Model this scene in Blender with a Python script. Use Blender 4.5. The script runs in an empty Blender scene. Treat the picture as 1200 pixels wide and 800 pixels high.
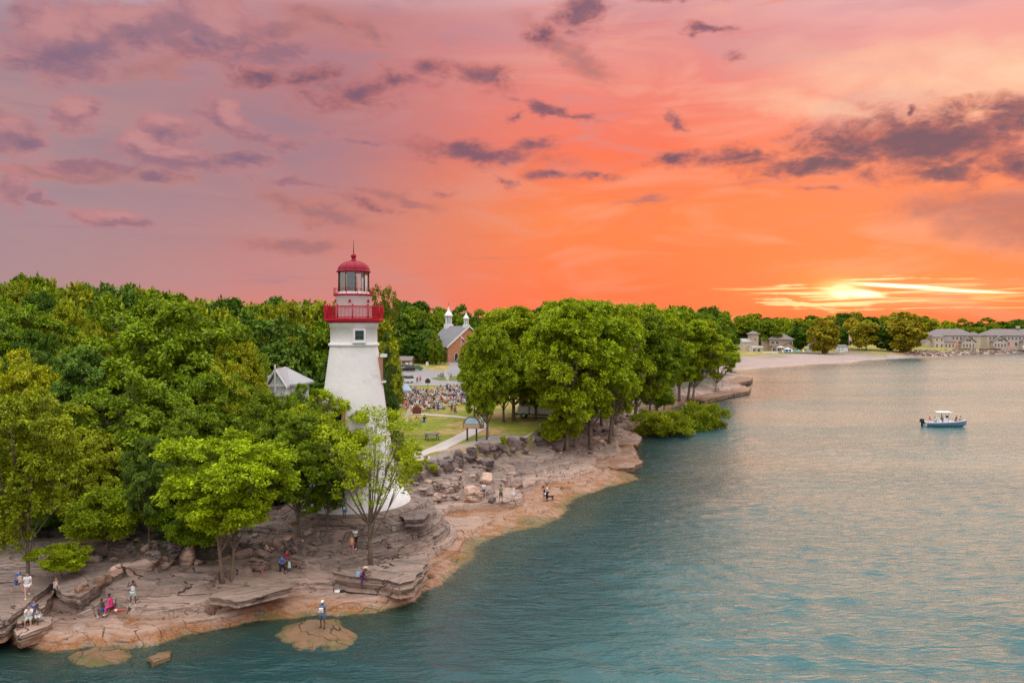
import bpy, bmesh, math, random
import numpy as np
from mathutils import Vector, Matrix, Euler
from mathutils.bvhtree import BVHTree

R = math.radians
C = bpy.context.scene.collection
S = bpy.context.scene

# ------------------------------------------------------------------ camera, exposure
CAMZ, FPX, HOR = 17.0, 850.0, 385.0
PITCH = math.atan((400 - HOR) / FPX)
cam_data = bpy.data.cameras.new('camera')
cam = bpy.data.objects.new('camera', cam_data)
C.objects.link(cam)
cam.location = (0, 0, CAMZ)
cam.rotation_euler = (math.pi / 2 - PITCH, 0, 0)
cam_data.sensor_width = 36.0
cam_data.lens = 36.0 * FPX / 1200.0
cam_data.clip_start, cam_data.clip_end = 0.5, 20000
S.camera = cam
S.view_settings.view_transform = 'Standard'
S.view_settings.look = 'None'
S.view_settings.exposure = 0.0
S.view_settings.gamma = 1.0
S.view_settings.use_curve_mapping = False
S.cycles.use_denoising = True
S.cycles.denoiser = 'OPENIMAGEDENOISE'
S.cycles.denoising_input_passes = 'RGB_ALBEDO_NORMAL'
S.cycles.denoising_prefilter = 'NONE'
S.cycles.max_bounces = 6
S.cycles.diffuse_bounces = 3
S.cycles.glossy_bounces = 3
S.cycles.transmission_bounces = 4
S.cycles.transparent_max_bounces = 8
S.cycles.caustics_reflective = False
S.cycles.caustics_refractive = False
S.cycles.sample_clamp_indirect = 4.0

def raydir(px, py):
    a, b = (px - 600) / FPX, -(py - 400) / FPX
    cp, sp = math.cos(PITCH), math.sin(PITCH)
    return Vector((a, cp + b * sp, -sp + b * cp)).normalized()

def P(px, py, z):
    d = raydir(px, py)
    t = (z - CAMZ) / d.z
    return Vector((d.x * t, d.y * t, z))

def PD(px, py, Y):
    d = raydir(px, py)
    t = Y / d.y
    return Vector((d.x * t, Y, CAMZ + d.z * t))

def azel(px, py):
    d = raydir(px, py)
    return math.atan2(d.x, d.y), math.asin(d.z)

# ------------------------------------------------------------------ node helpers
def srgb(r, g, b):
    f = lambda c: (c / 255 / 12.92) if c / 255 <= 0.04045 else ((c / 255 + 0.055) / 1.055) ** 2.4
    return (f(r), f(g), f(b), 1.0)

class NT:
    def __init__(self, tree):
        self.t = tree
        tree.nodes.clear()
    def n(self, kind, **kw):
        nd = self.t.nodes.new('ShaderNode' + kind)
        for k, v in kw.items():
            if k.startswith('i_'):
                key = k[2:]
                key = int(key) if key.isdigit() else key.replace('_', ' ')
                self.set(nd.inputs[key], v)
            else:
                setattr(nd, k, v)
        return nd
    def set(self, sock, v):
        if isinstance(v, bpy.types.NodeSocket):
            self.t.links.new(v, sock)
        elif isinstance(v, bpy.types.Node):
            self.t.links.new(v.outputs[0], sock)
        else:
            sock.default_value = v
    def m(self, op, a, b=0.0, c=0.0, clamp=False):
        nd = self.t.nodes.new('ShaderNodeMath')
        nd.operation = op
        nd.use_clamp = clamp
        self.set(nd.inputs[0], a); self.set(nd.inputs[1], b); self.set(nd.inputs[2], c)
        return nd.outputs[0]
    def ss(self, v, lo, hi, a=0.0, b=1.0):
        nd = self.t.nodes.new('ShaderNodeMapRange')
        nd.interpolation_type = 'SMOOTHSTEP'
        self.set(nd.inputs[0], v)
        for i, x in zip((1, 2, 3, 4), (lo, hi, a, b)):
            self.set(nd.inputs[i], x)
        return nd.outputs[0]
    def lin(self, v, lo, hi, a=0.0, b=1.0):
        nd = self.t.nodes.new('ShaderNodeMapRange')
        self.set(nd.inputs[0], v)
        for i, x in zip((1, 2, 3, 4), (lo, hi, a, b)):
            self.set(nd.inputs[i], x)
        return nd.outputs[0]
    def mix(self, f, a, b, mode='MIX'):
        nd = self.t.nodes.new('ShaderNodeMix')
        nd.data_type = 'RGBA'
        nd.blend_type = mode
        self.set(nd.inputs[0], f)
        self.set(nd.inputs[6], a); self.set(nd.inputs[7], b)
        return nd.outputs[2]
    def ramp(self, f, stops, interp='LINEAR'):
        nd = self.t.nodes.new('ShaderNodeValToRGB')
        cr = nd.color_ramp
        cr.interpolation = interp
        while len(cr.elements) < len(stops):
            cr.elements.new(0.5)
        for e, (p, c) in zip(cr.elements, stops):
            e.position = p
            e.color = c if len(c) == 4 else (*c, 1)
        self.set(nd.inputs[0], f)
        return nd.outputs[0]
    def noise(self, vec, scale, detail=4, rough=.55, dist=0.0, dims='3D'):
        nd = self.t.nodes.new('ShaderNodeTexNoise')
        nd.noise_dimensions = dims
        if vec is not None:
            self.set(nd.inputs['Vector'], vec)
        self.set(nd.inputs['Scale'], scale)
        nd.inputs['Detail'].default_value = detail
        nd.inputs['Roughness'].default_value = rough
        nd.inputs['Distortion'].default_value = dist
        return nd.outputs[0]
    def mapping(self, vec, loc=(0, 0, 0), rot=(0, 0, 0), scale=(1, 1, 1), kind='POINT'):
        nd = self.t.nodes.new('ShaderNodeMapping')
        nd.vector_type = kind
        self.set(nd.inputs[0], vec)
        nd.inputs[1].default_value = loc
        nd.inputs[2].default_value = rot
        nd.inputs[3].default_value = scale
        return nd.outputs[0]

# ------------------------------------------------------------------ sky
SUN_AZ, SUN_EL = azel(985, 341)
def build_world():
    w = bpy.data.worlds.new('World')
    S.world = w
    w.use_nodes = True
    T = NT(w.node_tree)
    out = T.n('OutputWorld')
    bg = T.n('Background')
    T.t.links.new(bg.outputs[0], out.inputs[0])
    tc = T.n('TexCoord').outputs['Generated']
    sep = T.n('SeparateXYZ', i_0=tc)
    x, y, z = sep.outputs
    az = T.m('ARCTAN2', x, y)
    el = T.m('ARCSINE', z)
    deg = T.m('MULTIPLY', el, 180 / math.pi / 90)          # 0..1 over 0..90 degrees
    def col(px, stops):
        st = []
        for py, c in stops:
            e = math.degrees(azel(px, py)[1]) / 90
            st.append((max(0, e), srgb(*c)))
        return st
    hi = [(.31, (.84, .72, .74, 1)), (.39, (1.15, 1.28, 1.34, 1)), (.6, (1.8, 1.92, 1.98, 1)), (1.0, (3.0, 3.05, 3.08, 1))]
    A = T.ramp(deg, col(0, [(386, (190, 142, 136)), (330, (174, 140, 143)), (230, (166, 138, 146)), (120, (172, 136, 140)), (20, (166, 138, 150))]) + hi)
    B = T.ramp(deg, col(350, [(386, (238, 126, 106)), (330, (210, 132, 126)), (250, (182, 130, 134)), (170, (170, 126, 134)), (90, (182, 124, 130)), (10, (188, 126, 130))]) + hi)
    D_ = T.ramp(deg, col(700, [(386, (255, 108, 74)), (330, (255, 120, 74)), (255, (255, 130, 74)), (180, (252, 118, 84)), (100, (238, 134, 122)), (15, (216, 150, 152))]) + hi)
    E = T.ramp(deg, col(1150, [(386, (255, 120, 78)), (345, (255, 142, 86)), (280, (250, 134, 80)), (200, (255, 138, 96)), (110, (255, 164, 134)), (20, (240, 166, 160))]) + hi)
    a = lambda px: azel(px, 300)[0]
    c1 = T.mix(T.ss(az, a(-60), a(430)), A, B)
    c2 = T.mix(T.ss(az, a(330), a(700)), c1, D_)
    base = T.mix(T.ss(az, a(750), a(1150)), c2, E)
    # the sky behind the camera, opposite the sunset: pale and bright
    back = T.ramp(deg, [(0, (.82, .73, .73, 1)), (.2, (1.06, .97, .97, 1)), (.5, (1.75, 1.72, 1.74, 1)), (1, (3.0, 3.05, 3.08, 1))])
    absaz = T.m('ABSOLUTE', az)
    base = T.mix(T.ss(absaz, R(48), R(105)), base, back)
    # coordinates on the dome for clouds
    uv = T.n('CombineXYZ', i_0=az, i_1=el, i_2=0.0).outputs[0]
    uvs = T.mapping(uv, scale=(1.0, 1.9, 1))
    fine = T.noise(uvs, 21, 8, .66, .5)
    coarse = T.noise(uvs, 9, 5, .6, .3)
    fine2 = T.noise(T.mapping(uvs, loc=(3.1, .02, 0)), 40, 6, .65, .4)
    wn = T.n('TexNoise', i_Scale=15.0, i_Detail=4.0, i_Roughness=.6, i_Vector=uvs).outputs[1]
    wv = T.n('VectorMath', operation='MULTIPLY_ADD', i_0=T.n('VectorMath', operation='SUBTRACT', i_0=wn, i_1=(.5, .5, .5)).outputs[0], i_1=(.085, .040, 0), i_2=uv).outputs[0]
    # broad soft veil, mauve against the pink and a cream streak top right
    veil = T.noise(T.mapping(uv, rot=(0, 0, R(24)), scale=(2.2, 9, 1)), 2.2, 5, .55, .6)
    front = T.ss(absaz, R(70), R(45))
    inband = T.m('MULTIPLY', T.ss(deg, .40, .28), front)
    base = T.mix(T.m('MULTIPLY', T.ss(veil, .46, .68), T.m('MULTIPLY', inband, .42)), base, T.mix(T.ss(az, R(-14), R(12)), srgb(188, 140, 142), srgb(255, 176, 150)))
    base = T.mix(T.m('MULTIPLY', T.ss(veil, .50, .34), T.m('MULTIPLY', inband, T.ss(deg, .03, .2, .0, .5))), base, T.mix(T.ss(az, R(-22), R(14)), srgb(150, 124, 142), srgb(214, 150, 152)))
    def ell(lst, wv=wv):
        acc = None
        for px, py, rx, ry, rot, st in lst:
            a0, e0 = azel(px, py)
            k = math.cos(a0) ** 2
            m = T.mapping(wv, loc=(a0, e0, 0), rot=(0, 0, R(-rot)), scale=(rx / FPX * k * 1.5, ry / FPX * 1.5, 1), kind='TEXTURE')
            g = T.n('TexGradient', gradient_type='SPHERICAL', i_0=m).outputs[1]
            if st != 1:
                g = T.m('MULTIPLY', g, st)
            acc = g if acc is None else T.m('MAXIMUM', acc, g)
        return acc
    # cream bright streak upper right
    st = ell([(1130, 105, 230, 26, 15, 1), (1190, 80, 160, 22, 15, 1), (980, 130, 120, 12, 14, .7)])
    base = T.mix(T.m('MULTIPLY', st, T.ss(coarse, .3, .7, .45, 1.0)), base, srgb(255, 214, 176))
    hz = T.noise(T.mapping(uv, rot=(0, 0, R(3)), scale=(3.0, 34, 1)), 1.6, 6, .62, .5)
    base = T.mix(T.m('MULTIPLY', T.m('MULTIPLY', T.ss(hz, .54, .72), inband), .30), base, T.mix(T.ss(az, R(-22), R(5)), srgb(150, 118, 138), srgb(236, 108, 84)))
    # the broad orange glow left of the sun
    gl = ell([(640, 262, 260, 62, 0, 1), (900, 250, 330, 60, 0, .8)])
    base = T.mix(T.m('MULTIPLY', gl, .22), base, srgb(255, 142, 70))
    def layer(base, lst, core, rim, lo, hi_, amt, nz, gain=1.0):
        e = ell(lst)
        d = T.m('ADD', T.m('MULTIPLY', e, 1.05), T.m('MULTIPLY', T.m('SUBTRACT', nz, .5), gain))
        d = T.m('MULTIPLY', d, T.ss(e, 0, .12))
        m = T.ss(d, lo, hi_)
        tint = T.ss(T.m('ADD', d, T.m('ADD', T.m('MULTIPLY', T.m('SUBTRACT', coarse, .5), .7), T.m('MULTIPLY', T.m('SUBTRACT', fine2, .5), 1.1))), lo + .02, hi_ + .30)
        return T.mix(T.m('MULTIPLY', m, amt), base, T.mix(tint, rim, core))
    # soft grey mauve patches at the right and above the lighthouse
    base = layer(base, [(1175, 250, 110, 34, 0, 1), (1090, 246, 90, 22, 0, .8), (380, 250, 90, 16, 14, .9), (350, 285, 110, 12, 0, .8), (470, 235, 60, 9, 10, .8), (60, 200, 90, 9, 0, .9), (190, 210, 40, 9, 0, .9),
                        (880, 215, 60, 6, 0, .7), (760, 235, 60, 5, 0, .6), (250, 60, 150, 16, -22, .9), (660, 60, 90, 16, 30, .8), (400, 30, 120, 16, 10, .7), (560, 300, 110, 5, 0, .5)],
                 srgb(150, 104, 112), srgb(205, 122, 106), .22, .72, .6, coarse)
    # cumulus of the left half: mauve bodies, peach lit tops, purple bases
    base = layer(base, [(78, 50, 82, 36, -20, 1.1), (35, 25, 40, 20, -20, 1), (165, 34, 80, 24, -20, 1.05), (258, 30, 56, 32, 10, 1.1), (220, 56, 70, 14, 8, 1), (90, 132, 26, 18, -15, 1), (15, 155, 50, 22, 0, 1.1),
                        (200, 152, 40, 17, 0, 1.05), (262, 140, 32, 18, 35, 1.05), (165, 174, 34, 16, 0, 1), (210, 188, 80, 13, 0, 1), (18, 218, 30, 26, 0, 1), (135, 256, 56, 9, 0, 1), (60, 232, 18, 10, 0, 1),
                        (310, 66, 60, 14, -8, 1), (310, 165, 60, 10, 0, .8), (285, 188, 44, 10, -5, 1), (110, 196, 60, 8, 0, .9), (430, 170, 60, 8, 8, .7), (350, 215, 70, 8, 6, .7)],
                 srgb(150, 108, 124), srgb(196, 130, 132), .12, .62, .78, fine, 1.2)
    base = layer(base, [(66, 30, 60, 18, -22, 1), (150, 22, 60, 11, -24, 1), (262, 16, 38, 18, 10, 1), (86, 124, 18, 11, -15, 1), (200, 143, 30, 10, 0, 1), (264, 132, 22, 10, 35, 1), (166, 166, 28, 9, 0, 1), (205, 180, 44, 6, 0, .9), (16, 145, 30, 9, 0, .9), (18, 210, 20, 14, 0, .8), (135, 251, 44, 5, 0, .9)],
                 srgb(214, 150, 146), srgb(196, 134, 136), .12, .70, .62, fine, 1.4)
    base = layer(base, [(72, 66, 60, 13, -20, 1.1), (30, 78, 40, 8, -10, .9), (248, 48, 40, 10, 8, 1), (28, 164, 26, 8, 0, 1), (206, 160, 26, 6, 0, .9), (287, 190, 34, 7, -5, 1), (185, 209, 26, 6, 0, 1), (150, 48, 40, 8, -25, .8)],
                 srgb(128, 101, 126), srgb(158, 118, 130), .12, .85, .66, fine, 1.4)
    # dark purple clouds: the loose scraps first, then the long bank on the right
    base = layer(base, [(420, 106, 74, 24, -8, .95), (300, 92, 50, 14, -12, .9), (512, 84, 40, 13, -10, .95), (574, 90, 40, 16, 0, 1.0), (355, 90, 80, 11, -8, .85), (465, 96, 60, 13, 5, .85),
                        (560, 181, 92, 14, 5, 1.1), (625, 172, 36, 9, 0, 1), (648, 208, 40, 7, 0, 1.05), (692, 207, 34, 5, 0, .95), (583, 210, 18, 6, 30, .9),
                        (684, 10, 42, 24, -35, 1.1), (634, 44, 20, 14, -40, 1), (668, 38, 16, 12, 0, .8), (790, 1, 60, 6, 4, 1), (836, 34, 32, 6, 8, 1.05), (650, 130, 64, 6, 12, .95), (606, 137, 16, 7, 0, 1), (797, 142, 24, 6, 32, .95),
                        (860, 64, 10, 7, 0, .8), (970, 218, 34, 6, 10, .8), (430, 240, 50, 7, 12, .7), (520, 225, 30, 5, 0, .7)],
                 srgb(112, 84, 106), srgb(198, 114, 106), .12, .95, .86, fine, 1.6)
    base = layer(base, [(1085, 166, 150, 34, 6, 1.1), (1010, 172, 90, 26, 0, 1), (1185, 140, 80, 22, 12, 1.05), (960, 192, 90, 13, 0, 1), (865, 187, 66, 10, 0, 1), (793, 188, 30, 10, 0, 1), (1195, 190, 34, 20, 0, 1), (1110, 196, 110, 12, 0, .9), (1067, 128, 10, 9, 0, 1)],
                 srgb(100, 78, 98), srgb(204, 112, 98), .14, .80, .92, fine, 1.5)
    # sun glow and the bright streaks round it
    dx = T.m('MULTIPLY', T.m('SUBTRACT', az, SUN_AZ), 1.0)
    dy = T.m('MULTIPLY', T.m('SUBTRACT', el, SUN_EL), 2.1)
    dist = T.m('SQRT', T.m('ADD', T.m('MULTIPLY', dx, dx), T.m('MULTIPLY', dy, dy)))
    g1 = T.m('POWER', T.ss(dist, .13, 0.0), 2.0)
    base = T.mix(T.m('MULTIPLY', g1, .5), base, srgb(255, 168, 84))
    # red band just over the trees below the streaks
    redb = T.m('MULTIPLY', T.ss(el, R(2.2), R(.6)), T.ss(az, azel(840, 360)[0], azel(930, 360)[0]))
    base = T.mix(T.m('MULTIPLY', redb, T.ss(az, azel(1230, 360)[0], azel(1050, 360)[0], .3, .7)), base, srgb(255, 106, 76))
    strk = T.noise(T.mapping(uv, rot=(0, 0, R(-4.5)), scale=(6, 190, 1)), 1.3, 4, .6, .5)
    band = ell([(1000, 346, 130, 11, 4, 1.2), (1130, 342, 170, 13, 3, 1), (930, 354, 70, 5, 8, 1.2), (1060, 352, 160, 8, 2, .9)])
    sm = T.m('MULTIPLY', T.ss(T.m('ADD', strk, T.m('MULTIPLY', band, .20)), .60, .70), T.ss(band, 0.02, .3))
    base = T.mix(T.m('MULTIPLY', sm, .9), base, T.mix(T.ss(dist, .15, .02), srgb(255, 190, 118), (1.15, .86, .42, 1)))
    hot = ell([(1000, 342.5, 32, 4.0, 7, 1.15), (1052, 335, 66, 2.2, 5, 1.0), (987, 340.5, 14, 7, 0, 1.1), (1130, 341, 60, 1.6, 4, .8)], uv)
    base = T.mix(T.ss(hot, .08, .75), base, (1.7, 1.45, .95, 1))
    halo = T.m('MULTIPLY', T.ss(dist, .045, .005), T.ss(el, SUN_EL - .008, SUN_EL + .004))
    base = T.mix(T.m('MULTIPLY', halo, .75), base, (1.15, .80, .30, 1))
    # ground half
    base = T.mix(T.ss(el, 0.0, R(-2)), base, (.16, .17, .16, 1))
    # a touch of the physical sky on top
    sky = T.n('TexSky', sky_type='NISHITA', sun_disc=False, sun_elevation=max(SUN_EL, R(2)), sun_rotation=SUN_AZ)
    tot = T.mix(1.0, base, T.mix(1.0, sky.outputs[0], (.004, .004, .004, 1), 'MULTIPLY'), 'ADD')
    T.set(bg.inputs[0], tot)
    bg.inputs[1].default_value = 1.0
    w.cycles.sampling_method = 'MANUAL'
    w.cycles.sample_map_resolution = 1024
build_world()

sun_data = bpy.data.lights.new('sun', 'SUN')
sun = bpy.data.objects.new('sun', sun_data)
C.objects.link(sun)
sun_data.energy = 0.6
sun_data.angle = R(40)
sun_data.color = (1.0, .62, .34)
SUN_LAMP_EL = R(8.0)
sd = Vector((math.sin(SUN_AZ) * math.cos(SUN_LAMP_EL), math.cos(SUN_AZ) * math.cos(SUN_LAMP_EL), math.sin(SUN_LAMP_EL)))
sun.rotation_euler = sd.to_track_quat('Z', 'Y').to_euler()

# ------------------------------------------------------------------ object helpers
def tag(o, label=None, cat=None, group=None, kind=None):
    if label: o['label'] = label
    if cat: o['category'] = cat
    if group: o['group'] = group
    if kind: o['kind'] = kind
    return o

def empty(name, loc=(0, 0, 0), rotz=0.0, label=None, cat=None, group=None):
    o = bpy.data.objects.new(name, None)
    C.objects.link(o)
    o.location = loc
    o.rotation_euler = (0, 0, rotz)
    o.empty_display_size = .3
    return tag(o, label, cat, group)

def link(name, me, parent=None, loc=None):
    o = bpy.data.objects.new(name, me)
    C.objects.link(o)
    if parent is not None: o.parent = parent
    if loc is not None: o.location = loc
    return o

KIDS = {}
def copy_tree(o, parent=None):
    kids = [c for c in o.children]
    c = o.copy()
    C.objects.link(c)
    c.parent = parent
    for k in kids:
        copy_tree(k, c)
    return c

def np_mesh(name, co, faces, mats=(), smooth=False):
    """faces: (n,k) int array"""
    me = bpy.data.meshes.new(name)
    co = np.asarray(co, np.float32); faces = np.asarray(faces, np.int32)
    n, k = faces.shape
    me.vertices.add(len(co)); me.vertices.foreach_set('co', co.ravel())
    me.loops.add(n * k); me.loops.foreach_set('vertex_index', faces.ravel())
    me.polygons.add(n)
    me.polygons.foreach_set('loop_start', np.arange(0, n * k, k, dtype=np.int32))
    if smooth: me.polygons.foreach_set('use_smooth', np.ones(n, bool))
    me.update(calc_edges=True)
    for m in mats: me.materials.append(m)
    return me

class MB:
    def __init__(s): s.v, s.f, s.m, s.sm = [], [], [], []
    def add(s, vs, fs, mat=0, smooth=False):
        o = len(s.v)
        s.v += [tuple(q) for q in vs]
        for f in fs:
            s.f.append([o + i for i in f]); s.m.append(mat); s.sm.append(smooth)
        return s
    def box(s, c, size, rz=0.0, mat=0, taper=1.0, rx=0.0):
        hx, hy, hz = size[0] / 2, size[1] / 2, size[2] / 2
        M = Matrix.Translation(c) @ Matrix.Rotation(rz, 4, 'Z') @ Matrix.Rotation(rx, 4, 'X')
        vs = []
        for zz, t in ((-hz, 1), (hz, taper)):
            for xx, yy in ((-hx, -hy), (hx, -hy), (hx, hy), (-hx, hy)):
                vs.append(M @ Vector((xx * t, yy * t, zz)))
        return s.add(vs, [(3, 2, 1, 0), (4, 5, 6, 7), (0, 1, 5, 4), (1, 2, 6, 5), (2, 3, 7, 6), (3, 0, 4, 7)], mat)
    def tube(s, pts, rad, n=8, mat=0, smooth=True, caps=True):
        pts = [Vector(q) for q in pts]
        if not hasattr(rad, '__len__'): rad = [rad] * len(pts)
        vs, fs = [], []
        up = Vector((0, 0, 1))
        for i, q in enumerate(pts):
            a = pts[max(0, i - 1)]; b = pts[min(len(pts) - 1, i + 1)]
            t = (b - a).normalized() if (b - a).length > 1e-9 else Vector((0, 0, 1))
            u = t.cross(Vector((1, 0, 0)) if abs(t.x) < .9 else Vector((0, 1, 0))).normalized()
            w = t.cross(u)
            for k in range(n):
                an = 2 * math.pi * k / n
                vs.append(q + (u * math.cos(an) + w * math.sin(an)) * rad[i])
        for i in range(len(pts) - 1):
            for k in range(n):
                k2 = (k + 1) % n
                fs.append((i * n + k, i * n + k2, (i + 1) * n + k2, (i + 1) * n + k))
        s.add(vs, fs, mat, smooth)
        if caps:
            s.add(vs[:n], [tuple(range(n))[::-1]], mat)
            s.add(vs[-n:], [tuple(range(n))], mat)
        return s
    def lathe(s, prof, n=32, c=(0, 0, 0), mat=0, smooth=True, close=False, off=0.0):
        vs, fs = [], []
        for r, z in prof:
            for k in range(n):
                an = 2 * math.pi * (k) / n + off
                vs.append((c[0] + r * math.sin(an), c[1] - r * math.cos(an), c[2] + z))
        for i in range(len(prof) - 1):
            for k in range(n):
                k2 = (k + 1) % n
                fs.append((i * n + k, i * n + k2, (i + 1) * n + k2, (i + 1) * n + k))
        if close:
            fs.append(tuple(range(n))[::-1]); L = (len(prof) - 1) * n; fs.append(tuple(L + k for k in range(n)))
        return s.add(vs, fs, mat, smooth)
    def prism(s, out, z0, z1, mat=0):
        n = len(out)
        vs = [(q[0], q[1], z0) for q in out] + [(q[0], q[1], z1) for q in out]
        fs = [tuple(range(n))[::-1], tuple(range(n, 2 * n))]
        for i in range(n):
            j = (i + 1) % n
            fs.append((i, j, n + j, n + i))
        return s.add(vs, fs, mat)
    def extr(s, out, y0, y1, mat=0):
        """outline in (x,z) pushed along y"""
        n = len(out)
        vs = [(q[0], y0, q[1]) for q in out] + [(q[0], y1, q[1]) for q in out]
        fs = [tuple(range(n)), tuple(range(n, 2 * n))[::-1]]
        for i in range(n):
            j = (i + 1) % n
            fs.append((j, i, n + i, n + j))
        return s.add(vs, fs, mat)
    def ball(s, c, r, n=12, mat=0):
        if not hasattr(r, '__len__'): r = (r, r, r)
        m = max(4, n // 2)
        vs, fs = [], []
        for i in range(m + 1):
            th = math.pi * i / m
            for k in range(n):
                ph = 2 * math.pi * k / n
                vs.append((c[0] + r[0] * math.sin(th) * math.cos(ph), c[1] + r[1] * math.sin(th) * math.sin(ph), c[2] - r[2] * math.cos(th)))
        for i in range(m):
            for k in range(n):
                k2 = (k + 1) % n
                fs.append((i * n + k, i * n + k2, (i + 1) * n + k2, (i + 1) * n + k))
        return s.add(vs, fs, mat, True)
    def build(s, name, mats, parent=None, loc=None, bevel=0.0):
        me = bpy.data.meshes.new(name)
        me.from_pydata(s.v, [], s.f)
        if not isinstance(mats, (list, tuple)): mats = [mats]
        for m in mats: me.materials.append(m)
        me.polygons.foreach_set('material_index', s.m)
        me.polygons.foreach_set('use_smooth', s.sm)
        bm = bmesh.new(); bm.from_mesh(me)
        bmesh.ops.remove_doubles(bm, verts=bm.verts, dist=1e-5)
        bmesh.ops.recalc_face_normals(bm, faces=bm.faces)
        if bevel:
            bmesh.ops.bevel(bm, geom=[e for e in bm.edges if e.is_manifold and e.calc_face_angle(0) > .5], offset=bevel, segments=2, affect='EDGES', profile=.5)
        bm.to_mesh(me); bm.free()
        me.update()
        return link(name, me, parent, loc)

# ------------------------------------------------------------------ noise in python
def perlin(x, y, seed=0):
    x = np.asarray(x, float); y = np.asarray(y, float)
    xi = np.floor(x).astype(np.int64); yi = np.floor(y).astype(np.int64)
    xf, yf = x - xi, y - yi
    def g(ix, iy, fx, fy):
        h = (ix * 374761393 + iy * 668265263 + seed * 974711) & 0x7fffffff
        h = ((h ^ (h >> 13)) * 1274126177) & 0x7fffffff
        h = h ^ (h >> 16)
        a = (h % 4096) / 4096 * 2 * np.pi
        return np.cos(a) * fx + np.sin(a) * fy
    u = xf ** 3 * (xf * (xf * 6 - 15) + 10); v = yf ** 3 * (yf * (yf * 6 - 15) + 10)
    a = g(xi, yi, xf, yf); b = g(xi + 1, yi, xf - 1, yf); c = g(xi, yi + 1, xf, yf - 1); d = g(xi + 1, yi + 1, xf - 1, yf - 1)
    return (a + u * (b - a) + v * (c - a) + u * v * (a - b - c + d)) * 1.5
def fbm(x, y, oct=4, seed=0, gain=.5):
    t, a = 0, 1.0
    for i in range(oct):
        t = t + a * perlin(x * 2 ** i, y * 2 ** i, seed + i * 17)
        a *= gain
    return t
def sstep(a, b, x):
    t = np.clip((x - a) / (b - a), 0, 1)
    return t * t * (3 - 2 * t)
# ------------------------------------------------------------------ materials
MATS = {}
def newmat(name):
    m = bpy.data.materials.new(name)
    m.use_nodes = True
    return m, NT(m.node_tree)

def pmat(name, col, rough=.6, var=.15, vscale=2.0, bump=0.0, bscale=12.0, metal=0.0, spec=.5, objcol=False, obj=True, stain=None, trans=0.0):
    if name in MATS: return MATS[name]
    m, T = newmat(name)
    out = T.n('OutputMaterial'); b = T.n('BsdfPrincipled')
    T.t.links.new(b.outputs[0], out.inputs[0])
    tc = T.n('TexCoord').outputs['Object' if obj else 'Generated']
    base = T.n('ObjectInfo').outputs['Color'] if objcol else (*col[:3], 1)
    nz = T.noise(tc, vscale, 5, .6)
    f = T.lin(nz, .25, .75, 1 - var, 1 + var)
    vm = T.n('VectorMath', operation='SCALE')
    T.set(vm.inputs[0], base if objcol else col[:3]); T.set(vm.inputs['Scale'], f)
    c = vm.outputs[0]
    if stain:
        sc, scale, amt = stain
        c = T.mix(T.m('MULTIPLY', T.ss(T.noise(tc, scale, 6, .7, .6), .52, .72), amt), c, (*sc, 1))
    T.set(b.inputs['Base Color'], c)
    T.set(b.inputs['Roughness'], T.lin(nz, .2, .8, max(0, rough - .08), min(1, rough + .08)))
    b.inputs['Metallic'].default_value = metal
    b.inputs['Specular IOR Level'].default_value = spec
    if trans: b.inputs['Transmission Weight'].default_value = trans
    if bump:
        bp = T.n('Bump', i_Strength=1.0, i_Distance=bump)
        T.set(bp.inputs['Height'], T.noise(tc, bscale, 5, .6))
        T.set(b.inputs['Normal'], bp.outputs[0])
    MATS[name] = m
    return m

def leafmat(name='leaf', trans=.16, hue=.5):
    if name in MATS: return MATS[name]
    m, T = newmat(name)
    out = T.n('OutputMaterial')
    geo = T.n('NewGeometry')
    oi = T.n('ObjectInfo')
    rnd = geo.outputs['Random Per Island']
    pos = T.n('TexCoord').outputs['Object']
    big = T.noise(pos, .85, 3, .55)
    k = T.m('MULTIPLY', T.lin(rnd, 0, 1, .6, 1.4), T.lin(big, .32, .68, .55, 1.45))
    c = T.n('VectorMath', operation='SCALE'); T.set(c.inputs[0], oi.outputs['Color']); T.set(c.inputs['Scale'], k)
    warm = T.mix(T.m('MULTIPLY', T.ss(T.m('ADD', big, T.m('MULTIPLY', rnd, .3)), .5, .95), hue), c.outputs[0], T.mix(1.0, c.outputs[0], (1.22, 1.03, .7, 1), 'MULTIPLY'))
    d = T.n('BsdfDiffuse', i_Color=warm)
    t = T.n('BsdfTranslucent', i_Color=T.mix(1.0, warm, (1.25, 1.15, .5, 1), 'MULTIPLY'))
    mx = T.n('MixShader', i_0=trans); T.set(mx.inputs[1], d); T.set(mx.inputs[2], t)
    gl = T.n('BsdfGlossy', i_Roughness=.42, i_Color=(1, 1, 1, 1))
    mg = T.n('MixShader', i_0=.014); T.set(mg.inputs[1], mx.outputs[0]); T.set(mg.inputs[2], gl.outputs[0])
    T.t.links.new(mg.outputs[0], out.inputs[0])
    MATS[name] = m
    return m

def barkmat():
    return pmat('bark', (.17, .125, .085), .9, .45, 3.0, .03, 14, stain=((.32, .25, .17), 1.4, .7))

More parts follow.
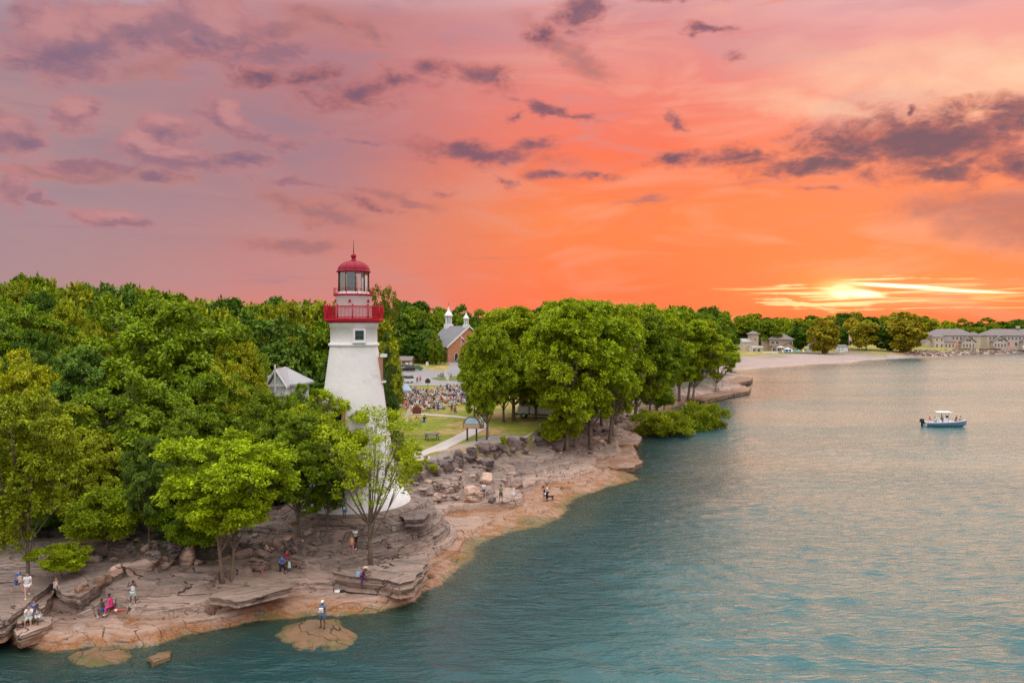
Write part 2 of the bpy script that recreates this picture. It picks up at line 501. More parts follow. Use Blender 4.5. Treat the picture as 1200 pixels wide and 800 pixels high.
def rockmat(name='limestone', tide=True, dark=1.0, tint=(1, 1, 1), rustk=1.0):
    """bedded grey limestone; rust and weed where the lake wets it (a band of height)"""
    if name in MATS: return MATS[name]
    m, T = newmat(name)
    out = T.n('OutputMaterial'); b = T.n('BsdfPrincipled')
    T.t.links.new(b.outputs[0], out.inputs[0])
    geo = T.n('NewGeometry')
    pos = geo.outputs['Position']
    flat = T.mapping(pos, rot=(0, 0, R(18)), scale=(.75, 1.4, 2.6))
    n1 = T.noise(flat, .22, 6, .62, .5)
    n2 = T.noise(flat, 1.1, 6, .68, .4)
    n3 = T.noise(pos, 6.5, 5, .7)
    k = lambda *c: tuple(x * w_ * dark * t for x, w_, t in zip(c, (.90, .85, .795), tint)) + (1,)
    base = T.ramp(n1, [(.30, k(.18, .132, .118)), (.42, k(.31, .228, .196)), (.52, k(.47, .338, .286)), (.60, k(.36, .265, .228)), (.72, k(.56, .415, .352))])
    base = T.mix(T.ss(n2, .53, .70, 0, .7), base, k(.64, .47, .40))
    base = T.mix(T.ss(n2, .45, .31, 0, .78), base, k(.11, .08, .07))
    base = T.mix(T.ss(n3, .56, .74, 0, .45), base, k(.06, .046, .042))
    base = T.mix(T.ss(n3, .44, .28, 0, .4), base, k(.54, .41, .35))
    n4 = T.noise(T.mapping(pos, rot=(0, 0, R(18)), scale=(.8, 1.5, 2.0)), 13, 4, .7)
    base = T.mix(T.ss(n4, .56, .72, 0, .55), base, k(.10, .078, .07))
    base = T.mix(T.ss(n4, .44, .30, 0, .45), base, k(.66, .50, .43))
    # lichen greys the upper beds, waves bleach the lower ones pink
    zr = T.n('SeparateXYZ', i_0=pos).outputs[2]
    za = T.m('ADD', zr, T.m('MULTIPLY', T.m('SUBTRACT', n1, .5), 4.5))
    if tide:
        base = T.mix(T.m('MULTIPLY', T.ss(za, 1.0, 1.9), T.ss(n2, .38, .56, .18, .74)), base, k(.175, .148, .140))
        base = T.mix(T.m('MULTIPLY', T.ss(za, 1.5, .8), .38), base, k(.66, .47, .395))
    n5 = T.noise(T.mapping(pos, scale=(.25, .25, 7.5)), 1.0, 4, .65)
    steep = T.ss(T.n('SeparateXYZ', i_0=geo.outputs['True Normal']).outputs[2], .86, .55)
    base = T.mix(T.m('MULTIPLY', T.m('MULTIPLY', T.ss(n5, .54, .62), steep), .75), base, k(.05, .038, .034))
    # dark lips where one bed ends on the next: contour lines of slow noise
    def lip(nz, k_, wdt):
        fr = T.m('FRACT', T.m('ADD', T.m('MULTIPLY', nz, k_), T.m('MULTIPLY', n3, .10)))
        return T.ss(fr, wdt, wdt * .3), fr
    s1 = T.noise(T.mapping(pos, rot=(0, 0, R(22)), scale=(.10, .26, .2)), 1.0, 4, .5, .8)
    s2 = T.noise(T.mapping(pos, rot=(0, 0, R(8)), scale=(.28, .75, .5)), 1.0, 3, .5, .6)
    l1, f1 = lip(s1, 8.0, .06); l2, f2 = lip(s2, 5.0, .05)
    gate = T.ss(n1, .40, .52)
    crack = T.m('MAXIMUM', l1, T.m('MULTIPLY', l2, T.m('MULTIPLY', gate, .75)))
    base = T.mix(T.m('MULTIPLY', crack, .85), base, k(.035, .027, .024))
    base = T.mix(T.m('MULTIPLY', T.ss(f1, .45, .95), .34), base, k(.56, .41, .35))
    if tide:
        z = T.n('SeparateXYZ', i_0=pos).outputs[2]
        zz = T.m('ADD', z, T.m('MULTIPLY', T.m('SUBTRACT', n1, .5), 1.9))
        zz = T.m('ADD', zz, T.m('MULTIPLY', T.m('SUBTRACT', n2, .5), .9))
        rust = T.m('MULTIPLY', T.ss(zz, .92, .32), T.ss(n2, .34, .60, .12, 1.0))
        base = T.mix(T.m('MULTIPLY', rust, .92 * rustk), base, T.ramp(n3, [(.3, (.13, .048, .016, 1)), (.5, (.31, .115, .030, 1)), (.68, (.44, .20, .065, 1))]))
        weed = T.m('MULTIPLY', T.ss(zz, .26, .04), T.ss(n3, .38, .55))
        base = T.mix(T.m('MULTIPLY', weed, .75), base, (.085, .105, .022, 1))
        base = T.mix(T.ss(T.m('ADD', z, T.m('MULTIPLY', T.m('SUBTRACT', n2, .5), .35)), .06, -.08), base, T.ramp(n2, [(.3, (.018, .023, .014, 1)), (.55, (.05, .054, .03, 1)), (.7, (.095, .09, .052, 1))]))
        T.set(b.inputs['Roughness'], T.ss(z, .3, .02, .88, .45))
    else:
        b.inputs['Roughness'].default_value = .88
    T.set(b.inputs['Base Color'], base)
    bp = T.n('Bump', i_Strength=1.0, i_Distance=.13)
    h = T.m('ADD', T.m('ADD', T.m('MULTIPLY', n2, .6), T.m('MULTIPLY', T.m('MULTIPLY', n5, steep), 1.6)), T.m('ADD', T.m('MULTIPLY', n3, .38), T.m('MULTIPLY', crack, -.7)))
    T.set(bp.inputs['Height'], h)
    T.set(b.inputs['Normal'], bp.outputs[0])
    b.inputs['Specular IOR Level'].default_value = .3
    MATS[name] = m
    return m

def groundmat():
    """one sheet: limestone along the shore, soil under the trees, lawn, sand on the far beach (vertex attribute 'zone')"""
    m = rockmat('ground_rock')
    T = NT.__new__(NT); T.t = m.node_tree
    nodes = m.node_tree.nodes
    b = [n for n in nodes if n.type == 'BSDF_PRINCIPLED'][0]
    rock = b.inputs['Base Color'].links[0].from_socket
    pos = T.n('NewGeometry').outputs['Position']
    at = T.n('Attribute', attribute_name='zone').outputs['Color']
    s = T.n('SeparateColor', i_0=at)
    lawn_f, soil_f, sand_f = s.outputs
    g1 = T.noise(pos, .11, 4, .6); g2 = T.noise(pos, 1.6, 6, .7); g3 = T.noise(pos, 9, 3, .6)
    lawn = T.ramp(g2, [(.3, (.15, .19, .016, 1)), (.5, (.24, .26, .024, 1)), (.7, (.34, .31, .036, 1))])
    worn = T.noise(T.mapping(pos, scale=(.14, .16, 1)), 1.0, 5, .62, .6)
    lawn = T.mix(T.ss(T.m('ADD', worn, T.m('MULTIPLY', g2, .12)), .53, .64, 0, .85), lawn, T.ramp(g2, [(.3, (.46, .25, .09, 1)), (.7, (.58, .36, .19, 1))]))
    soil = T.ramp(g2, [(.3, (.05, .045, .03, 1)), (.5, (.10, .085, .06, 1)), (.7, (.17, .14, .10, 1))])
    soil = T.mix(T.ss(g1, .5, .65, 0, .6), soil, (.06, .08, .018, 1))
    sand = T.ramp(g2, [(.3, (.26, .185, .155, 1)), (.5, (.43, .32, .28, 1)), (.7, (.56, .44, .39, 1))])
    sand = T.mix(T.ss(T.noise(T.mapping(pos, scale=(.03, .22, 1)), 1.0, 5, .7, .4), .56, .66, 0, .6), sand, (.20, .16, .15, 1))
    c = T.mix(sand_f, rock, sand)
    c = T.mix(soil_f, c, soil)
    c = T.mix(lawn_f, c, lawn)
    T.set(b.inputs['Base Color'], c)
    return m

def watermat():
    m, T = newmat('lake_water')
    out = T.n('OutputMaterial')
    pos = T.n('NewGeometry').outputs['Position']
    dep = T.n('Attribute', attribute_name='depth').outputs['Fac']
    p1 = T.mapping(pos, rot=(0, 0, R(12)), scale=(.42, 1.5, 1))
    p2 = T.mapping(pos, rot=(0, 0, R(-16)), scale=(.5, 1.6, 1))
    w1 = T.noise(p1, .55, 3, .55, .4); w2 = T.noise(p2, 1.3, 3, .55, .3); w3 = T.noise(p1, 3.6, 3, .6)
    patch = T.noise(T.mapping(pos, rot=(0, 0, R(20)), scale=(.018, .05, 1)), 1.0, 3, .5, .6)
    h = T.m('ADD', T.m('MULTIPLY', w1, .30), T.m('ADD', T.m('MULTIPLY', w2, .26), T.m('MULTIPLY', w3, .10)))
    h = T.m('MULTIPLY', h, T.ss(patch, .3, .7, .65, 1.15))
    bp = T.n('Bump', i_Strength=1.0, i_Distance=.85); T.set(bp.inputs['Height'], h)
    fr = T.n('Fresnel', i_IOR=1.333); T.set(fr.inputs['Normal'], bp.outputs[0])
    body = T.ramp(T.noise(T.mapping(pos, scale=(.02, .035, 1)), 1.0, 4, .55, .5), [(.3, (.036, .112, .117, 1)), (.55, (.048, .138, .143, 1)), (.75, (.066, .162, .165, 1))])
    # dark tree reflection painted into the colour near shore, pale clouded water farther out
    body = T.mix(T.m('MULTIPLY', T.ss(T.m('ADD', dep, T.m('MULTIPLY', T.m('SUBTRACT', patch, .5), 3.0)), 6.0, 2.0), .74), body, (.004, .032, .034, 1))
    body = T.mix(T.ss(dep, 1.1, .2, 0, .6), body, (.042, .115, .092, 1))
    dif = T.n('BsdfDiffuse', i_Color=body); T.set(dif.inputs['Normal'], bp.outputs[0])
    tr = T.n('BsdfTransparent', i_Color=(.80, .93, .88, 1))
    opac = T.m('SUBTRACT', 1.0, T.m('POWER', 2.718, T.m('MULTIPLY', T.m('MAXIMUM', dep, 0.0), -1.15)))
    fo = T.m('MULTIPLY', T.m('MULTIPLY', T.ss(dep, .10, .03), T.ss(dep, .0, .02)), T.ss(T.noise(pos, 1.7, 5, .7, .8), .58, .66))
    opac = T.m('MAXIMUM', opac, T.m('MULTIPLY', fo, .7))
    body = T.mix(fo, body, (.7, .7, .68, 1))
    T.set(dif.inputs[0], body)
    under = T.n('MixShader', i_0=opac); T.set(under.inputs[1], tr); T.set(under.inputs[2], dif)
    gl = T.n('BsdfGlossy', i_Roughness=.19); T.set(gl.inputs['Normal'], bp.outputs[0])
    mx = T.n('MixShader', i_0=T.m('MINIMUM', T.m('MULTIPLY', fr, 1.3), .46)); T.set(mx.inputs[1], under.outputs[0]); T.set(mx.inputs[2], gl.outputs[0])
    T.t.links.new(mx.outputs[0], out.inputs[0])
    return m
# ------------------------------------------------------------------ shoreline and terrain
LH = (P(415.5, 586, 3.8).x, P(415.5, 586, 3.8).y, 3.8)
SHORE_PX = [(-700, 800), (-300, 775), (-120, 752), (-40, 736), (6, 728), (22, 752), (60, 764), (105, 758), (150, 758), (182, 752), (215, 742), (262, 736), (300, 730), (345, 727), (395, 724), (440, 719), (470, 708), (483, 703),
            (489, 695), (497, 690), (515, 684), (535, 670), (548, 655), (556, 640), (572, 630), (600, 622), (632, 617), (655, 606), (666, 592), (680, 582), (705, 573), (730, 566), (748, 561),
            (742, 555), (722, 551), (712, 546), (738, 541), (750, 537), (744, 528), (752, 520), (748, 510), (757, 500), (772, 488), (786, 478), (800, 473), (826, 467), (852, 464), (882, 458), (874, 453), (866, 449), (884, 445),
            (878, 441), (850, 437), (862, 433), (900, 430), (950, 427), (995, 425), (1010, 423), (1040, 420.5), (1085, 418.5), (1125, 415.5), (1148, 414.2), (1165, 415.0), (1200, 412.5), (1260, 410), (1330, 408.5), (1420, 406), (1600, 402), (1900, 399)]
shore = np.array([P(a, b, 0)[:2] for a, b in SHORE_PX])
poly = np.vstack([shore, [[9000, 1500], [9000, 9000], [-9000, 9000], [-9000, 0]]])

def sdf(x, y, pts=shore, ring=poly):
    """signed distance to the shoreline, positive on land"""
    x = np.asarray(x, float).ravel(); y = np.asarray(y, float).ravel()
    d2 = np.full(x.shape, 1e18)
    for i in range(len(pts) - 1):
        ax, ay = pts[i]; bx, by = pts[i + 1]
        ex, ey = bx - ax, by - ay
        t = np.clip(((x - ax) * ex + (y - ay) * ey) / (ex * ex + ey * ey + 1e-12), 0, 1)
        d2 = np.minimum(d2, (x - ax - t * ex) ** 2 + (y - ay - t * ey) ** 2)
    ins = np.zeros(x.shape, bool)
    n = len(ring)
    for i in range(n):
        x1, y1 = ring[i]; x2, y2 = ring[(i + 1) % n]
        c = ((y1 > y) != (y2 > y)) & (x < (x2 - x1) * (y - y1) / (y2 - y1 + 1e-15) + x1)
        ins ^= c
    return np.where(ins, 1, -1) * np.sqrt(d2)

def in_poly(x, y, ring):
    x = np.asarray(x, float); y = np.asarray(y, float)
    ins = np.zeros(x.shape, bool)
    n = len(ring)
    for i in range(n):
        x1, y1 = ring[i][:2]; x2, y2 = ring[(i + 1) % n][:2]
        ins ^= ((y1 > y) != (y2 > y)) & (x < (x2 - x1) * (y - y1) / (y2 - y1 + 1e-15) + x1)
    return ins

def seg_dist(x, y, pts):
    d2 = np.full(np.shape(x), 1e18)
    for i in range(len(pts) - 1):
        ax, ay = pts[i][:2]; bx, by = pts[i + 1][:2]
        ex, ey = bx - ax, by - ay
        t = np.clip(((x - ax) * ex + (y - ay) * ey) / (ex * ex + ey * ey + 1e-12), 0, 1)
        d2 = np.minimum(d2, (x - ax - t * ex) ** 2 + (y - ay - t * ey) ** 2)
    return np.sqrt(d2)

# edge of the lawn / plateau above the rocks (pixel outline at z = 4)
LAWN_PX = [(470, 545), (500, 534), (540, 526), (585, 521), (620, 518), (640, 500), (660, 484), (700, 470), (745, 455), (760, 440), (800, 428), (800, 415), (400, 415), (400, 470), (440, 520)]
lawn = np.array([P(a, b, 4.0)[:2] for a, b in LAWN_PX])

def terrain(x, y):
    """height and zone weights (lawn, soil, sand) of arrays x, y"""
    x = np.asarray(x, float); y = np.asarray(y, float)
    shp = x.shape
    x = x.ravel(); y = y.ravel()
    wob = fbm(x * .12, y * .12, 3, 5) * 1.3 + fbm(x * .6, y * .6, 3, 9) * .32
    d0 = sdf(x, y)
    far = sstep(170, 330, y)
    amp = np.minimum(1.0, np.abs(d0) * .25 + .35)
    d = d0 + wob * (1 - far) * amp
    land = np.interp(d, [-60, -16, -7, -3, -.8, 0, .55, 1.6, 4, 8, 12, 16, 22], [-9, -5, -2.2, -.9, -.3, -.04, .62, .95, 1.6, 2.6, 3.35, 3.9, 4.1])
    # the cove and the eastern shelf fall gently under water
    cove = np.exp(-(((x + 3.0) / 9) ** 2 + ((y - 57) / 11) ** 2)) + np.exp(-(((x - 6) / 11) ** 2 + ((y - 70) / 8) ** 2)) + np.exp(-(((x - 15) / 6) ** 2 + ((y - 82) / 5) ** 2))
    cove = np.clip(cove * 1.15, 0, 1)
    soft = np.interp(d, [-60, -20, -9, -4, -1.5, 0, 1.5, 4, 8, 13, 18, 22], [-9, -4, -1.5, -.62, -.24, 0.0, .34, .85, 1.75, 2.9, 3.7, 4.1])
    land = land * (1 - cove) + soft * cove
    lr = np.hypot(x - LH[0], y - LH[1])
    k = sstep(9.0, 4.6, lr)
    land = land * (1 - k) + 3.8 * k
    # bedding steps
    q = land + fbm(x * .07, y * .11, 5, 31) * .42
    st = .62
    fr = q / st - np.floor(q / st)
    terr = (np.floor(q / st) + sstep(.90, .98, fr)) * st
    rockw = (1 - sstep(15, 20, d)) * (1 - far)
    terr = np.maximum(terr, np.minimum(land, .5) * .85)
    h = land + (terr - land) * .94 * rockw * sstep(.25, 1.1, d)
    q2 = h + fbm(x * .10 + 40, y * .22, 3, 61) * .34
    st2 = .24; f2 = q2 / st2 - np.floor(q2 / st2)
    keep_ = h.copy()
    h += ((np.floor(q2 / st2) + sstep(.90, .97, f2)) * st2 - q2) * .95 * rockw * sstep(.6, 1.6, d)
    h = np.where(d > 0, np.maximum(h, np.minimum(keep_, .4) * .8), h)
    h += rockw * (fbm(x * .4, y * .4, 3, 3) * .035 + fbm(x * 2.4, y * 2.4, 2, 8) * .014) * (.35 + .65 * sstep(-2, .5, d))
    # a few long open joints
    wx = x + fbm(x * .15, y * .15, 3, 77) * 1.2; wy = y + fbm(x * .15, y * .15, 3, 78) * 1.2
    c1 = np.abs(perlin(wx * .035 + wy * .03, wy * .13 - wx * .05, 41))
    groove = sstep(.012, .003, c1)
    h -= groove * .30 * rockw * sstep(.5, 1.2, d)
    # rubble ground among the grove
    gro = np.exp(-(((x - 14) / 9) ** 2 + ((y - 100) / 18) ** 2))
    h += gro * fbm(x * .9, y * .9, 3, 12) * .16 * rockw
    # wider country
    rise = sstep(150, 420, y) * (4.5 * sstep(120, -60, x) + 1.0)
    bank = sstep(195, 225, x)
    land_far = np.interp(d0, [-60, 0, 8, 30, 70, 200], [-9, -.05, .5, 1.2, 2.6, 4.6]) * (1 - bank) + np.interp(d0, [-60, 0, 6, 20, 45, 200], [-9, -.05, 2.2, 3.2, 4.2, 6.0]) * bank + fbm(x * .02, y * .02, 3, 2) * .3
    h = h * (1 - far) + land_far * far + np.where(d0 > 0, rise * sstep(20, 120, d0), 0)
    # flat where the lawn, the lighthouse stand
    lw = in_poly(x, y, lawn)
    ld = seg_dist(x, y, np.vstack([lawn, lawn[:1]]))
    lws = np.where(lw, sstep(0, .9, ld), 0)
    h = np.where(lw & (y < 200), h * (1 - lws) + 4.0 * lws, h)
    lr = np.hypot(x - LH[0], y - LH[1])
    k = sstep(5.6, 4.7, lr)
    h = h * (1 - k) + 3.8 * k
    # zones
    forest = sstep(5.5, 9.5, d0 + fbm(x * .15, y * .15, 3, 21) * 2) * np.where(lw, 0, 1) * sstep(7, 10, lr)
    east = sstep(-15, -11, x) * sstep(130, 118, y) * sstep(34, 30, d0)
    soil = forest * (1 - east)
    sand = np.where((y > 250) & (d0 < 60), sstep(58, 38, d0 + fbm(x * .05, y * .05, 2, 4) * 12), 0) * (1 - .75 * sstep(195, 225, x) * sstep(3, 8, d0))
    lawnf = np.maximum(lws, np.where((y > 250), np.maximum(sstep(40, 54, d0 + fbm(x * .05, y * .05, 2, 4) * 8), sstep(200, 225, x) * sstep(6, 10, d0)) * sstep(110, 90, d0) * sstep(60, 90, x), 0))
    soil = soil * (1 - lawnf) * (1 - sand)
    z = np.stack([lawnf, soil, np.minimum(sand, 1 - lawnf)], 1)
    return h.reshape(shp), z

def th(x, y):
    return float(terrain(np.array([x]), np.array([y]))[0][0])

def sector(rows, na, a0, a1):
    """grid of points whose rows are the distances ROWS and whose columns fan out from A0 to A1 degrees"""
    ang = np.radians(np.linspace(a0, a1, na))
    t = np.tan(ang)
    Y = np.repeat(rows[:, None], na, 1)
    X = Y * t[None]
    nr = len(rows)
    i = np.arange(nr - 1)[:, None] * na + np.arange(na - 1)[None]
    f = np.stack([i, i + 1, i + na + 1, i + na], -1).reshape(-1, 4)
    return X, Y, f

def rows_for(d0, d1, px, extra=None):
    out = [d0]
    while out[-1] < d1:
        D = out[-1]
        out.append(D + min(max(D * D / (14.5 * 725) * px, .14), D * .06))
    return np.array(out)

def build_ground():
    rows = rows_for(26, 9000, .8)
    na = 860
    X, Y, f = sector(rows, na, -46, 46)
    h, z = terrain(X, Y)
    co = np.stack([X.ravel(), Y.ravel(), h.ravel()], 1)
    # drop faces that lie deep under the lake far out
    hz = h.ravel()
    keep = ~((hz[f] < -6).all(1))
    me = np_mesh('ground', co, f[keep], [groundmat()], True)
    ca = me.color_attributes.new('zone', 'FLOAT_COLOR', 'POINT')
    ca.data.foreach_set('color', np.hstack([z, np.ones((len(z), 1))]).astype(np.float32).ravel())
    o = link('ground', me)
    tag(o, 'limestone ledges, lawn and wooded land behind the shore', kind='structure')
    return co, f[keep]

g_co, g_f = build_ground()

def build_water():
    rows = rows_for(22, 1500, 1.6)
    rows = np.append(rows, np.geomspace(1600, 9000, 12))
    na = 700
    X, Y, f = sector(rows, na, -44, 44)
    h, _ = terrain(X, Y)
    rng = np.random.default_rng(4)
    Z = np.zeros_like(X)
    for k in range(46):
        L = rng.uniform(.9, 3.4)
        a = R(rng.normal(80, 32))
        amp = .0075 * L ** .9
        kx, ky = 2 * np.pi / L * math.cos(a), 2 * np.pi / L * math.sin(a)
        Z += amp * np.sin(kx * X + ky * Y + rng.uniform(0, 6.28)) * np.clip(1 - Y / (L * 90), 0, 1)
    group = .75 + .5 * fbm(X * .05, Y * .11, 2, 91)
    Z *= group * np.clip(-h * .9 + .12, .06, 1)
    co = np.stack([X.ravel(), Y.ravel(), Z.ravel()], 1)
    hz = h.ravel()
    keep = (hz[f] < .35).any(1)
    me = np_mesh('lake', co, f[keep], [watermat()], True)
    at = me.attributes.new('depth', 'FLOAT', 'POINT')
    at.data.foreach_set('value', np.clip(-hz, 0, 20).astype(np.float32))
    o = link('lake_water', me)
    tag(o, 'teal lake with small ripples and pink sunset reflections', kind='structure')
build_water()

# ------------------------------------------------------------------ rock slabs and boulders; everything that carries people goes into the tree below
CARRY_V = [Vector(c) for c in g_co]
CARRY_F = [tuple(int(i) for i in q) for q in g_f if g_co[q[0]][1] < 640]
def carry(o):
    off = len(CARRY_V)
    M = o.matrix_basis
    CARRY_V.extend(M @ v.co for v in o.data.vertices)
    CARRY_F.extend(tuple(off + i for i in p.vertices) for p in o.data.polygons)
BVH = None
def rebuild():
    global BVH
    BVH = BVHTree.FromPolygons(CARRY_V, CARRY_F)
rebuild()
def hit(px, py):
    loc, nrm, idx, dist = BVH.ray_cast(Vector((0, 0, CAMZ)), raydir(px, py))
    return loc
def drop(x, y):
    loc, nrm, idx, dist = BVH.ray_cast(Vector((x, y, 60)), Vector((0, 0, -1)))
    return loc.z if loc else th(x, y)

rock_shore = rockmat('limestone_wet', True)
rock_awash = rockmat('limestone_awash', True, .42, (1.05, 1.0, .78), .35)
rock_dry = rockmat('limestone_dry', False)
rock_dark = rockmat('riprap_dark', False, .62, (.92, .98, 1.08))
rock_pale = rockmat('limestone_pale', False, 1.5, (1.05, 1.0, .96))
rock_brown = rockmat('limestone_brown', False, .8, (1.1, .95, .8))

def slab(outpx, ztop, thick, label, tilt=(0, 0), seed=1, m=None, px_z=None, rag=.10, name='rock_slab', group=None, dome=0.0):
    """a broken bed of limestone: pixel outline of its top face laid at height ztop"""
    pts = [P(a, b, ztop) for a, b in outpx]
    cx = sum(p.x for p in pts) / len(pts); cy = sum(p.y for p in pts) / len(pts)
    rng = random.Random(seed)
    # resample the outline and rag it
    ring = []
    n = len(pts)
    for i in range(n):
        a, b = pts[i], pts[(i + 1) % n]
        L = (b - a).length
        k = max(1, int(L / .22))
        for j in range(k):
            q = a.lerp(b, j / k)
            w = fbm(np.array([q.x * .9]), np.array([q.y * .9]), 4, seed)[0] * rag * 2.2
            nrm = Vector((q.x - cx, q.y - cy, 0)).normalized()
            ring.append(q + nrm * w)
    nr = len(ring)
    # layers: from under side up, then concentric rings on the top
    vs, fs = [], []
    lev = []
    nl = max(3, int(thick / .16))
    for l in range(nl + 1):
        t = l / nl
        ins = .05 * math.sin(l * 2.1 + seed) + (.10 if l % 3 == 1 else 0) + .10 * (1 - t)
        if l == nl: ins = .05
        lev.append((1 - ins / max(1.0, .5 * max((p - Vector((cx, cy, ztop))).length for p in pts)), -thick * (1 - t)))
    for s_ in (.93, .8, .6, .4, .2, .06):
        lev.append((s_, 0.0))
    for s_, z in lev:
        for q in ring:
            x, y = cx + (q.x - cx) * s_, cy + (q.y - cy) * s_
            zz = ztop + z + (x - cx) * tilt[0] + (y - cy) * tilt[1] + dome * (1 - s_ * s_) * (1 if z == 0 else 0)
            if z == 0.0:
                zz += (.06 + .16 * dome) * fbm(np.array([x * .7]), np.array([y * .7]), 4, seed + 3)[0] + .05 * (1 - s_)
            else:
                x += .05 * perlin(np.array([x * 2.5 + z * 3]), np.array([y * 2.5]), seed + 5)[0]
                y += .05 * perlin(np.array([x * 2.5]), np.array([y * 2.5 + z * 4]), seed + 6)[0]
            vs.append((x - cx, y - cy, zz - ztop))
    for l in range(len(lev) - 1):
        for k in range(nr):
            k2 = (k + 1) % nr
            fs.append((l * nr + k, l * nr + k2, (l + 1) * nr + k2, (l + 1) * nr + k))
    L = (len(lev) - 1) * nr
    fs.append(tuple(L + k for k in range(nr)))
    me = bpy.data.meshes.new(name)
    me.from_pydata(vs, [], fs)
    me.materials.append(m or rock_shore)
    bm = bmesh.new(); bm.from_mesh(me); bmesh.ops.recalc_face_normals(bm, faces=bm.faces); bm.to_mesh(me); bm.free()
    me.update()
    o = link(name, me, loc=(cx, cy, ztop))
    tag(o, label, 'rock', group)
    carry(o)
    return o

slab([(388, 668), (420, 664), (470, 655), (500, 648), (503, 655), (494, 672), (486, 680), (470, 684), (448, 678), (430, 676), (405, 674)], 1.6, .95, 'thick overhanging limestone ledge with a rust stained end above the cove', seed=11, tilt=(.02, .02))
slab([(-60, 690), (-20, 668), (20, 657), (70, 652), (98, 660), (90, 668), (60, 684), (30, 705), (5, 722), (-50, 735)], 1.9, 1.1, 'big grey tilted slab at the edge where the bathers walk', seed=12, tilt=(-.02, .05))
slab([(22, 712), (40, 694), (58, 686), (66, 690), (58, 704), (36, 724), (18, 732)], 1.35, .8, 'narrow lower slab beside the dark gap in the ledge', seed=13, tilt=(.05, .04))
slab([(60, 678), (110, 660), (160, 652), (185, 655), (150, 668), (118, 682), (92, 700), (70, 694)], 2.0, .7, 'long slanting slab behind the woman in white tank top', seed=14, tilt=(.02, .02))
slab([(14, 738), (24, 726), (42, 722), (62, 722), (60, 732), (46, 738), (24, 745)], .95, .7, 'flat corner slab under the seated pair in white', seed=15)
slab([(240, 700), (262, 690), (300, 684), (342, 680), (345, 688), (316, 696), (276, 704)], 1.62, .4, 'low wide step of rock just right of the two stemmed tree', seed=16)
slab([(466, 604), (474, 597), (500, 596), (506, 601), (498, 608), (474, 609)], 3.45, .5, 'small dark flat slab at the right foot of the lighthouse', seed=17, m=rock_dark)
slab([(58, 776), (100, 764), (150, 762), (164, 772), (160, 786), (120, 794), (84, 794)], -.30, 1.0, 'weedy square slab awash at the lower left', seed=18, rag=.1, m=rock_awash, dome=.62)
slab([(170, 770), (185, 763), (200, 762), (200, 769), (180, 776)], .18, .6, 'small mossy wedge of rock awash beside the weedy slab', seed=19, m=rock_awash)
slab([(304, 752), (318, 738), (350, 730), (395, 728), (420, 738), (434, 752), (428, 768), (380, 775), (330, 772)], -.36, .9, 'wide brown rock awash under the person in the white cap', seed=20, rag=.1, m=rock_awash, dome=.80)
slab([(718, 510), (736, 506), (752, 512), (748, 520), (726, 522)], .7, .6, 'rusty ledge at the foot of the grove, upper of two', seed=21)
slab([(708, 545), (722, 538), (742, 536), (754, 540), (744, 547), (720, 549)], .55, .6, 'rusty flat ledge jutting out below the grove', seed=22)
slab([(806, 467), (840, 458), (866, 453), (880, 454), (878, 458), (850, 463), (825, 469)], .9, .8, 'layered dark ledges running out past the leaning tree', seed=23, rag=.25, m=rock_brown)
slab([(846, 446), (866, 441), (882, 442), (880, 446), (856, 450)], 1.2, .9, 'upper layered ledge on the wooded point', seed=24, rag=.25, m=rock_brown)
rebuild()

# ---- boulders: a few shapes, copied
def rock_proto(seed, sub=3, flat=.7, cut=7):
    rng = random.Random(seed)
    bm = bmesh.new()
    bmesh.ops.create_icosphere(bm, subdivisions=sub, radius=1)
    if seed >= 20:            # blocky quarried stone
        for v in bm.verts:
            c = v.co
            v.co = c / max(abs(c.x), abs(c.y), abs(c.z)) * .78
    for _ in range(cut):      # shear flat faces off, as limestone breaks
        n = Vector((rng.gauss(0, 1), rng.gauss(0, 1), rng.gauss(0, .8))).normalized()
        dd = rng.uniform(.45, .78)
        for v in bm.verts:
            k = v.co.dot(n)
            if k > dd: v.co -= n * (k - dd) * .94
    arr = np.array([v.co for v in bm.verts])
    d1 = fbm(arr[:, 0] * 2.1 + seed, arr[:, 1] * 2.1 + arr[:, 2] * 1.7, 4, seed) * .07
    for v, q in zip(bm.verts, d1):
        v.co += v.co.normalized() * q
        v.co.z *= flat
    bm.normal_update()
    me = bpy.data.meshes.new('boulder')
    bm.to_mesh(me); bm.free()
    me.materials.append(rock_dry)
    return me
ROCKS = [rock_proto(i, 3, f, c) for i, f, c in ((1, .75, 7), (2, .6, 8), (3, .85, 6), (4, .5, 8), (5, .7, 9), (6, .42, 9), (7, .9, 7))]
BLOCKS = [rock_proto(i, 3, f, c) for i, f, c in ((21, .8, 5), (22, .7, 6), (23, .95, 5), (24, .6, 6), (25, .85, 7))]

def boulder(px, py, wpx, label, group=None, seed=None, m=None, hk=1.0, zoff=0.0, pos=None, dk=1.0, name='boulder'):
    rng = random.Random(seed if seed is not None else int(px * 7 + py * 13))
    p = hit(px, py) if pos is None else pos
    if p is None: return None
    s = wpx / FPX * p.y / 2 * .98
    me = rng.choice(BLOCKS if m is rock_dark else ROCKS + BLOCKS[:2])
    o = link(name, me)
    o.location = (p.x, p.y + s * .3, p.z + s * .25 * hk + zoff)
    o.scale = (s * rng.uniform(.95, 1.1), s * rng.uniform(.75, 1.0) * dk, s * rng.uniform(.8, 1.1) * hk)
    o.rotation_euler = (rng.uniform(-.2, .2), rng.uniform(-.2, .2), rng.uniform(0, 6.28))
    if m is not None:
        o.material_slots[0].link = 'OBJECT'
        o.material_slots[0].material = m
    tag(o, label, 'rock', group)
    return o

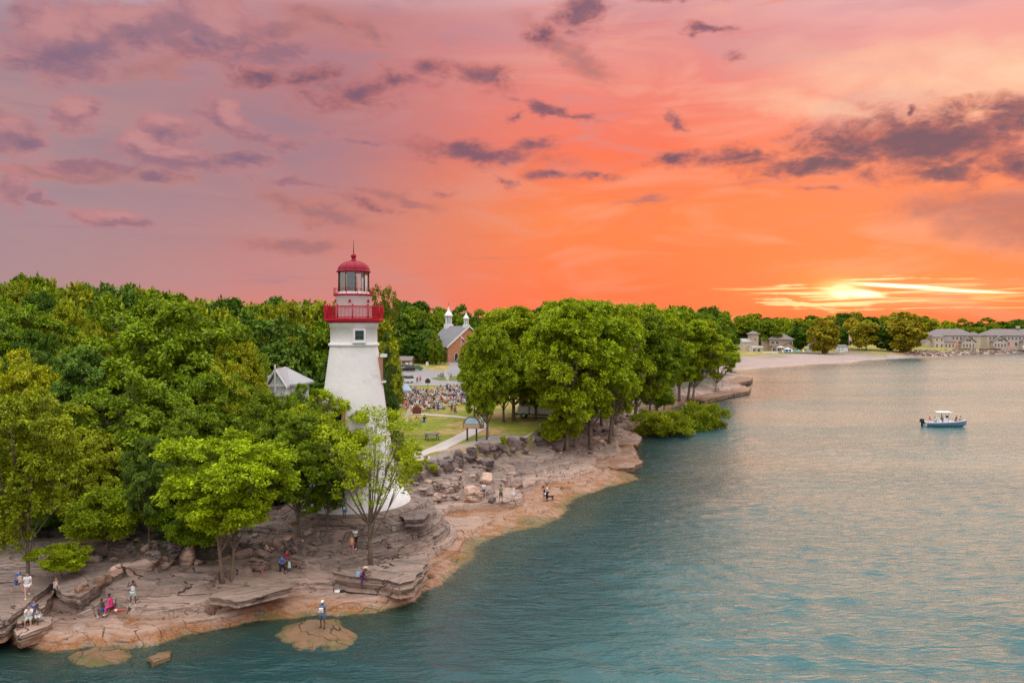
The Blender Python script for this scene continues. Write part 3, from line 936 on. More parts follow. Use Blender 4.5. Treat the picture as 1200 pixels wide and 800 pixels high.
B1 = [(150, 668, 26, 'pale lichened boulder leaning in the pile left of the yellow bush', rock_dry), (135, 672, 22, 'pinkish flat boulder lying below the dark slabs', rock_pale), (165, 672, 34, 'broad speckled boulder behind the girl with raised arms', rock_dry),
      (118, 684, 24, 'tan wedge boulder behind the person in pink', rock_brown), (96, 693, 22, 'brown block beside the woman in white tank top', rock_brown), (190, 664, 26, 'grey boulder in the middle of the rock pile under the trees', rock_dry),
      (218, 660, 40, 'long pale triangular boulder under the bright green tree', rock_pale), (176, 658, 26, 'dark rounded boulder at the wood edge above the pile', rock_dark), (205, 648, 30, 'dark block under the shade tree', rock_dark),
      (152, 652, 26, 'square dark boulder under the low leafy tree', rock_dark), (285, 652, 26, 'grey angular boulder right of the two stemmed tree', rock_dry), (306, 655, 26, 'brown flat boulder above the white bucket', rock_dry),
      (315, 645, 26, 'pale sloping boulder behind the couple on the rock', rock_pale), (336, 634, 18, 'pinkish upright boulder behind the woman in maroon', rock_pale), (350, 635, 16, 'pale square boulder right of the upright pink one', rock_pale),
      (330, 642, 14, 'slim leaning stone between two pink boulders', rock_dry), (388, 596, 18, 'big rounded pink boulder at the left foot of the lighthouse', rock_pale), (300, 668, 40, 'low slab boulder the fishing couple sit on', rock_dry)]
for px, py, w, lb, m in B1:
    boulder(px, py, w, lb, m=m, hk=.9)
rng = random.Random(8)
for i in range(72):
    px = rng.uniform(90, 372)
    py = rng.uniform(626, 662) - max(0, (px - 250)) * .17
    boulder(px, py, rng.uniform(7, 20), 'dark stone in the shaded pile along the wood edge', 'stones in the shaded pile along the wood edge', i + 50, rng.choice([rock_dark, rock_dark, rock_dry, rock_brown]), rng.uniform(.6, 1.1))
# riprap wall below the path
B2 = [(484, 566, 26, 'dark riprap block nearest the lighthouse foot', rock_dark), (506, 552, 22, 'dark pillar shaped riprap block beside the low bush', rock_dark), (519, 545, 20, 'square dark riprap block left of the pair of blocks', rock_dark), (536, 540, 24, 'wide dark riprap block below the concrete path', rock_dark),
      (551, 535, 20, 'tall dark riprap block under the notice board', rock_dark), (569, 530, 30, 'long grey riprap block under the shade tree', rock_dark), (585, 528, 26, 'dark cubic riprap block right of the long grey one', rock_dark), (604, 526, 28, 'dark jagged riprap block by the small weed', rock_dark),
      (614, 518, 18, 'upright dark stone at the corner of the lawn', rock_dark), (634, 522, 30, 'big brown black rock below the leafy stems', rock_dark), (652, 524, 34, 'low dark rock right of the lawn corner', rock_dark), (644, 519, 14, 'round orange boulder among the grove rocks', rock_brown),
      (552, 588, 34, 'large pale square boulder left of the man in white shirt', rock_pale), (568, 565, 26, 'bright pale flat boulder above the anglers', rock_pale), (522, 574, 36, 'grey oval boulder below the rubble slope', rock_dry), (607, 571, 22, 'rounded boulder behind the girl with raised hand', rock_dry),
      (560, 541, 20, 'pale tilted flat stone under the riprap wall', rock_pale), (571, 547, 26, 'dark mottled flat boulder under the riprap wall', rock_dark), (576, 588, 12, 'dark stump like stone between the two anglers', rock_dark)]
for px, py, w, lb, m in B2:
    boulder(px, py, w, lb, m=m, hk=1.0)
for i in range(38):
    t = rng.uniform(0, 1)
    px = 476 + 150 * t; py = 562 - 40 * math.sin(t * 1.5) + rng.uniform(-4, 9)
    boulder(px, py, rng.uniform(8, 16), 'dark blocky stone packed in the riprap wall', 'small stones of the riprap wall', 200 + i, rock_dark, rng.uniform(.8, 1.3))
for i in range(58):
    px = rng.gauss(536, 26); py = 562 + rng.uniform(-14, 22) - (px - 536) * .18
    boulder(px, py, rng.uniform(5, 15), 'broken pinkish slab on the rubble slope below the riprap', 'broken slabs of the rubble slope', 300 + i, rng.choice([rock_dry, rock_dry, rock_pale, rock_brown]), rng.uniform(.35, .6))
for i in range(110):
    px = rng.uniform(640, 760); py = rng.uniform(462, 532)
    if py < 532 - (px - 640) * .62 - 10 or py > 534 - (px - 690) * .45: continue
    boulder(px, py, rng.uniform(4, 13), 'tumbled stone on the bank among the grove trunks', 'tumbled stones among the grove trunks', 500 + i, rng.choice([rock_dry, rock_brown, rock_pale, rock_dark]), rng.uniform(.5, .9))
# far sea wall by the apartment houses: too many and too small to tell apart
def sea_wall():
    vs, fs = [], []
    for i in range(170):
        px = rng.uniform(1060, 1206); py = rng.uniform(411.0, 418.0) - (px - 1060) * .028
        p = hit(px, py)
        if p is None or p.y < 380: continue
        me = rng.choice(BLOCKS + ROCKS)
        sc = rng.uniform(.7, 1.9)
        M = Matrix.Translation((p.x, p.y, p.z + .2)) @ Matrix.Rotation(rng.uniform(0, 6.28), 4, 'Z') @ Matrix.Diagonal((sc, sc * .8, sc * rng.uniform(.6, 1), 1))
        off = len(vs)
        vs += [tuple(M @ v.co) for v in me.vertices]; fs += [[off + k for k in f.vertices] for f in me.polygons]
    mb = MB(); mb.add(vs, fs, 0)
    me = bpy.data.meshes.new('sea_wall_rubble'); me.from_pydata(vs, [], fs); me.materials.append(rockmat('sea_wall_stone', False, .85)); me.update()
    tag(link('sea_wall_rubble', me), 'bank of grey rubble along the far shore before the apartment houses', 'rubble', None, 'stuff')
sea_wall()
# ------------------------------------------------------------------ trees
leaf = leafmat()
bark = barkmat()
bark_pale = pmat('bark_pale', (.30, .25, .19), .9, .35, 3.0, .03, 14, stain=((.45, .40, .34), 1.8, .6))

def leaf_quads(rng, cen, nrm, rad, per, L, W, droop, flat=.6):
    """sprays of leaves: around each clump centre a flattened dome of rhombic leaves"""
    N = len(cen)
    c = np.repeat(cen, per, 0); nn = np.repeat(nrm, per, 0); r = np.repeat(rad, per)[:, None]
    d = rng.normal(size=(N * per, 3)); d /= np.linalg.norm(d, axis=1, keepdims=True)
    rr = rng.uniform(.15, 1.0, (N * per, 1)) ** .6
    off = d * rr
    off[:, 2] *= flat
    off[:, 2] -= .35 * (off[:, 0] ** 2 + off[:, 1] ** 2) * droop
    p = c + off * r
    out = np.stack([off[:, 0], off[:, 1], off[:, 2] * .4], 1) + nn * .5 + rng.normal(size=(N * per, 3)) * .45
    out[:, 2] -= droop * .75
    t = out / (np.linalg.norm(out, axis=1, keepdims=True) + 1e-9)
    upn = nn * .8 + np.array([0, 0, .8]) + rng.normal(size=(N * per, 3)) * .55
    w = np.cross(t, upn); w /= (np.linalg.norm(w, axis=1, keepdims=True) + 1e-9)
    s = rng.uniform(.65, 1.3, (N * per, 1))
    a = p; b = p + t * L * s * .45 + w * W * s * .5; e = p + t * L * s; f = p + t * L * s * .45 - w * W * s * .5
    co = np.stack([a, b, e, f], 1).reshape(-1, 3)
    fa = np.arange(N * per * 4).reshape(-1, 4)
    return co, fa

def bez(a, b, c, n=7):
    return [tuple((1 - t) ** 2 * np.array(a) + 2 * t * (1 - t) * np.array(b) + t * t * np.array(c)) for t in np.linspace(0, 1, n)]

def tree_proto(seed, H=10, rx=4.0, z0=.28, lobes=15, lobe_r=.34, clumps=26, per=46, L=.36, W=.2, droop=.5, tr=.18, stems=1, lean=0.0, flatlobe=.72, shape='round', inner=6, twig=True, bk=None, clump_r=.36, fork=.4, spread=1.0):
    rng = np.random.default_rng(seed)
    zt, zb = H * .985, H * z0
    hc, rz = (zt + zb) / 2, (zt - zb) / 2
    cs = []
    k = 0
    for i in range(lobes):
        f = (i + .5) / lobes
        zz = 1 - 2 * f
        ph = i * 2.39996 + rng.uniform(-.35, .35)
        s = math.sqrt(max(0, 1 - zz * zz))
        if shape == 'cone': s = (1 - (zz + 1) / 2) * .9 + .1
        if shape == 'vase': s = s * (.75 + .35 * (zz + 1) / 2)
        if shape == 'umbrella': s = s * (1.0 if zz > -.2 else .8); zz = zz * .8 + .15
        m = rng.uniform(.50, .98)
        cs.append((math.cos(ph) * s * rx * m, math.sin(ph) * s * rx * m, hc + zz * rz * rng.uniform(.58, .92)))
    for i in range(inner):
        v = rng.normal(size=3); v /= np.linalg.norm(v); v *= rng.uniform(.1, .45)
        cs.append((v[0] * rx, v[1] * rx, hc + v[2] * rz))
    cs = np.array(cs)
    cs[:, 0] += lean * (cs[:, 2] / H) ** 1.3
    lr = rx * lobe_r * rng.uniform(.55, 1.25, len(cs))
    if shape == 'cone': lr *= np.clip(1.25 - (cs[:, 2] - zb) / (zt - zb), .25, 1)
    C_, N_, R_ = [], [], []
    for c, r in zip(cs, lr):
        kk = max(4, int(clumps * (r / (rx * lobe_r)) ** 2))
        d = rng.normal(size=(kk * 2, 3)); d /= np.linalg.norm(d, axis=1, keepdims=True)
        outw = c - np.array([lean * .5, 0, hc]); outw = outw / (np.linalg.norm(outw) + 1e-9)
        sc = d[:, 2] * .8 + d @ outw * .55 + rng.uniform(-.5, .5, kk * 2)
        d = d[np.argsort(-sc)[:kk]]
        q = d * r * rng.uniform(.70, 1.12, (kk, 1)); q[:, 2] *= flatlobe
        C_.append(c + q); N_.append(d); R_.append(rng.uniform(.7, 1.3, kk) * clump_r * r ** .5)
    C_, N_, R_ = np.vstack(C_), np.vstack(N_), np.concatenate(R_)
    co, fa = leaf_quads(rng, C_, N_, R_, per, L, W, droop)
    crown = np_mesh('crown', co, fa, [leaf])
    mb = MB()
    # trunk(s) and limbs
    bases = [(0, 0, -.5)] if stems == 1 else [(.22 * math.cos(i * 6.28 / stems), .22 * math.sin(i * 6.28 / stems), -.5) for i in range(stems)]
    ends = []
    for i, b in enumerate(bases):
        ang = i * 6.28 / stems + .4
        off = 0 if stems == 1 else rx * .30
        e = (off * math.cos(ang) + lean * .75, off * math.sin(ang), zb + (zt - zb) * .62)
        mid = (b[0] + off * .25 * math.cos(ang) + lean * .15 + rng.uniform(-.1, .1), b[1] + off * .25 * math.sin(ang), e[2] * .5)
        pts = bez(b, mid, e, 10)
        rr = [tr * (1 - .80 * t ** .9) * (1.35 if j == 0 else 1) for j, t in enumerate(np.linspace(0, 1, 10))]
        mb.tube(pts, rr, 8)
        ends.append((pts, rr))
    order = rng.permutation(len(cs))[: min(len(cs), 14)]
    for j in order:
        c = cs[j]
        pts, rr = ends[j % len(ends)]
        zs = min(max(zb * (1 - fork) + (c[2] - zb) * .25, H * .12), pts[-1][2] * .95)
        k = min(range(len(pts)), key=lambda q: abs(pts[q][2] - zs))
        a = np.array(pts[k])
        md = a + (c - a) * np.array([.55, .55, .35]) * spread
        lim = bez(a, md, c, 6)
        r0 = rr[k] * .55
        mb.tube(lim, [r0 * (1 - .8 * t) for t in np.linspace(0, 1, 6)], 5, caps=False)
        if twig:
            for _ in range(4):
                e = c + rng.normal(size=3) * lr[j] * np.array([.55, .55, .4])
                mb.tube([lim[3], tuple((np.array(lim[4]) + e) / 2), tuple(e)], [r0 * .35, r0 * .22, r0 * .1], 4, caps=False)
    me = mb.build('trunk', bk or bark).data
    o = bpy.data.objects[-1] if False else None
    for ob in [x for x in C.objects if x.data is me]:
        bpy.data.objects.remove(ob)
    ex = float(np.abs(co[:, 0]).max() + np.abs(co[:, 1]).max()) / 2
    return dict(crown=crown, trunk=me, H=float(co[:, 2].max()), W=2 * ex * .93)

TP = {}
TP['broad_a'] = tree_proto(1, 11, 5.0, .12, 22, .33, 32, 78, .27, .15, .6, .22)
TP['broad_b'] = tree_proto(2, 11, 4.6, .14, 20, .35, 30, 78, .28, .15, .8, .22, flatlobe=.6)
TP['broad_c'] = tree_proto(3, 11, 4.8, .10, 26, .29, 24, 76, .26, .14, .7, .2, flatlobe=.55, shape='vase')
TP['front_bright'] = tree_proto(4, 9.3, 3.5, .20, 28, .30, 26, 72, .175, .105, .35, .135, stems=2, shape='umbrella', flatlobe=.7, clump_r=.34)
TP['front_low'] = tree_proto(5, 5, 2.9, .10, 22, .30, 22, 62, .185, .105, .5, .12, shape='umbrella', flatlobe=.6, clump_r=.44)
TP['front_sparse'] = tree_proto(6, 10, 4.2, .36, 26, .22, 15, 32, .15, .085, .25, .155, inner=3, shape='vase', fork=.62, clump_r=.36)
TP['front_tall'] = tree_proto(7, 11, 3.4, .20, 26, .31, 27, 74, .195, .11, .6, .16)
TP['grove_a'] = tree_proto(8, 17, 5.6, .15, 30, .32, 30, 78, .31, .18, .4, .30, clump_r=.42)
TP['grove_b'] = tree_proto(9, 17, 5.2, .14, 32, .29, 27, 78, .31, .17, .5, .28, shape='vase', clump_r=.42)
TP['grove_lean'] = tree_proto(10, 15, 5.0, .24, 22, .30, 25, 70, .30, .16, .5, .30, lean=3.0, clump_r=.4)
TP['cedar'] = tree_proto(11, 11, 2.6, .04, 34, .36, 22, 60, .20, .07, .4, .16, shape='cone', flatlobe=.6)
TP['airy'] = tree_proto(17, 15, 4.6, .16, 26, .22, 16, 60, .30, .15, .5, .24, inner=4, shape='vase', fork=.6, clump_r=.46, lean=2.2, bk=bark_pale)
TP['far_a'] = tree_proto(12, 16, 6.0, .10, 20, .34, 26, 20, .85, .5, .5, .3, twig=False, clump_r=.5)
TP['far_b'] = tree_proto(13, 16, 5.4, .08, 22, .32, 24, 20, .85, .48, .6, .3, twig=False, shape='vase', clump_r=.5)
TP['far_c'] = tree_proto(14, 15, 6.4, .06, 24, .30, 22, 20, .85, .5, .5, .3, twig=False, flatlobe=.6, clump_r=.5)
TP['willow_bush'] = tree_proto(15, 4.2, 3.2, .04, 30, .24, 16, 40, .30, .075, -.25, .06, stems=3, clump_r=.55, fork=.9, shape='vase')
TP['bare_top'] = tree_proto(16, 16, 5.0, .35, 16, .24, 12, 14, .6, .3, .3, .28, shape='vase', clump_r=.5)

GREEN = dict(bright=(.34, .43, .009), mid=(.185, .275, .010), deep=(.085, .170, .011), yellow=(.40, .41, .010), olive=(.265, .31, .010), glow_gold=(.40, .36, .024), cool=(.125, .215, .024), dark=(.06, .10, .014), grove=(.295, .385, .010))  # the golden entry has sunset glow put into the leaf colour
BASES = {}
def tree(proto, px, ytop, D, wpx, color, label, group=None, name='tree', base=None, cat='tree', rot=None, seed=None, tint=1.0):
    """a tree whose crown is WPX wide and tops out at pixel YTOP, standing at distance D (or on pixel BASE)"""
    tp = TP[proto]
    rng = random.Random(seed if seed is not None else int(px * 31 + ytop * 17))
    if base is not None:
        g = hit(*base)
    else:
        g = PD(px, 400, D); g.z = drop(g.x, D) if D < 400 else th(g.x, D)
    D = g.y
    top = PD(px, ytop, D).z
    H = max(1.2, top - g.z)
    w = wpx / FPX * D
    root = empty(name, (g.x, g.y, g.z - .05), rng.uniform(0, 6.28) if rot is None else rot, label, cat, group)
    root.scale = (w / tp['W'], w / tp['W'], H / tp['H'])
    t = link('trunk', tp['trunk'], root)
    c = link('crown', tp['crown'], root)
    col = GREEN[color] if isinstance(color, str) else color
    k = rng.uniform(.9, 1.1) * tint
    c.color = (col[0] * k * rng.uniform(.94, 1.06), col[1] * k, col[2] * k, 1)
    return root

# front row along the rocks
tree('front_bright', 262, 499, 0, 158, 'bright', 'bright green tree with two pale stems standing alone on the rocks', base=(266, 682), rot=.5)
tree('front_sparse', 432, 474, 0, 150, 'bright', 'thin open tree on the rock in front of the lighthouse', base=(434, 656), rot=1.2, tint=.92)
tree('front_low', 126, 563, 0, 112, 'bright', 'low spreading leafy tree above the dark rock pile', base=(126, 648), tint=.85)
tree('front_low', 66, 634, 0, 70, 'bright', 'small yellow green bush over the slab beside the bathers', base=(72, 676), name='bush', cat='bush', tint=.8)
tree('front_tall', 22, 452, 0, 124, 'olive', 'yellowish tree with a leaning trunk at the left edge of the rocks', base=(33, 684))
tree('front_tall', 172, 508, 0, 62, 'cool', 'slim tree with a straight bare trunk between the low tree and the bright tree', base=(175, 647))
tree('front_low', 228, 585, 0, 90, 'mid', 'deep green bush in the shade under the bright two stemmed tree', base=(226, 652), name='bush', cat='bush')
tree('front_tall', 345, 480, 0, 108, 'mid', 'dense dark tree between the bright tree and the lighthouse', base=(350, 632), tint=.85)
tree('front_tall', 378, 520, 0, 62, 'deep', 'small dark tree against the left foot of the lighthouse', base=(384, 618))
tree('broad_b', 388, 452, 52.5, 118, 'bright', 'bright rounded crown before the left side of the lighthouse', tint=.8)
tree('broad_a', 318, 455, 57, 86, 'mid', 'round green crown under the roof of the white house')
tree('broad_c', 60, 455, 52, 150, 'olive', 'wide yellowish green crown behind the leaning tree at the left edge')
tree('broad_b', 165, 430, 56, 150, 'mid', 'layered green crown with drooping sprays behind the slim tree')
tree('broad_a', 108, 505, 51, 96, 'olive', 'olive crown just above the low spreading tree')
tree('broad_c', 228, 470, 53, 100, 'mid', 'green crown directly behind the bright two stemmed tree', tint=.9)
tree('broad_b', 15, 405, 60, 100, 'yellow', 'yellow crowned tree at the left edge of the wood')
tree('broad_a', 198, 345, 71, 190, 'mid', 'largest broad tree rising in the middle of the left wood', tint=1.05)
tree('broad_c', 95, 402, 64, 120, 'cool', 'grey green feathery tree left of the largest broad tree')
tree('broad_a', 276, 396, 70, 84, 'yellow', 'yellow green tree beside the grey roof of the white house', tint=.85)
tree('broad_b', 258, 425, 63, 90, 'olive', 'olive tree below the right side of the largest broad tree')
tree('broad_c', 40, 352, 80, 130, 'mid', 'leafy tree with a pale layered crown at the upper left')
tree('cedar', 452, 385, 68, 54, 'dark', 'dark cedar close behind the right side of the lighthouse', name='cedar_tree', tint=1.1)
tree('broad_a', 446, 396, 82, 60, 'olive', 'olive tree peeping out above the dark cedar')
rng = random.Random(5)
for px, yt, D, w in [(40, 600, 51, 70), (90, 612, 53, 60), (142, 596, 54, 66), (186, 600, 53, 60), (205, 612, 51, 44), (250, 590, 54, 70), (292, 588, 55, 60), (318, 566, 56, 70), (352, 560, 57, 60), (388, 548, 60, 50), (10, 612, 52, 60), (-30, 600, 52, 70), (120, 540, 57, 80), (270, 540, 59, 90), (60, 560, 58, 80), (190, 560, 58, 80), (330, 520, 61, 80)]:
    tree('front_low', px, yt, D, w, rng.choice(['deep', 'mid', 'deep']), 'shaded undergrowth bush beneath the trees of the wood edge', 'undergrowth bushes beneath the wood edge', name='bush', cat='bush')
tree('broad_b', 356, 446, 67, 62, 'mid', 'green crown hiding the walls of the white house on the right')
tree('broad_c', 309, 450, 66, 50, 'olive', 'olive crown hiding the walls of the white house on the left')
# the wood behind, up to the skyline
rng = random.Random(21)
WL = {'mid': 'full green tree packed in the wood left of the lighthouse', 'deep': 'deep green tree packed in the wood left of the lighthouse', 'olive': 'olive green tree packed in the wood left of the lighthouse', 'cool': 'bluish green tree packed in the wood left of the lighthouse'}
def skyline(px):
    return float(np.interp(px, [-80, 0, 30, 60, 120, 160, 180, 215, 240, 275, 290, 330, 360, 400, 440, 470, 500, 530, 560, 600], [316, 318, 318, 324, 322, 330, 335, 330, 341, 338, 348, 343, 346, 348, 352, 349, 353, 357, 360, 362]))
for D, dy, step in ((66, 88, 62), (78, 52, 56), (90, 30, 50), (104, 14, 46), (120, 4, 40), (140, 0, 36)):
    px = -70 + rng.uniform(0, 30)
    while px < 445:
        far_enough = px < 330 or D > 85
        if far_enough and not (D < 100 and 285 < px < 372):
            col = rng.choice(['mid', 'mid', 'deep', 'olive', 'cool'])
            tree(rng.choice(['broad_a', 'broad_b', 'broad_c'] if D < 95 else ['far_a', 'far_b', 'far_c', 'broad_a']), px, skyline(px) + dy + rng.uniform(-3, 10), D + rng.uniform(-5, 5), rng.uniform(66, 104) * (80 / D) ** .4, col, WL[col], 'trees of the wood left of the lighthouse: ' + col)
        px += step * rng.uniform(.7, 1.2)
# wood behind the car park and up the hill round the church
HL = {'mid': 'green tree on the slope round the church', 'deep': 'dark green tree on the slope round the church', 'cool': 'bluish green tree on the slope round the church'}
for px, yt, D, w in [(490, 372, 262, 46), (502, 384, 255, 32), (474, 366, 262, 46), (493, 362, 285, 40), (462, 360, 258, 46), (512, 366, 310, 30), (482, 393, 250, 30), (501, 398, 248, 30), (468, 392, 252, 30), (448, 356, 210, 50), (430, 352, 210, 50), (521, 408, 246, 7)]:
    c = rng.choice(['deep', 'mid', 'cool', 'deep'])
    tree(rng.choice(['far_a', 'far_b', 'far_c']), px, yt, D, w, c, HL[c], 'trees on the slope round the church: ' + c)
px = 420
while px < 838:
    for D, dy in ((330, 6), (380, 0)):
        c = rng.choice(['deep', 'mid', 'cool', 'deep'])
        tree(rng.choice(['far_a', 'far_b', 'far_c']), px + rng.uniform(-6, 6), (skyline(px) if px < 600 else 358) + dy + rng.uniform(-3, 4), D + rng.uniform(-12, 12), rng.uniform(30, 46), c, HL[c], 'trees on the slope round the church: ' + c)
    px += rng.uniform(20, 28)
for px, yt, D, w in [(566, 372, 235, 26), (566, 384, 215, 22), (510, 388, 244, 20), (515, 400, 242, 12), (557, 394, 240, 14), (572, 378, 200, 40), (548, 363, 300, 26), (590, 372, 190, 44)]:
    c = rng.choice(['mid', 'deep'])
    tree(rng.choice(['far_a', 'far_b', 'far_c']), px, yt, D, w, c, HL[c], 'trees on the slope round the church: ' + c)
tree('bare_top', 450, 330, 150, 44, 'olive', 'thin topped tree rising over the wood right of the lantern', tint=.6)
# the grove on the point
tree('grove_a', 582, 378, 0, 74, 'grove', 'left tree of the grove with its straight trunk by the notice board', base=(571, 515), tint=.82)
tree('grove_a', 634, 352, 0, 118, 'grove', 'widest crown of the grove over the white truck', base=(664, 528))
tree('grove_b', 690, 347, 0, 124, 'grove', 'tall middle tree of the grove with a pale bare trunk', base=(692, 524))
tree('grove_b', 668, 350, 101, 110, 'grove', 'full crowned grove tree behind the pale trunk', tint=.92)
tree('grove_lean', 735, 352, 0, 96, 'bright', 'slanting grove tree leaning over the rocky bank', base=(714, 520), rot=0, tint=.85)
tree('grove_a', 610, 365, 110, 90, 'grove', 'grove tree over the crowd side of the lawn', tint=.86)
tree('grove_a', 745, 362, 125, 100, 'mid', 'rounded grove tree beyond the slanting one')
tree('grove_b', 705, 350, 112, 90, 'grove', 'grove tree with a thinning top on the skyline', tint=.9)
tree('grove_a', 590, 385, 101, 70, 'grove', 'low grove crown just right of the straight trunk', tint=.8)
tree('grove_a', 602, 356, 102, 104, 'grove', 'grove crown between the straight trunk and the widest crown', tint=.92)
for px, yt, D, w, lb in [(650, 348, 113, 84, 'grove crown closing the skyline over the white canopies'), (722, 350, 119, 80, 'grove crown closing the skyline behind the slanting tree'), (762, 353, 132, 70, 'low grove crown stepping down toward the point'), (556, 388, 106, 48, 'small grove crown at the crowd end of the grove'), (676, 346, 104, 76, 'topmost grove crown between the two tallest trees')]:
    tree('grove_b', px, yt, D, w, 'grove', lb, tint=rng.uniform(.85, 1.05))
tree('grove_b', 628, 400, 104, 84, 'grove', 'low broad grove crown over the parked truck', tint=.84)
tree('grove_a', 718, 372, 106, 88, 'grove', 'grove tree between the slanting one and the pale trunk', tint=.9)
tree('front_low', 664, 475, 0, 60, 'bright', 'leafy sucker growth round the foot of the grove', base=(662, 524), name='bush', cat='bush', tint=.75)
tree('front_low', 645, 490, 0, 34, 'bright', 'green sapling clump at the corner of the lawn', base=(647, 524), name='bush', cat='bush', tint=.75)
tree('grove_b', 798, 360, 0, 84, 'grove', 'tall tree with a curved brown trunk on the wooded point', base=(796, 470))
tree('grove_lean', 832, 372, 0, 78, 'bright', 'pale leaning tree over the water on the wooded point', base=(806, 468), rot=0, tint=.72)
tree('grove_a', 770, 366, 145, 70, 'mid', 'green tree on the near side of the wooded point')
tree('airy', 822, 382, 0, 76, 'bright', 'wispy pale tree leaning out from the end of the wooded point', base=(812, 466), rot=0, tint=.8)
tree('airy', 846, 396, 0, 56, 'bright', 'low wispy tree farthest out on the wooded point', base=(838, 458), rot=0, tint=.8)
tree('airy', 786, 372, 0, 66, 'grove', 'airy tree before the curved brown trunk', base=(778, 480), rot=.3, tint=.95)
tree('grove_a', 824, 364, 215, 60, 'mid', 'round tree on the far side of the wooded point', tint=.9)
tree('grove_b', 842, 371, 250, 40, 'mid', 'green tree at the tip of the wooded point')
tree('far_a', 796, 356, 230, 64, 'mid', 'full tree crowning the wooded point')
tree('far_c', 856, 374, 300, 22, 'deep', 'dark low tree screening the white beach house')
tree('front_low', 770, 446, 140, 54, 'mid', 'shrub on the bank by the wooded point', name='bush', cat='bush')
tree('willow_bush', 778, 478, 0, 78, 'olive', 'left half of the willow scrub wading in the lake', base=(776, 517), name='bush', cat='bush', tint=.9)
tree('willow_bush', 822, 467, 0, 68, 'olive', 'taller willow clump farthest out in the lake', base=(822, 519), name='bush', cat='bush', tint=1.0)
tree('willow_bush', 800, 488, 0, 60, 'mid', 'middle willow clump wading between two others', base=(800, 518), name='bush', cat='bush')
for px, py, w, lb in [(486, 560, 34, 'leafy shrub hanging over the riprap beside the lighthouse'), (474, 548, 40, 'green shrub at the foot of the path by the lighthouse'), (508, 556, 14, 'small yellowish weed tuft among the riprap'), (590, 522, 9, 'tiny green weed growing between dark riprap blocks')]:
    tree('front_low', px, py - w * .7, 0, w, 'bright', lb, base=(px, py), name='bush', cat='bush', tint=.9)
# far shore
FL = {'mid': 'green tree of the far shore wood', 'olive': 'olive tree of the far shore wood', 'deep': 'dark tree of the far shore wood', 'glow_gold': 'tree of the far shore wood with sunset glow painted into its leaves'}
px = 850
def farsky(px):
    return float(np.interp(px, [840, 880, 900, 940, 985, 1005, 1030, 1050, 1070, 1085, 1110, 1140, 1160, 1200, 1300], [361, 366, 368, 367, 366, 365, 370, 366, 362, 368, 371, 374, 370, 374, 372]))
while px < 1290:
    for D, dy in ((575, 5), (640, 0)):
        c = rng.choice(['glow_gold', 'olive', 'glow_gold', 'deep'] if 915 < px < 1100 else ['deep', 'mid', 'olive'])  # near the sun, golden and olive leaf colours imitate the sunset glow
        tree(rng.choice(['far_a', 'far_b', 'far_c']), px + rng.uniform(-5, 5), farsky(px) + dy + rng.uniform(-2, 5), D + rng.uniform(-20, 20), rng.uniform(24, 40), c, FL[c], 'trees of the far shore wood: ' + c)
    px += rng.uniform(13, 20)
for px, yt, w, c, lb, D in [(965, 371, 42, 'glow_gold', 'rounded tree with painted golden sunset glow on the lawn right of the tan beach house', 440), (1015, 376, 46, 'glow_gold', 'broad tree with painted brownish sunset glow right of the flagpole', 455), (1062, 364, 52, 'glow_gold', 'tall spreading tree beside the left apartment house', 440), (1040, 380, 36, 'deep', 'dark tree between two broad shore trees', 450),
                            (938, 377, 34, 'deep', 'dark tree rising behind the tan beach house', 480), (1149, 384, 26, 'mid', 'tree in the gap between the two apartment houses', 548), (900, 374, 34, 'mid', 'tree close behind the white beach house', 460), (925, 375, 20, 'bright', 'yellow green tree over the roof of the tan beach house', 500), (990, 384, 30, 'deep', 'dark tree behind the flagpole', 470), (1112, 375, 26, 'bright', 'light green tree over the roof of the left apartment house', 565)]:
    tree(rng.choice(['far_a', 'far_c']), px, yt, D, w, c, lb, tint=.9)
# ------------------------------------------------------------------ materials of the built things
white_wall = pmat('white_stucco', (.80, .77, .75), .8, .06, .8, .03, 3.2, stain=((.58, .53, .49), .6, .45))
white_paint = pmat('white_paint', (.80, .80, .79), .45, .05, 2)
red_paint = pmat('red_paint', (.48, .008, .024), .5, .12, 2, spec=.25)
dome_red = pmat('dome_red', (.31, .006, .025), .5, .16, 1.2, spec=.25, stain=((.30, .02, .03), 1.2, .5))
iron_dark = pmat('iron_dark', (.05, .02, .02), .5, .1)
green_frame = pmat('green_frame', (.012, .12, .10), .5, .15)
dark_glass = pmat('dark_glass', (.015, .025, .03), .08, .1, spec=.8)
brick = pmat('brick', (.50, .22, .12), .85, .28, 1.6, .01, 9)
asphalt = pmat('asphalt_grey', (.30, .27, .26), .9, .12, .3, stain=((.22, .20, .2), .2, .6))
concrete = pmat('concrete_path', (.56, .47, .43), .85, .1, .6, stain=((.42, .36, .33), .5, .5))
gravel_pad = pmat('gravel_pad', (.36, .29, .27), .95, .25, 2.5, .01, 30)
roof_grey = pmat('roof_grey', (.22, .21, .22), .85, .18, .9, .01, 6)
roof_pale = pmat('roof_pale', (.42, .40, .41), .85, .12, 1.1, .01, 6)
roof_brown = pmat('roof_brown', (.23, .185, .175), .85, .18, .7, .01, 6)
tan_wall = pmat('tan_siding', (.46, .36, .28), .8, .1, .6)
beige_wall = pmat('beige_siding', (.55, .46, .38), .8, .1, .6)
wood_brown = pmat('wood_brown', (.22, .115, .06), .75, .2, 3)
wood_grey = pmat('wood_grey', (.20, .18, .17), .85, .2, 3)
post_purple = pmat('dark_post', (.05, .022, .03), .6, .1)
skyblue = pmat('board_blue', (.36, .60, .72), .5, .25, 3)
rubber = pmat('rubber', (.02, .02, .02), .7, .1)
chrome = pmat('wheel_metal', (.5, .5, .5), .35, .05, metal=.9)
carpaint = pmat('car_paint', (1, 1, 1), .25, .03, objcol=True, spec=.6)
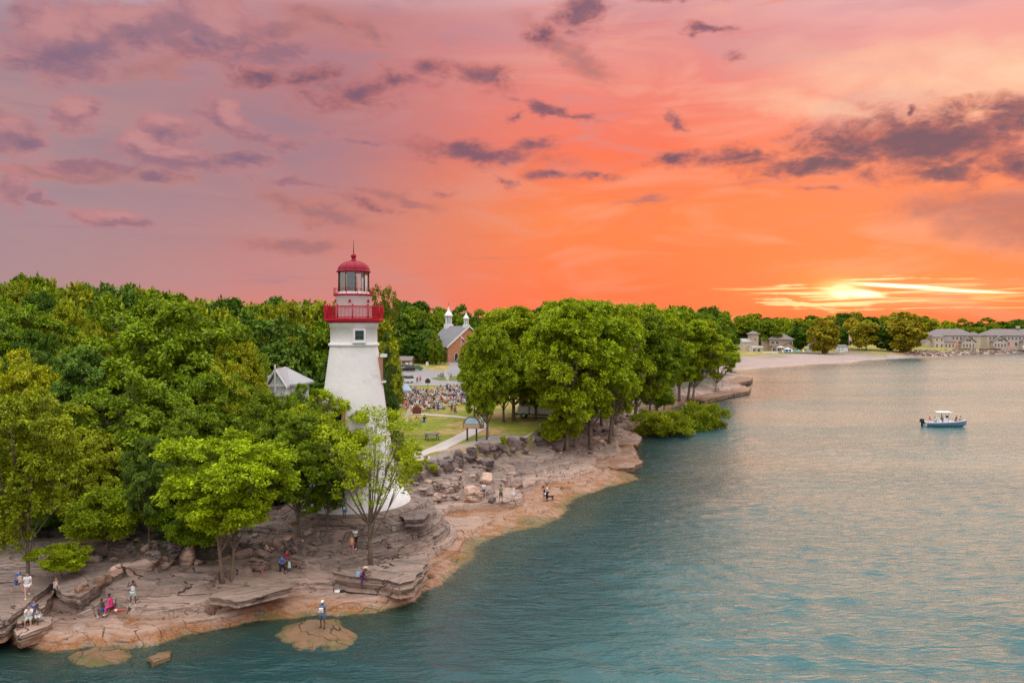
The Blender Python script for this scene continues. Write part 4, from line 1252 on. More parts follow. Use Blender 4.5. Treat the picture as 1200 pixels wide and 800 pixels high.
lampglass = pmat('lamp_glass', (.7, .7, .66), .15, .03)
def clear_glass():
    m, T = newmat('lantern_glass')
    out = T.n('OutputMaterial')
    tr = T.n('BsdfTransparent', i_Color=(.93, .95, .95, 1)); gl = T.n('BsdfGlossy', i_Roughness=.06)
    mx = T.n('MixShader', i_0=T.lin(T.n('Fresnel', i_IOR=1.6).outputs[0], 0, 1, .09, 1.0)); T.set(mx.inputs[1], tr); T.set(mx.inputs[2], gl)
    T.t.links.new(mx.outputs[0], out.inputs[0])
    return m
lantern_glass = clear_glass()

# ------------------------------------------------------------------ the lighthouse
def build_lighthouse():
    k = LH[1] / FPX
    zz = lambda py: (586 - py) * k
    root = empty('lighthouse', LH, 0, 'white tapered lighthouse with red gallery, lantern and dome', 'lighthouse')
    def lathe(name, prof, m, n=64, parent=root, close=False, off=0.0, smooth=True):
        mb = MB(); mb.lathe([(r * k, zz(y)) for r, y in prof], n, close=close, off=off, smooth=smooth)
        return mb.build(name, m, parent)
    body = [(67, 598), (66.4, 590), (65, 584.5), (60, 576.5), (54.5, 570.5), (50, 566.5), (48.4, 561)]
    for i in range(1, 13):
        t = i / 12; y = 561 + (404 - 561) * t
        body.append((np.interp(y, [404, 451, 479, 561], [27.4, 33.6, 37.2, 48.4]), y))
    body += [(27.4, 403.6), (27.0, 400), (27.0, 383.5), (27.9, 383.2), (27.9, 380), (28.5, 379.5), (28.5, 377)]
    lathe('tower_body', body, white_wall, 72)
    lathe('belt_moulding', [(27.3, 405), (29.1, 404.2), (29.5, 402.8), (29.1, 401.3), (27.0, 400.6)], white_wall)
    lathe('gallery_deck', [(28, 377.6), (30.8, 377.4), (33.4, 375.6), (34.2, 374.9), (34.2, 372.2), (20, 372.0)], red_paint, 12, off=R(-20), smooth=False)
    lathe('watch_room', [(20.9, 372.6), (20.9, 347.4), (21.6, 347.0), (21.6, 346.2), (20, 346.1)], white_wall)
    lathe('lantern_deck', [(20, 346.3), (22.6, 346.2), (23.5, 345.4), (23.5, 344.2), (16, 344.0)], red_paint)
    def rail(name, rpx, y0, y1, nside, npick, off, rp, rt, mid=True):
        mb = MB(); rr = rpx * k
        ang = [off + 2 * math.pi * i / nside for i in range(nside)]
        pt = lambda a, z: (rr * math.sin(a), -rr * math.cos(a), z)
        for i in range(nside):
            a, b = ang[i], ang[(i + 1) % nside]
            A, B = Vector(pt(a, 0)), Vector(pt(b, 0))
            up = lambda v, y: (v.x, v.y, zz(y))
            mb.tube([up(A, y1), up(B, y1)], rt, 6)
            mb.tube([up(A, y0 - 1.2), up(B, y0 - 1.2)], rt * .8, 6)
            if mid: mb.tube([up(A, y1 + 1.5), up(B, y1 + 1.5)], rt * .6, 6)
            mb.tube([up(A, y0), up(A, y1 - 1.4)], rt * 1.35, 6)
            mb.ball(up(A, y1 - 1.6), rt * 2.0, 6)
            for j in range(1, npick):
                q = A.lerp(B, j / npick)
                mb.tube([up(q, y0), up(q, y1)], rp, 4, caps=False)
        return mb.build(name, red_paint, root)
    rail('gallery_railing', 33.6, 372.2, 358.6, 12, 11, R(-20), .020, .034)
    rail('lantern_railing', 22.9, 344.2, 338.0, 12, 2, R(-8), .010, .014, False)
    # red ventilators under the lantern deck
    for d in (0, -62, 62, 180):
        a = R(d)
        mb = MB(); s = .11
        mb.extr([(-s, 0), (s, 0), (s * .55, s * 1.5), (0, s * 2.1), (-s * .55, s * 1.5)], -.10, .06)
        v = mb.build('vent_hood', red_paint, root)
        v.location = (20.9 * k * math.sin(a), -20.9 * k * math.cos(a), zz(354)); v.rotation_euler = (0, 0, a)
    # lantern
    lathe('lantern_base', [(17.9, 344.2), (17.9, 341.6), (17.2, 341.4)], white_paint, 40)
    nb = 10
    gl = MB()
    for i in range(nb):
        a, b = 2 * math.pi * (i + .5) / nb, 2 * math.pi * (i + 1.5) / nb
        rg = 17.5 * k
        q = [(rg * math.sin(a), -rg * math.cos(a)), (rg * math.sin(b), -rg * math.cos(b))]
        gl.add([(q[0][0], q[0][1], zz(341.5)), (q[1][0], q[1][1], zz(341.5)), (q[1][0], q[1][1], zz(318.4)), (q[0][0], q[0][1], zz(318.4))], [(0, 1, 2, 3)])
    gl.build('lantern_glazing', lantern_glass, root)
    for i in range(nb):
        a = 2 * math.pi * (i + .5) / nb
        mb = MB(); rg = 17.75 * k
        mb.tube([(rg * math.sin(a), -rg * math.cos(a), zz(341.6)), (rg * math.sin(a), -rg * math.cos(a), zz(318.2))], .035, 6)
        mb.build('mullion', iron_dark, root)
    lathe('lens_pedestal', [(4.6, 344), (4.6, 337), (3.2, 336)], green_frame, 20, close=True)
    lens = pmat('lens_glass', (.30, .45, .46), .12, .1, spec=.8)
    lathe('lens', [(2.6, 336), (4.4, 333.5), (4.9, 329), (4.4, 324.5), (2.6, 322)], lens, 20, close=True)
    cream = pmat('curtain_cream', (.86, .70, .48), .9, .06)
    teal = pmat('panel_teal', (.20, .32, .34), .5, .08)
    for i, m, nm in ((8, cream, 'blind'), (9, teal, 'door_panel')):     # just inside the glass
        a, b = 2 * math.pi * (i + .56) / nb, 2 * math.pi * (i + 1.44) / nb
        rg = 16.9 * k
        q = [(rg * math.sin(a), -rg * math.cos(a)), (rg * math.sin(b), -rg * math.cos(b))]
        q += [(x_ * .975, y_ * .975) for x_, y_ in q[::-1]]
        mb = MB(); mb.prism(q, zz(341), zz(318.8)); mb.build(nm, m, root)
    lathe('lantern_floor', [(.1, 341.9), (17, 341.9)], white_paint, 24)
    lathe('roof_brim', [(16.5, 318.9), (19.6, 318.4), (19.9, 317.7), (19.4, 317.0), (18.4, 316.4)], dome_red, 48)
    dome = [(18.4 * math.cos(R(t)) if t < 88 else 2.6, 316.5 - 11.6 * math.sin(R(t))) for t in range(0, 90, 8)]
    lathe('dome', dome + [(2.8, 304.9)], dome_red, 48)
    mb = MB()
    for i in range(10):
        a = 2 * math.pi * (i + .5) / 10
        pts = [(r * k * 1.006 * math.sin(a), -r * k * 1.006 * math.cos(a), zz(y)) for r, y in dome]
        mb.tube(pts, .016, 5)
    mb.build('dome_rib', dome_red, root)
    lathe('ventilator_ball', [(2.9, 305.2), (2.9, 303.2), (2.0, 302.8), (1.9, 302.3), (2.9, 301.2), (3.3, 299.7), (2.9, 298.2), (1.6, 297.0), (.5, 296.6), (.4, 296)], dome_red, 24)
    mb = MB(); mb.tube([(0, 0, zz(296.4)), (0, 0, zz(281))], [.035, .018], 6)
    mb.build('lightning_rod', iron_dark, root)
    # windows
    def window(deg, ytop, ybot, wpx, hood=None, brickjamb=False, dep=.44):
        a = R(deg)
        ym = (ytop + ybot) / 2
        r = float(np.interp(ym, [377, 404, 451, 479, 561], [27, 27.4, 33.6, 37.2, 48.4])) * k
        f = MB(); w = wpx * k; h = (ybot - ytop) * k
        q0 = (0 if ym < 404 else .128 * h / 2)      # the wall leans back, so the window stands proud at its head
        t = .12
        m0 = brick if brickjamb else white_wall
        for sx in (-1, 1): f.box((sx * (w / 2 + t / 2), 0, 0), (t, dep + 2 * q0, h + 2 * t))
        f.box((0, 0, h / 2 + t / 2), (w, dep + 2 * q0, t)); f.box((0, 0, -h / 2 - t / 2), (w, dep + 2 * q0, t))
        e = f.build('window', m0, root)
        e.location = (r * math.sin(a), -r * math.cos(a), zz(ym)); e.rotation_euler = (0, 0, a)
        s = MB()
        for sx in (-1, 1): s.box((sx * (w / 2 - .03), -.10 - q0, 0), (.06, .06, h))
        for sz in (-1, 0, 1): s.box((0, -.10 - q0, sz * (h / 2 - .03)), (w - .12, .06, .055))
        s.box((0, -.095 - q0, 0), (.035, .04, h - .13))
        s.build('sash', green_frame, e)
        g = MB(); g.box((0, -.065 - q0, 0), (w - .02, .02, h - .02)); g.build('pane', dark_glass, e)
        q = MB(); q.box((0, -.12 - q0, -h / 2 - t - .05), (w + 2 * t + .12, .30, .11)); q.build('sill', white_paint, e)
        if hood == 'flat':
            q = MB(); q.box((0, -.12 - q0, h / 2 + t + .12), (w + 2 * t + .22, .44, .22)); q.build('hood', white_paint, e)
        if hood == 'gable':
            q = MB(); W = w / 2 + t + .14; z0 = h / 2 + t
            q.extr([(-W, z0 + .003), (W, z0 + .003), (W, z0 + .10), (0, z0 + .42), (-W, z0 + .10)], -.52, .30)
            q.build('hood', white_paint, e)
            q = MB()
            for sx in (-1, 1):
                q.extr([(sx * (W + .06), z0 + .05), (sx * (W + .06), z0 + .14), (0, z0 + .52), (0, z0 + .43)], -.60, .30)
            q.build('hood_roof', roof_grey, e)
        return e
    window(24, 386.3, 397.2, 10.2)
    window(94, 419.5, 444, 9, 'flat', True, .16)
    window(-13, 474, 500, 10, 'gable', True)
    mb = MB(); mb.box((-2.4, 2.9, 1.1), (1.2, .3, 2.2)); mb.build('door', green_frame, root)
build_lighthouse()

# ------------------------------------------------------------------ paths, car park
def sheet(left, right, m, name, label, n=10, mcol=4, dz=.02):
    L = [hit(*q) for q in left]; Rr = [hit(*q) for q in right]
    def samp(pl, t):
        f = t * (len(pl) - 1); i = min(int(f), len(pl) - 2); return pl[i].lerp(pl[i + 1], f - i)
    vs, fs = [], []
    N = n * (len(L) - 1)
    for i in range(N + 1):
        a, b = samp(L, i / N), samp(Rr, i / N)
        for j in range(mcol + 1):
            q = a.lerp(b, j / mcol)
            vs.append((q.x, q.y, drop(q.x, q.y) + dz))
    for i in range(N):
        for j in range(mcol):
            s = i * (mcol + 1) + j
            fs.append((s, s + 1, s + mcol + 2, s + mcol + 1))
    mb = MB(); mb.add(vs, fs, 0, True)
    o = mb.build(name, m)
    return tag(o, label, kind='structure')
sheet([(455, 550), (470, 541), (510, 522), (545, 505), (556, 499), (562, 495), (557, 492), (535, 489), (505, 487), (480, 485.0)],
      [(470, 556), (482, 547), (520, 528), (555, 510), (569, 502), (572, 495), (563, 490.6), (535, 487), (505, 485.2), (480, 483.4)], concrete, 'footpath', 'pale concrete path curving over the lawn', 6, 4, .03)
sheet([(500, 540), (540, 521), (570, 511), (600, 510), (620, 511)], [(512, 545), (548, 530), (572, 524), (600, 521), (622, 517)], gravel_pad, 'gravel_path', 'gravel pad round the notice board', 6, 5, .018)
sheet([(606, 517), (630, 503), (634, 496)], [(622, 518), (640, 504), (646, 496)], concrete, 'footpath_spur', 'short concrete path at the lawn corner', 6, 3, .03)
sheet([(626, 494), (632, 491)], [(650, 494), (650, 491)], concrete, 'paved_pad', 'paved pad under the white truck', 6, 3, .03)
sheet([(430, 452), (430, 440), (440, 432), (470, 430.5)], [(556, 452), (556, 444), (552, 440), (540, 436)], asphalt, 'car_park', 'grey asphalt car park beyond the crowd', 8, 8, .06)
sheet([(505, 437), (520, 435), (527, 431), (526, 427), (522, 423), (518, 420)], [(545, 438), (541, 434), (539, 430), (541, 426), (548, 423), (552, 419)], asphalt, 'road', 'asphalt drive going up to the church', 6, 4, .08)
grass_island = pmat('verge_grass', (.13, .16, .028), .9, .3, .4)
sheet([(506, 443.5), (515, 441.5), (535, 441), (550, 441)], [(506, 444), (515, 446), (535, 446.5), (550, 446)], grass_island, 'grass_island', 'grassy island in the car park', 6, 4, .12)

# ------------------------------------------------------------------ buildings
def bwindow(parent, x, z, w, h, y=0.0, face=1, frame=None, pane=None, sillm=None):
    """window on the front (-y) wall at local x, z"""
    f = MB(); t = .14
    for sx in (-1, 1): f.box((x + sx * (w / 2 - t / 2), y - .05 * face, z), (t, .14, h))
    for sz in (-1, 1): f.box((x, y - .05 * face, z + sz * (h / 2 - t / 2)), (w - 2 * t, .14, t))
    f.box((x, y - .04 * face, z), (.08, .10, h - 2 * t))
    e = f.build('window', frame or white_paint, parent)
    g = MB(); g.box((x, y - .012 * face, z), (w - 2 * t + .01, .04, h - 2 * t + .01)); g.build('pane', pane or dark_glass, e)
    return e

def roof_mesh(mb, x0, x1, y0, y1, z, rise, kind='hip', ov=.5, mat=0, hipk=1.0):
    x0 -= ov; x1 += ov; y0 -= ov; y1 += ov
    ym, xm = (y0 + y1) / 2, (x0 + x1) / 2
    th_ = .22
    if kind == 'hip':
        d = (y1 - y0) / 2 * hipk
        if (x1 - x0) < (y1 - y0):
            d = (x1 - x0) / 2
            r = [(xm, y0 + d), (xm, y1 - d)]
            f_ = [(4, 5, 8), (5, 6, 9, 8), (6, 7, 9), (7, 4, 8, 9)]
        else:
            r = [(x0 + d, ym), (x1 - d, ym)]
            f_ = [(4, 5, 9, 8), (5, 6, 9), (6, 7, 8, 9), (7, 4, 8)]
    else:                         # two sloping sheets, open under the ridge so that the gable wall shows
        along_x = kind == 'gable_x'
        lo, hi, md = (y0, y1, ym) if along_x else (x0, x1, xm)
        prof = [(lo, z), (lo, z + th_), (md, z + rise + th_ * .4), (hi, z + th_), (hi, z), (md, z + rise - .24)]
        e0, e1 = (x0, x1) if along_x else (y0, y1)
        q = MB(); q.extr(prof, e0, e1)
        vs = [(y_, x_, z_) for x_, y_, z_ in q.v] if along_x else q.v
        mb.add(vs, q.f, mat)
        return
    c = [(x0, y0), (x1, y0), (x1, y1), (x0, y1)]
    vs = [(a, b, z) for a, b in c] + [(a, b, z + th_) for a, b in c] + [(a, b, z + rise) for a, b in r]
    fs = [(3, 2, 1, 0), (0, 1, 5, 4), (1, 2, 6, 5), (2, 3, 7, 6), (3, 0, 4, 7)] + f_
    mb.add(vs, fs, mat)

def block(root, x0, x1, y0, y1, z0, z1, wallm, roofm, rise, kind='hip', ov=.5, wname='wall', rname='roof'):
    w = MB(); w.box(((x0 + x1) / 2, (y0 + y1) / 2, (z0 + z1) / 2), (x1 - x0, y1 - y0, z1 - z0))
    if kind == 'gable_y':
        xm = (x0 + x1) / 2
        w.extr([(x0 + .01, z1), (x1 - .01, z1), (xm, z1 + rise - .35)], y0 + .002, y1 - .002)
    if kind == 'gable_x':
        ym = (y0 + y1) / 2
        n = len(w.v)
        w.add([(x0 + .002, y0 + .01, z1), (x0 + .002, y1 - .01, z1), (x0 + .002, ym, z1 + rise - .35), (x1 - .002, y0 + .01, z1), (x1 - .002, y1 - .01, z1), (x1 - .002, ym, z1 + rise - .35)], [(0, 2, 1), (3, 4, 5)])
    wo = w.build(wname, wallm, root)
    r = MB(); roof_mesh(r, x0, x1, y0, y1, z1 + .004, rise, kind, ov)
    ro = r.build(rname, roofm, root)
    return wo, ro

def at(px, py, D, z=None):
    p = PD(px, py, D)
    if z is not None: p.z = z
    return p

# white house of the keeper, in the wood left of the tower
p = at(329, 452, 77); gz = drop(p.x, 77)
h = empty('white_house', (p.x, 77, gz), R(-4), 'white house with pale grey roof half hidden in the wood left of the lighthouse', 'house')
ez = p.z - gz
block(h, -2.3, 1.7, 0, 3.9, -.3, ez, white_paint, roof_pale, 1.95, 'hip', .45)
block(h, -.95, .95, -1.2, 1.9, -.3, ez - .15, white_paint, roof_pale, 1.95, 'gable_y', .25, 'gable_wall', 'gable_roof')
mb = MB()
g0 = ez - .15
mb.box((0, -1.52, g0 + 1.05), (.16, .12, 2.9)); mb.box((0, -1.50, g0 + .32), (1.9, .10, .16))
for sx in (-1, 1):
    mb.extr([(sx * 1.25, g0 - .06), (sx * 1.25, g0 + .16), (0, g0 + 2.1), (0, g0 + 1.88)], -1.58, -1.44)
mb.build('gable_truss', white_paint, h)
bwindow(h, 0, ez - 1.6, .9, 1.5, -1.2)
for x in (-1.65, 1.4): bwindow(h, x, ez - 1.5, .9, 1.5, 0)
mb = MB(); mb.box((-1.2, 2.9, ez + 1.0), (.5, .5, 1.6)); mb.build('chimney', brick, h)

# the brick church on the slope
cD = 262.0
pa = at(549, 382, cD); base_z = th(pa.x, cD)
ch = empty('church', (pa.x, cD, base_z), R(36), 'brick church with grey roof and two white cupolas up the drive', 'church')
apex = pa.z - base_z; eave = at(549, 407, cD).z - base_z
W2, LEN = 8.7, 15.5
w = MB(); w.box((0, LEN / 2, (eave - 1) / 2), (2 * W2, LEN, eave + 1))
w.extr([(-W2 + .02, eave), (W2 - .02, eave), (0, apex - .35)], .002, LEN - .002)
w.build('wall', brick, ch)
r = MB(); roof_mesh(r, -W2, W2, 0, LEN, eave + .004, apex - eave, 'gable_y', .55)
rf = r.build('roof', roof_grey, ch)
mb = MB()
for sx in (-1, 1):
    mb.extr([(sx * (W2 + .75), eave - .12), (sx * (W2 + .75), eave + .42), (0, apex + .22), (0, apex - .35)], -.72, -.58)
mb.build('verge_board', white_paint, ch)
def cupola(y, s, name):
    mb = MB(); z = apex
    mb.box((0, y, z - .2 * s), (2.6 * s, 2.6 * s, 2.0 * s))
    for i in range(8):
        a = math.pi / 4 * i + math.pi / 8
        mb.box((1.05 * s * math.sin(a), y - 1.05 * s * math.cos(a), z + 2.2 * s), (.32 * s, .32 * s, 3.0 * s), a)
    mb.lathe([(.75 * s, .8 * s), (.75 * s, 3.6 * s)], 8, (0, y, z), close=True)
    mb.lathe([(1.35 * s, 3.6 * s), (1.65 * s, 3.8 * s), (1.65 * s, 4.1 * s), (1.3 * s, 4.5 * s), (.95 * s, 5.2 * s), (.5 * s, 5.7 * s), (.34 * s, 6.4 * s), (.12 * s, 7.4 * s)], 12, (0, y, z))
    o = mb.build('cupola', white_paint, ch)
    d = MB(); d.lathe([(.78 * s, .9 * s), (.78 * s, 3.5 * s)], 8, (0, y, z), off=.39); d.build('louvre', dark_glass, o)
    c = MB(); c.box((0, y, z + 8.0 * s), (.12, .12, 1.6 * s)); c.box((0, y, z + 8.3 * s), (.7 * s, .12, .12)); c.build('cross', wood_brown, o)
cupola(LEN - 1.6, 1.0, 'big'); cupola(1.6, .70, 'small')
block(ch, -1.2, 5.4, -3.4, -.01, -1, eave - .6, brick, roof_grey, 3.4, 'gable_y', .4, 'vestibule_wall', 'vestibule_roof')
def arched(x, z, w_, h_, y):
    f = MB(); o_ = [(-w_ / 2, -h_ / 2), (w_ / 2, -h_ / 2), (w_ / 2, h_ / 2 - w_ / 2), (w_ * .3, h_ / 2 - .1), (0, h_ / 2), (-w_ * .3, h_ / 2 - .1), (-w_ / 2, h_ / 2 - w_ / 2)]
    f.extr([(x + a * 1.2, z + b * 1.1) for a, b in o_], y - .08, y + .02)
    e = f.build('window', white_paint, ch)
    g = MB(); g.extr([(x + a, z + b) for a, b in o_], y - .12, y - .07); g.build('pane', dark_glass, e)
arched(-5.2, 2.0, 1.3, 2.6, 0); arched(5.0, 2.0, 1.3, 2.6, -3.4)
mb = MB(); mb.box((1.2, -3.46, 1.1), (1.7, .14, 2.6)); mb.build('door', white_paint, ch)
mb = MB(); mb.box((-4.4, -.9, .1), (4.2, 1.4, .9)); mb.build('entrance_step', concrete, ch)

# far shore: white beach house, tan beach house, apartment houses, sheds
def gz_at(px, D): return th((px - 600) / FPX * D, D)
D = 445.0; k = D / FPX
g = at(886, 415.5, D)
wh = empty('beach_house', (g.x, D, g.z), R(8), 'white beach house with columned porch and tan upper tower', 'house')
block(wh, -3.4, 3.2, 0, 7, -1, 5.2, white_paint, roof_pale, .5, 'hip', .5)
block(wh, -1.2, 3.0, 3, 8.5, 5.0, 12.6, tan_wall, roof_brown, 2.0, 'hip', .9, 'tower_wall', 'tower_roof')
block(wh, -7, -1.3, 3, 9, -1, 7.6, beige_wall, roof_pale, 2.2, 'gable_x', .5, 'wing_wall', 'wing_roof')
for x in (-3.2, -.2, 3.0):
    c = MB(); c.box((x, -1.6, 2.0), (.4, .4, 4.6)); c.build('porch_column', white_paint, wh)
c = MB(); c.box((-.1, -1.0, 4.7), (7.2, 2.6, .7)); c.build('porch_roof', white_paint, wh)
bwindow(wh, -1.8, 2.2, 1.8, 2.8); bwindow(wh, 1.6, 2.2, 1.8, 2.8); bwindow(wh, .9, 9.4, 1.5, 1.8, 3)
g = at(912, 413, D + 8)
tn = empty('beach_house', (g.x, D + 8, g.z), R(-6), 'tan hip roofed beach house with deck umbrellas in front', 'house')
block(tn, -5.4, 8.8, 0, 11, -1.5, 8.0, tan_wall, roof_brown, 4.4, 'hip', .9)
block(tn, -9.2, -5.3, 2, 9, -1.5, 8.4, tan_wall, roof_brown, 2.2, 'hip', .5, 'wing_wall', 'wing_roof')
block(tn, -4.6, 1.6, -2.2, -.01, -1.5, 4.0, tan_wall, roof_brown, 1.0, 'hip', .5, 'bay_wall', 'bay_roof')
block(tn, 2.2, 8.6, -2.2, -.01, -1.5, 4.0, tan_wall, roof_brown, 2.4, 'gable_y', .5, 'bay_wall', 'bay_roof')
for x in (-3.4, -.6, 7.4): bwindow(tn, x, 6.2, 1.9, 2.0)
for x in (-3, 0): bwindow(tn, x, 2.0, 2.2, 2.4, -2.2)
bwindow(tn, 5.4, 2.0, 3.6, 2.6, -2.2)
c = MB(); c.box((-1.5, 5.5, 12.4), (1.2, 1.2, 2.0)); c.build('chimney', white_paint, tn)

def apartments(name, px, D, rot, mirror, label, W):
    k = D / FPX
    g = at(px, 407, D)
    r = empty(name, (g.x, D, g.z), rot, label, 'apartment house')
    block(r, -W / 2, W / 2, 0, 13, -2, 8.4, beige_wall, roof_brown, 4.9, 'hip', .8)
    xs = np.arange(-W / 2 + 2, W / 2 - 1, 2.6)
    for x in xs:
        bwindow(r, x, 6.5, 1.5, 2.2); 
    for x in xs[1::2]: bwindow(r, x, 2.4, 1.9, 2.8)
    return r
a1 = apartments('apartment_house', 1117, 520, R(-4), False, 'left apartment house with a long brown hip roof and low seaward wing', 30)
block(a1, -15.6, -9.2, -6, 2, -2, 7.4, beige_wall, roof_brown, 2.4, 'hip', .6, 'wing_wall', 'wing_roof')
block(a1, -9.1, -1.2, -5.4, -.01, -2, 3.9, beige_wall, roof_brown, 3.8, 'hip', .6, 'porch_wall', 'porch_roof')
block(a1, -20.5, -15.7, -2, 4, -2, 3.8, beige_wall, roof_brown, 3.0, 'gable_y', .5, 'annex_wall', 'annex_roof')
block(a1, 4.2, 13.6, -3.2, -.01, -2, 3.8, beige_wall, roof_brown, 4.2, 'gable_y', .7, 'gable_wall', 'gable_roof')
block(a1, 14.6, 19.5, 1.5, 11, -2, 8.2, beige_wall, roof_brown, 2.8, 'hip', .6, 'end_wall', 'end_roof')
for x in (-14.2, -11): bwindow(a1, x, 5.6, 1.5, 2.0, -6); bwindow(a1, x, 1.4, 1.5, 2.4, -6)
for x in (-7.6, -5.2, -2.8): bwindow(a1, x, 1.4, 1.4, 2.6, -5.4)
bwindow(a1, 8.9, 5.2, 3.6, 1.6, -3.2)
for x in (5.6, 7.8, 10, 12.2): bwindow(a1, x, 1.4, 1.4, 2.8, -3.2)
a2 = apartments('apartment_house', 1192, 524, R(-3), False, 'right apartment house with a long grey brown roof and gabled bays', 42)
for x0 in (-18.6, 2.0):
    block(a2, x0, x0 + 9.4, -3.4, -.01, -2, 4.2, beige_wall, roof_brown, 4.2, 'gable_y', .7, 'gable_wall', 'gable_roof')
    bwindow(a2, x0 + 4.7, 5.4, 3.6, 1.6, -3.4)
    for q in (1.4, 3.6, 5.8, 8.0): bwindow(a2, x0 + q, 1.5, 1.4, 2.8, -3.4)
c = MB(); c.box((4, 6, 14.6), (2.0, 1.4, 2.0)); c.build('chimney', beige_wall, a2)
def shed(px, py, D, w, d, hgt, label, wm, rm, kind='gable_x', rise=1.4):
    g = at(px, py, D)
    r = empty('shed', (g.x, D, g.z), R(random.Random(int(px)).uniform(-15, 15)), label, 'shed')
    block(r, -w / 2, w / 2, 0, d, -1, hgt, wm, rm, rise, kind, .3)
    bwindow(r, -w * .2, hgt * .5, 1.0, 1.1)
    c = MB(); c.box((w * .22, -.04, hgt * .4), (1.0, .08, hgt * .8)); c.build('door', white_paint, r)
shed(989, 411.5, 450, 5.4, 5, 2.6, 'small white hut with grey roof left of the flagpole', white_paint, roof_grey)
shed(951, 411.5, 455, 2.6, 3, 3.2, 'little pale shed right of the tan beach house', white_paint, roof_grey)
shed(1061, 412, 470, 7.0, 6, 4.0, 'white cottage behind the spreading tree on the far shore', white_paint, roof_brown)
shed(473, 431.5, 236, 5.0, 4, 2.4, 'brown roofed shelter at the far edge of the car park', wood_brown, roof_brown)

# white vehicles and canopies behind the grove
def canopy(px, py, s, label, m, name='canopy_tent'):
    g = hit(px, py)
    r = empty(name, g, .3, label, 'canopy tent')
    mb = MB(); mb.add([(-s, -s, 2.2), (s, -s, 2.2), (s, s, 2.2), (-s, s, 2.2), (0, 0, 3.4), (-s, -s, 1.9), (s, -s, 1.9), (s, s, 1.9), (-s, s, 1.9)], [(0, 1, 4), (1, 2, 4), (2, 3, 4), (3, 0, 4), (5, 6, 1, 0), (6, 7, 2, 1), (7, 8, 3, 2), (8, 5, 0, 3)])
    mb.build('roof_cloth', m, r)
    for sx in (-1, 1):
        for sy in (-1, 1):
            c = MB(); c.tube([(sx * s * .96, sy * s * .96, 0), (sx * s * .96, sy * s * .96, 2.15)], .035, 6); c.build('pole', chrome, r)
cloth_white = pmat('cloth_white', (.78, .78, .80), .8, .05)
cloth_blue = pmat('cloth_blue', (.12, .30, .62), .8, .15)
cloth_pale = pmat('cloth_paleblue', (.50, .64, .80), .8, .15)
canopy(652, 484, 2.2, 'white canopy tent nearest the truck, seen through the grove trunks', cloth_white)
canopy(668, 480, 2.2, 'white canopy tent standing to the right of the first behind the grove', cloth_white)
canopy(688, 477, 2.0, 'farthest white canopy tent behind the grove', cloth_white)
canopy(475.5, 471, 1.0, 'pale blue sun shelter at the left edge of the crowd', cloth_pale)

def wheel(parent, x, y, r, w=.22):
    mb = MB(); mb.lathe([(r * .62, -w / 2), (r * .96, -w / 2), (r, -w / 4), (r, w / 4), (r * .96, w / 2), (r * .62, w / 2)], 18)
    o = mb.build('wheel', rubber, parent)
    o.location = (x, y, r); o.rotation_euler = (0, R(90), 0)
    c = MB(); c.lathe([(r * .62, -w * .4), (r * .15, -w * .48), (.001, -w * .48)], 14); c.lathe([(r * .62, w * .4), (r * .15, w * .48), (.001, w * .48)], 14); c.build('rim', chrome, o)

def make_truck():
    g = hit(633, 489.5)
    r = empty('box_truck', g, R(78), 'white box truck parked behind the grove trunks', 'truck')
    mb = MB(); mb.box((0, -1.2, 1.95), (2.3, 5.0, 2.5)); mb.build('cargo_box', white_paint, r, bevel=.04)
    mb = MB(); mb.box((0, 0, .62), (2.0, 7.0, .22)); mb.build('chassis', rubber, r)
    mb = MB(); mb.box((0, 2.35, 1.15), (2.1, 1.7, 1.0)); mb.box((0, 2.05, 2.0), (2.0, 1.1, .8), taper=.9); mb.build('cab', white_paint, r, bevel=.05)
    mb = MB(); mb.box((0, 2.62, 2.0), (1.7, .06, .6), rx=R(-8)); mb.build('windscreen', dark_glass, r)
    for sx in (-1, 1):
        mb = MB(); mb.box((sx * .99, 2.05, 2.0), (.05, .8, .5)); mb.build('side_window', dark_glass, r)
        mb = MB(); mb.box((sx * .75, 3.22, .95), (.3, .06, .2)); mb.build('headlight', lampglass, r)
        wheel(r, sx * .95, 2.3, .42); wheel(r, sx * .95, -2.2, .42)
make_truck()

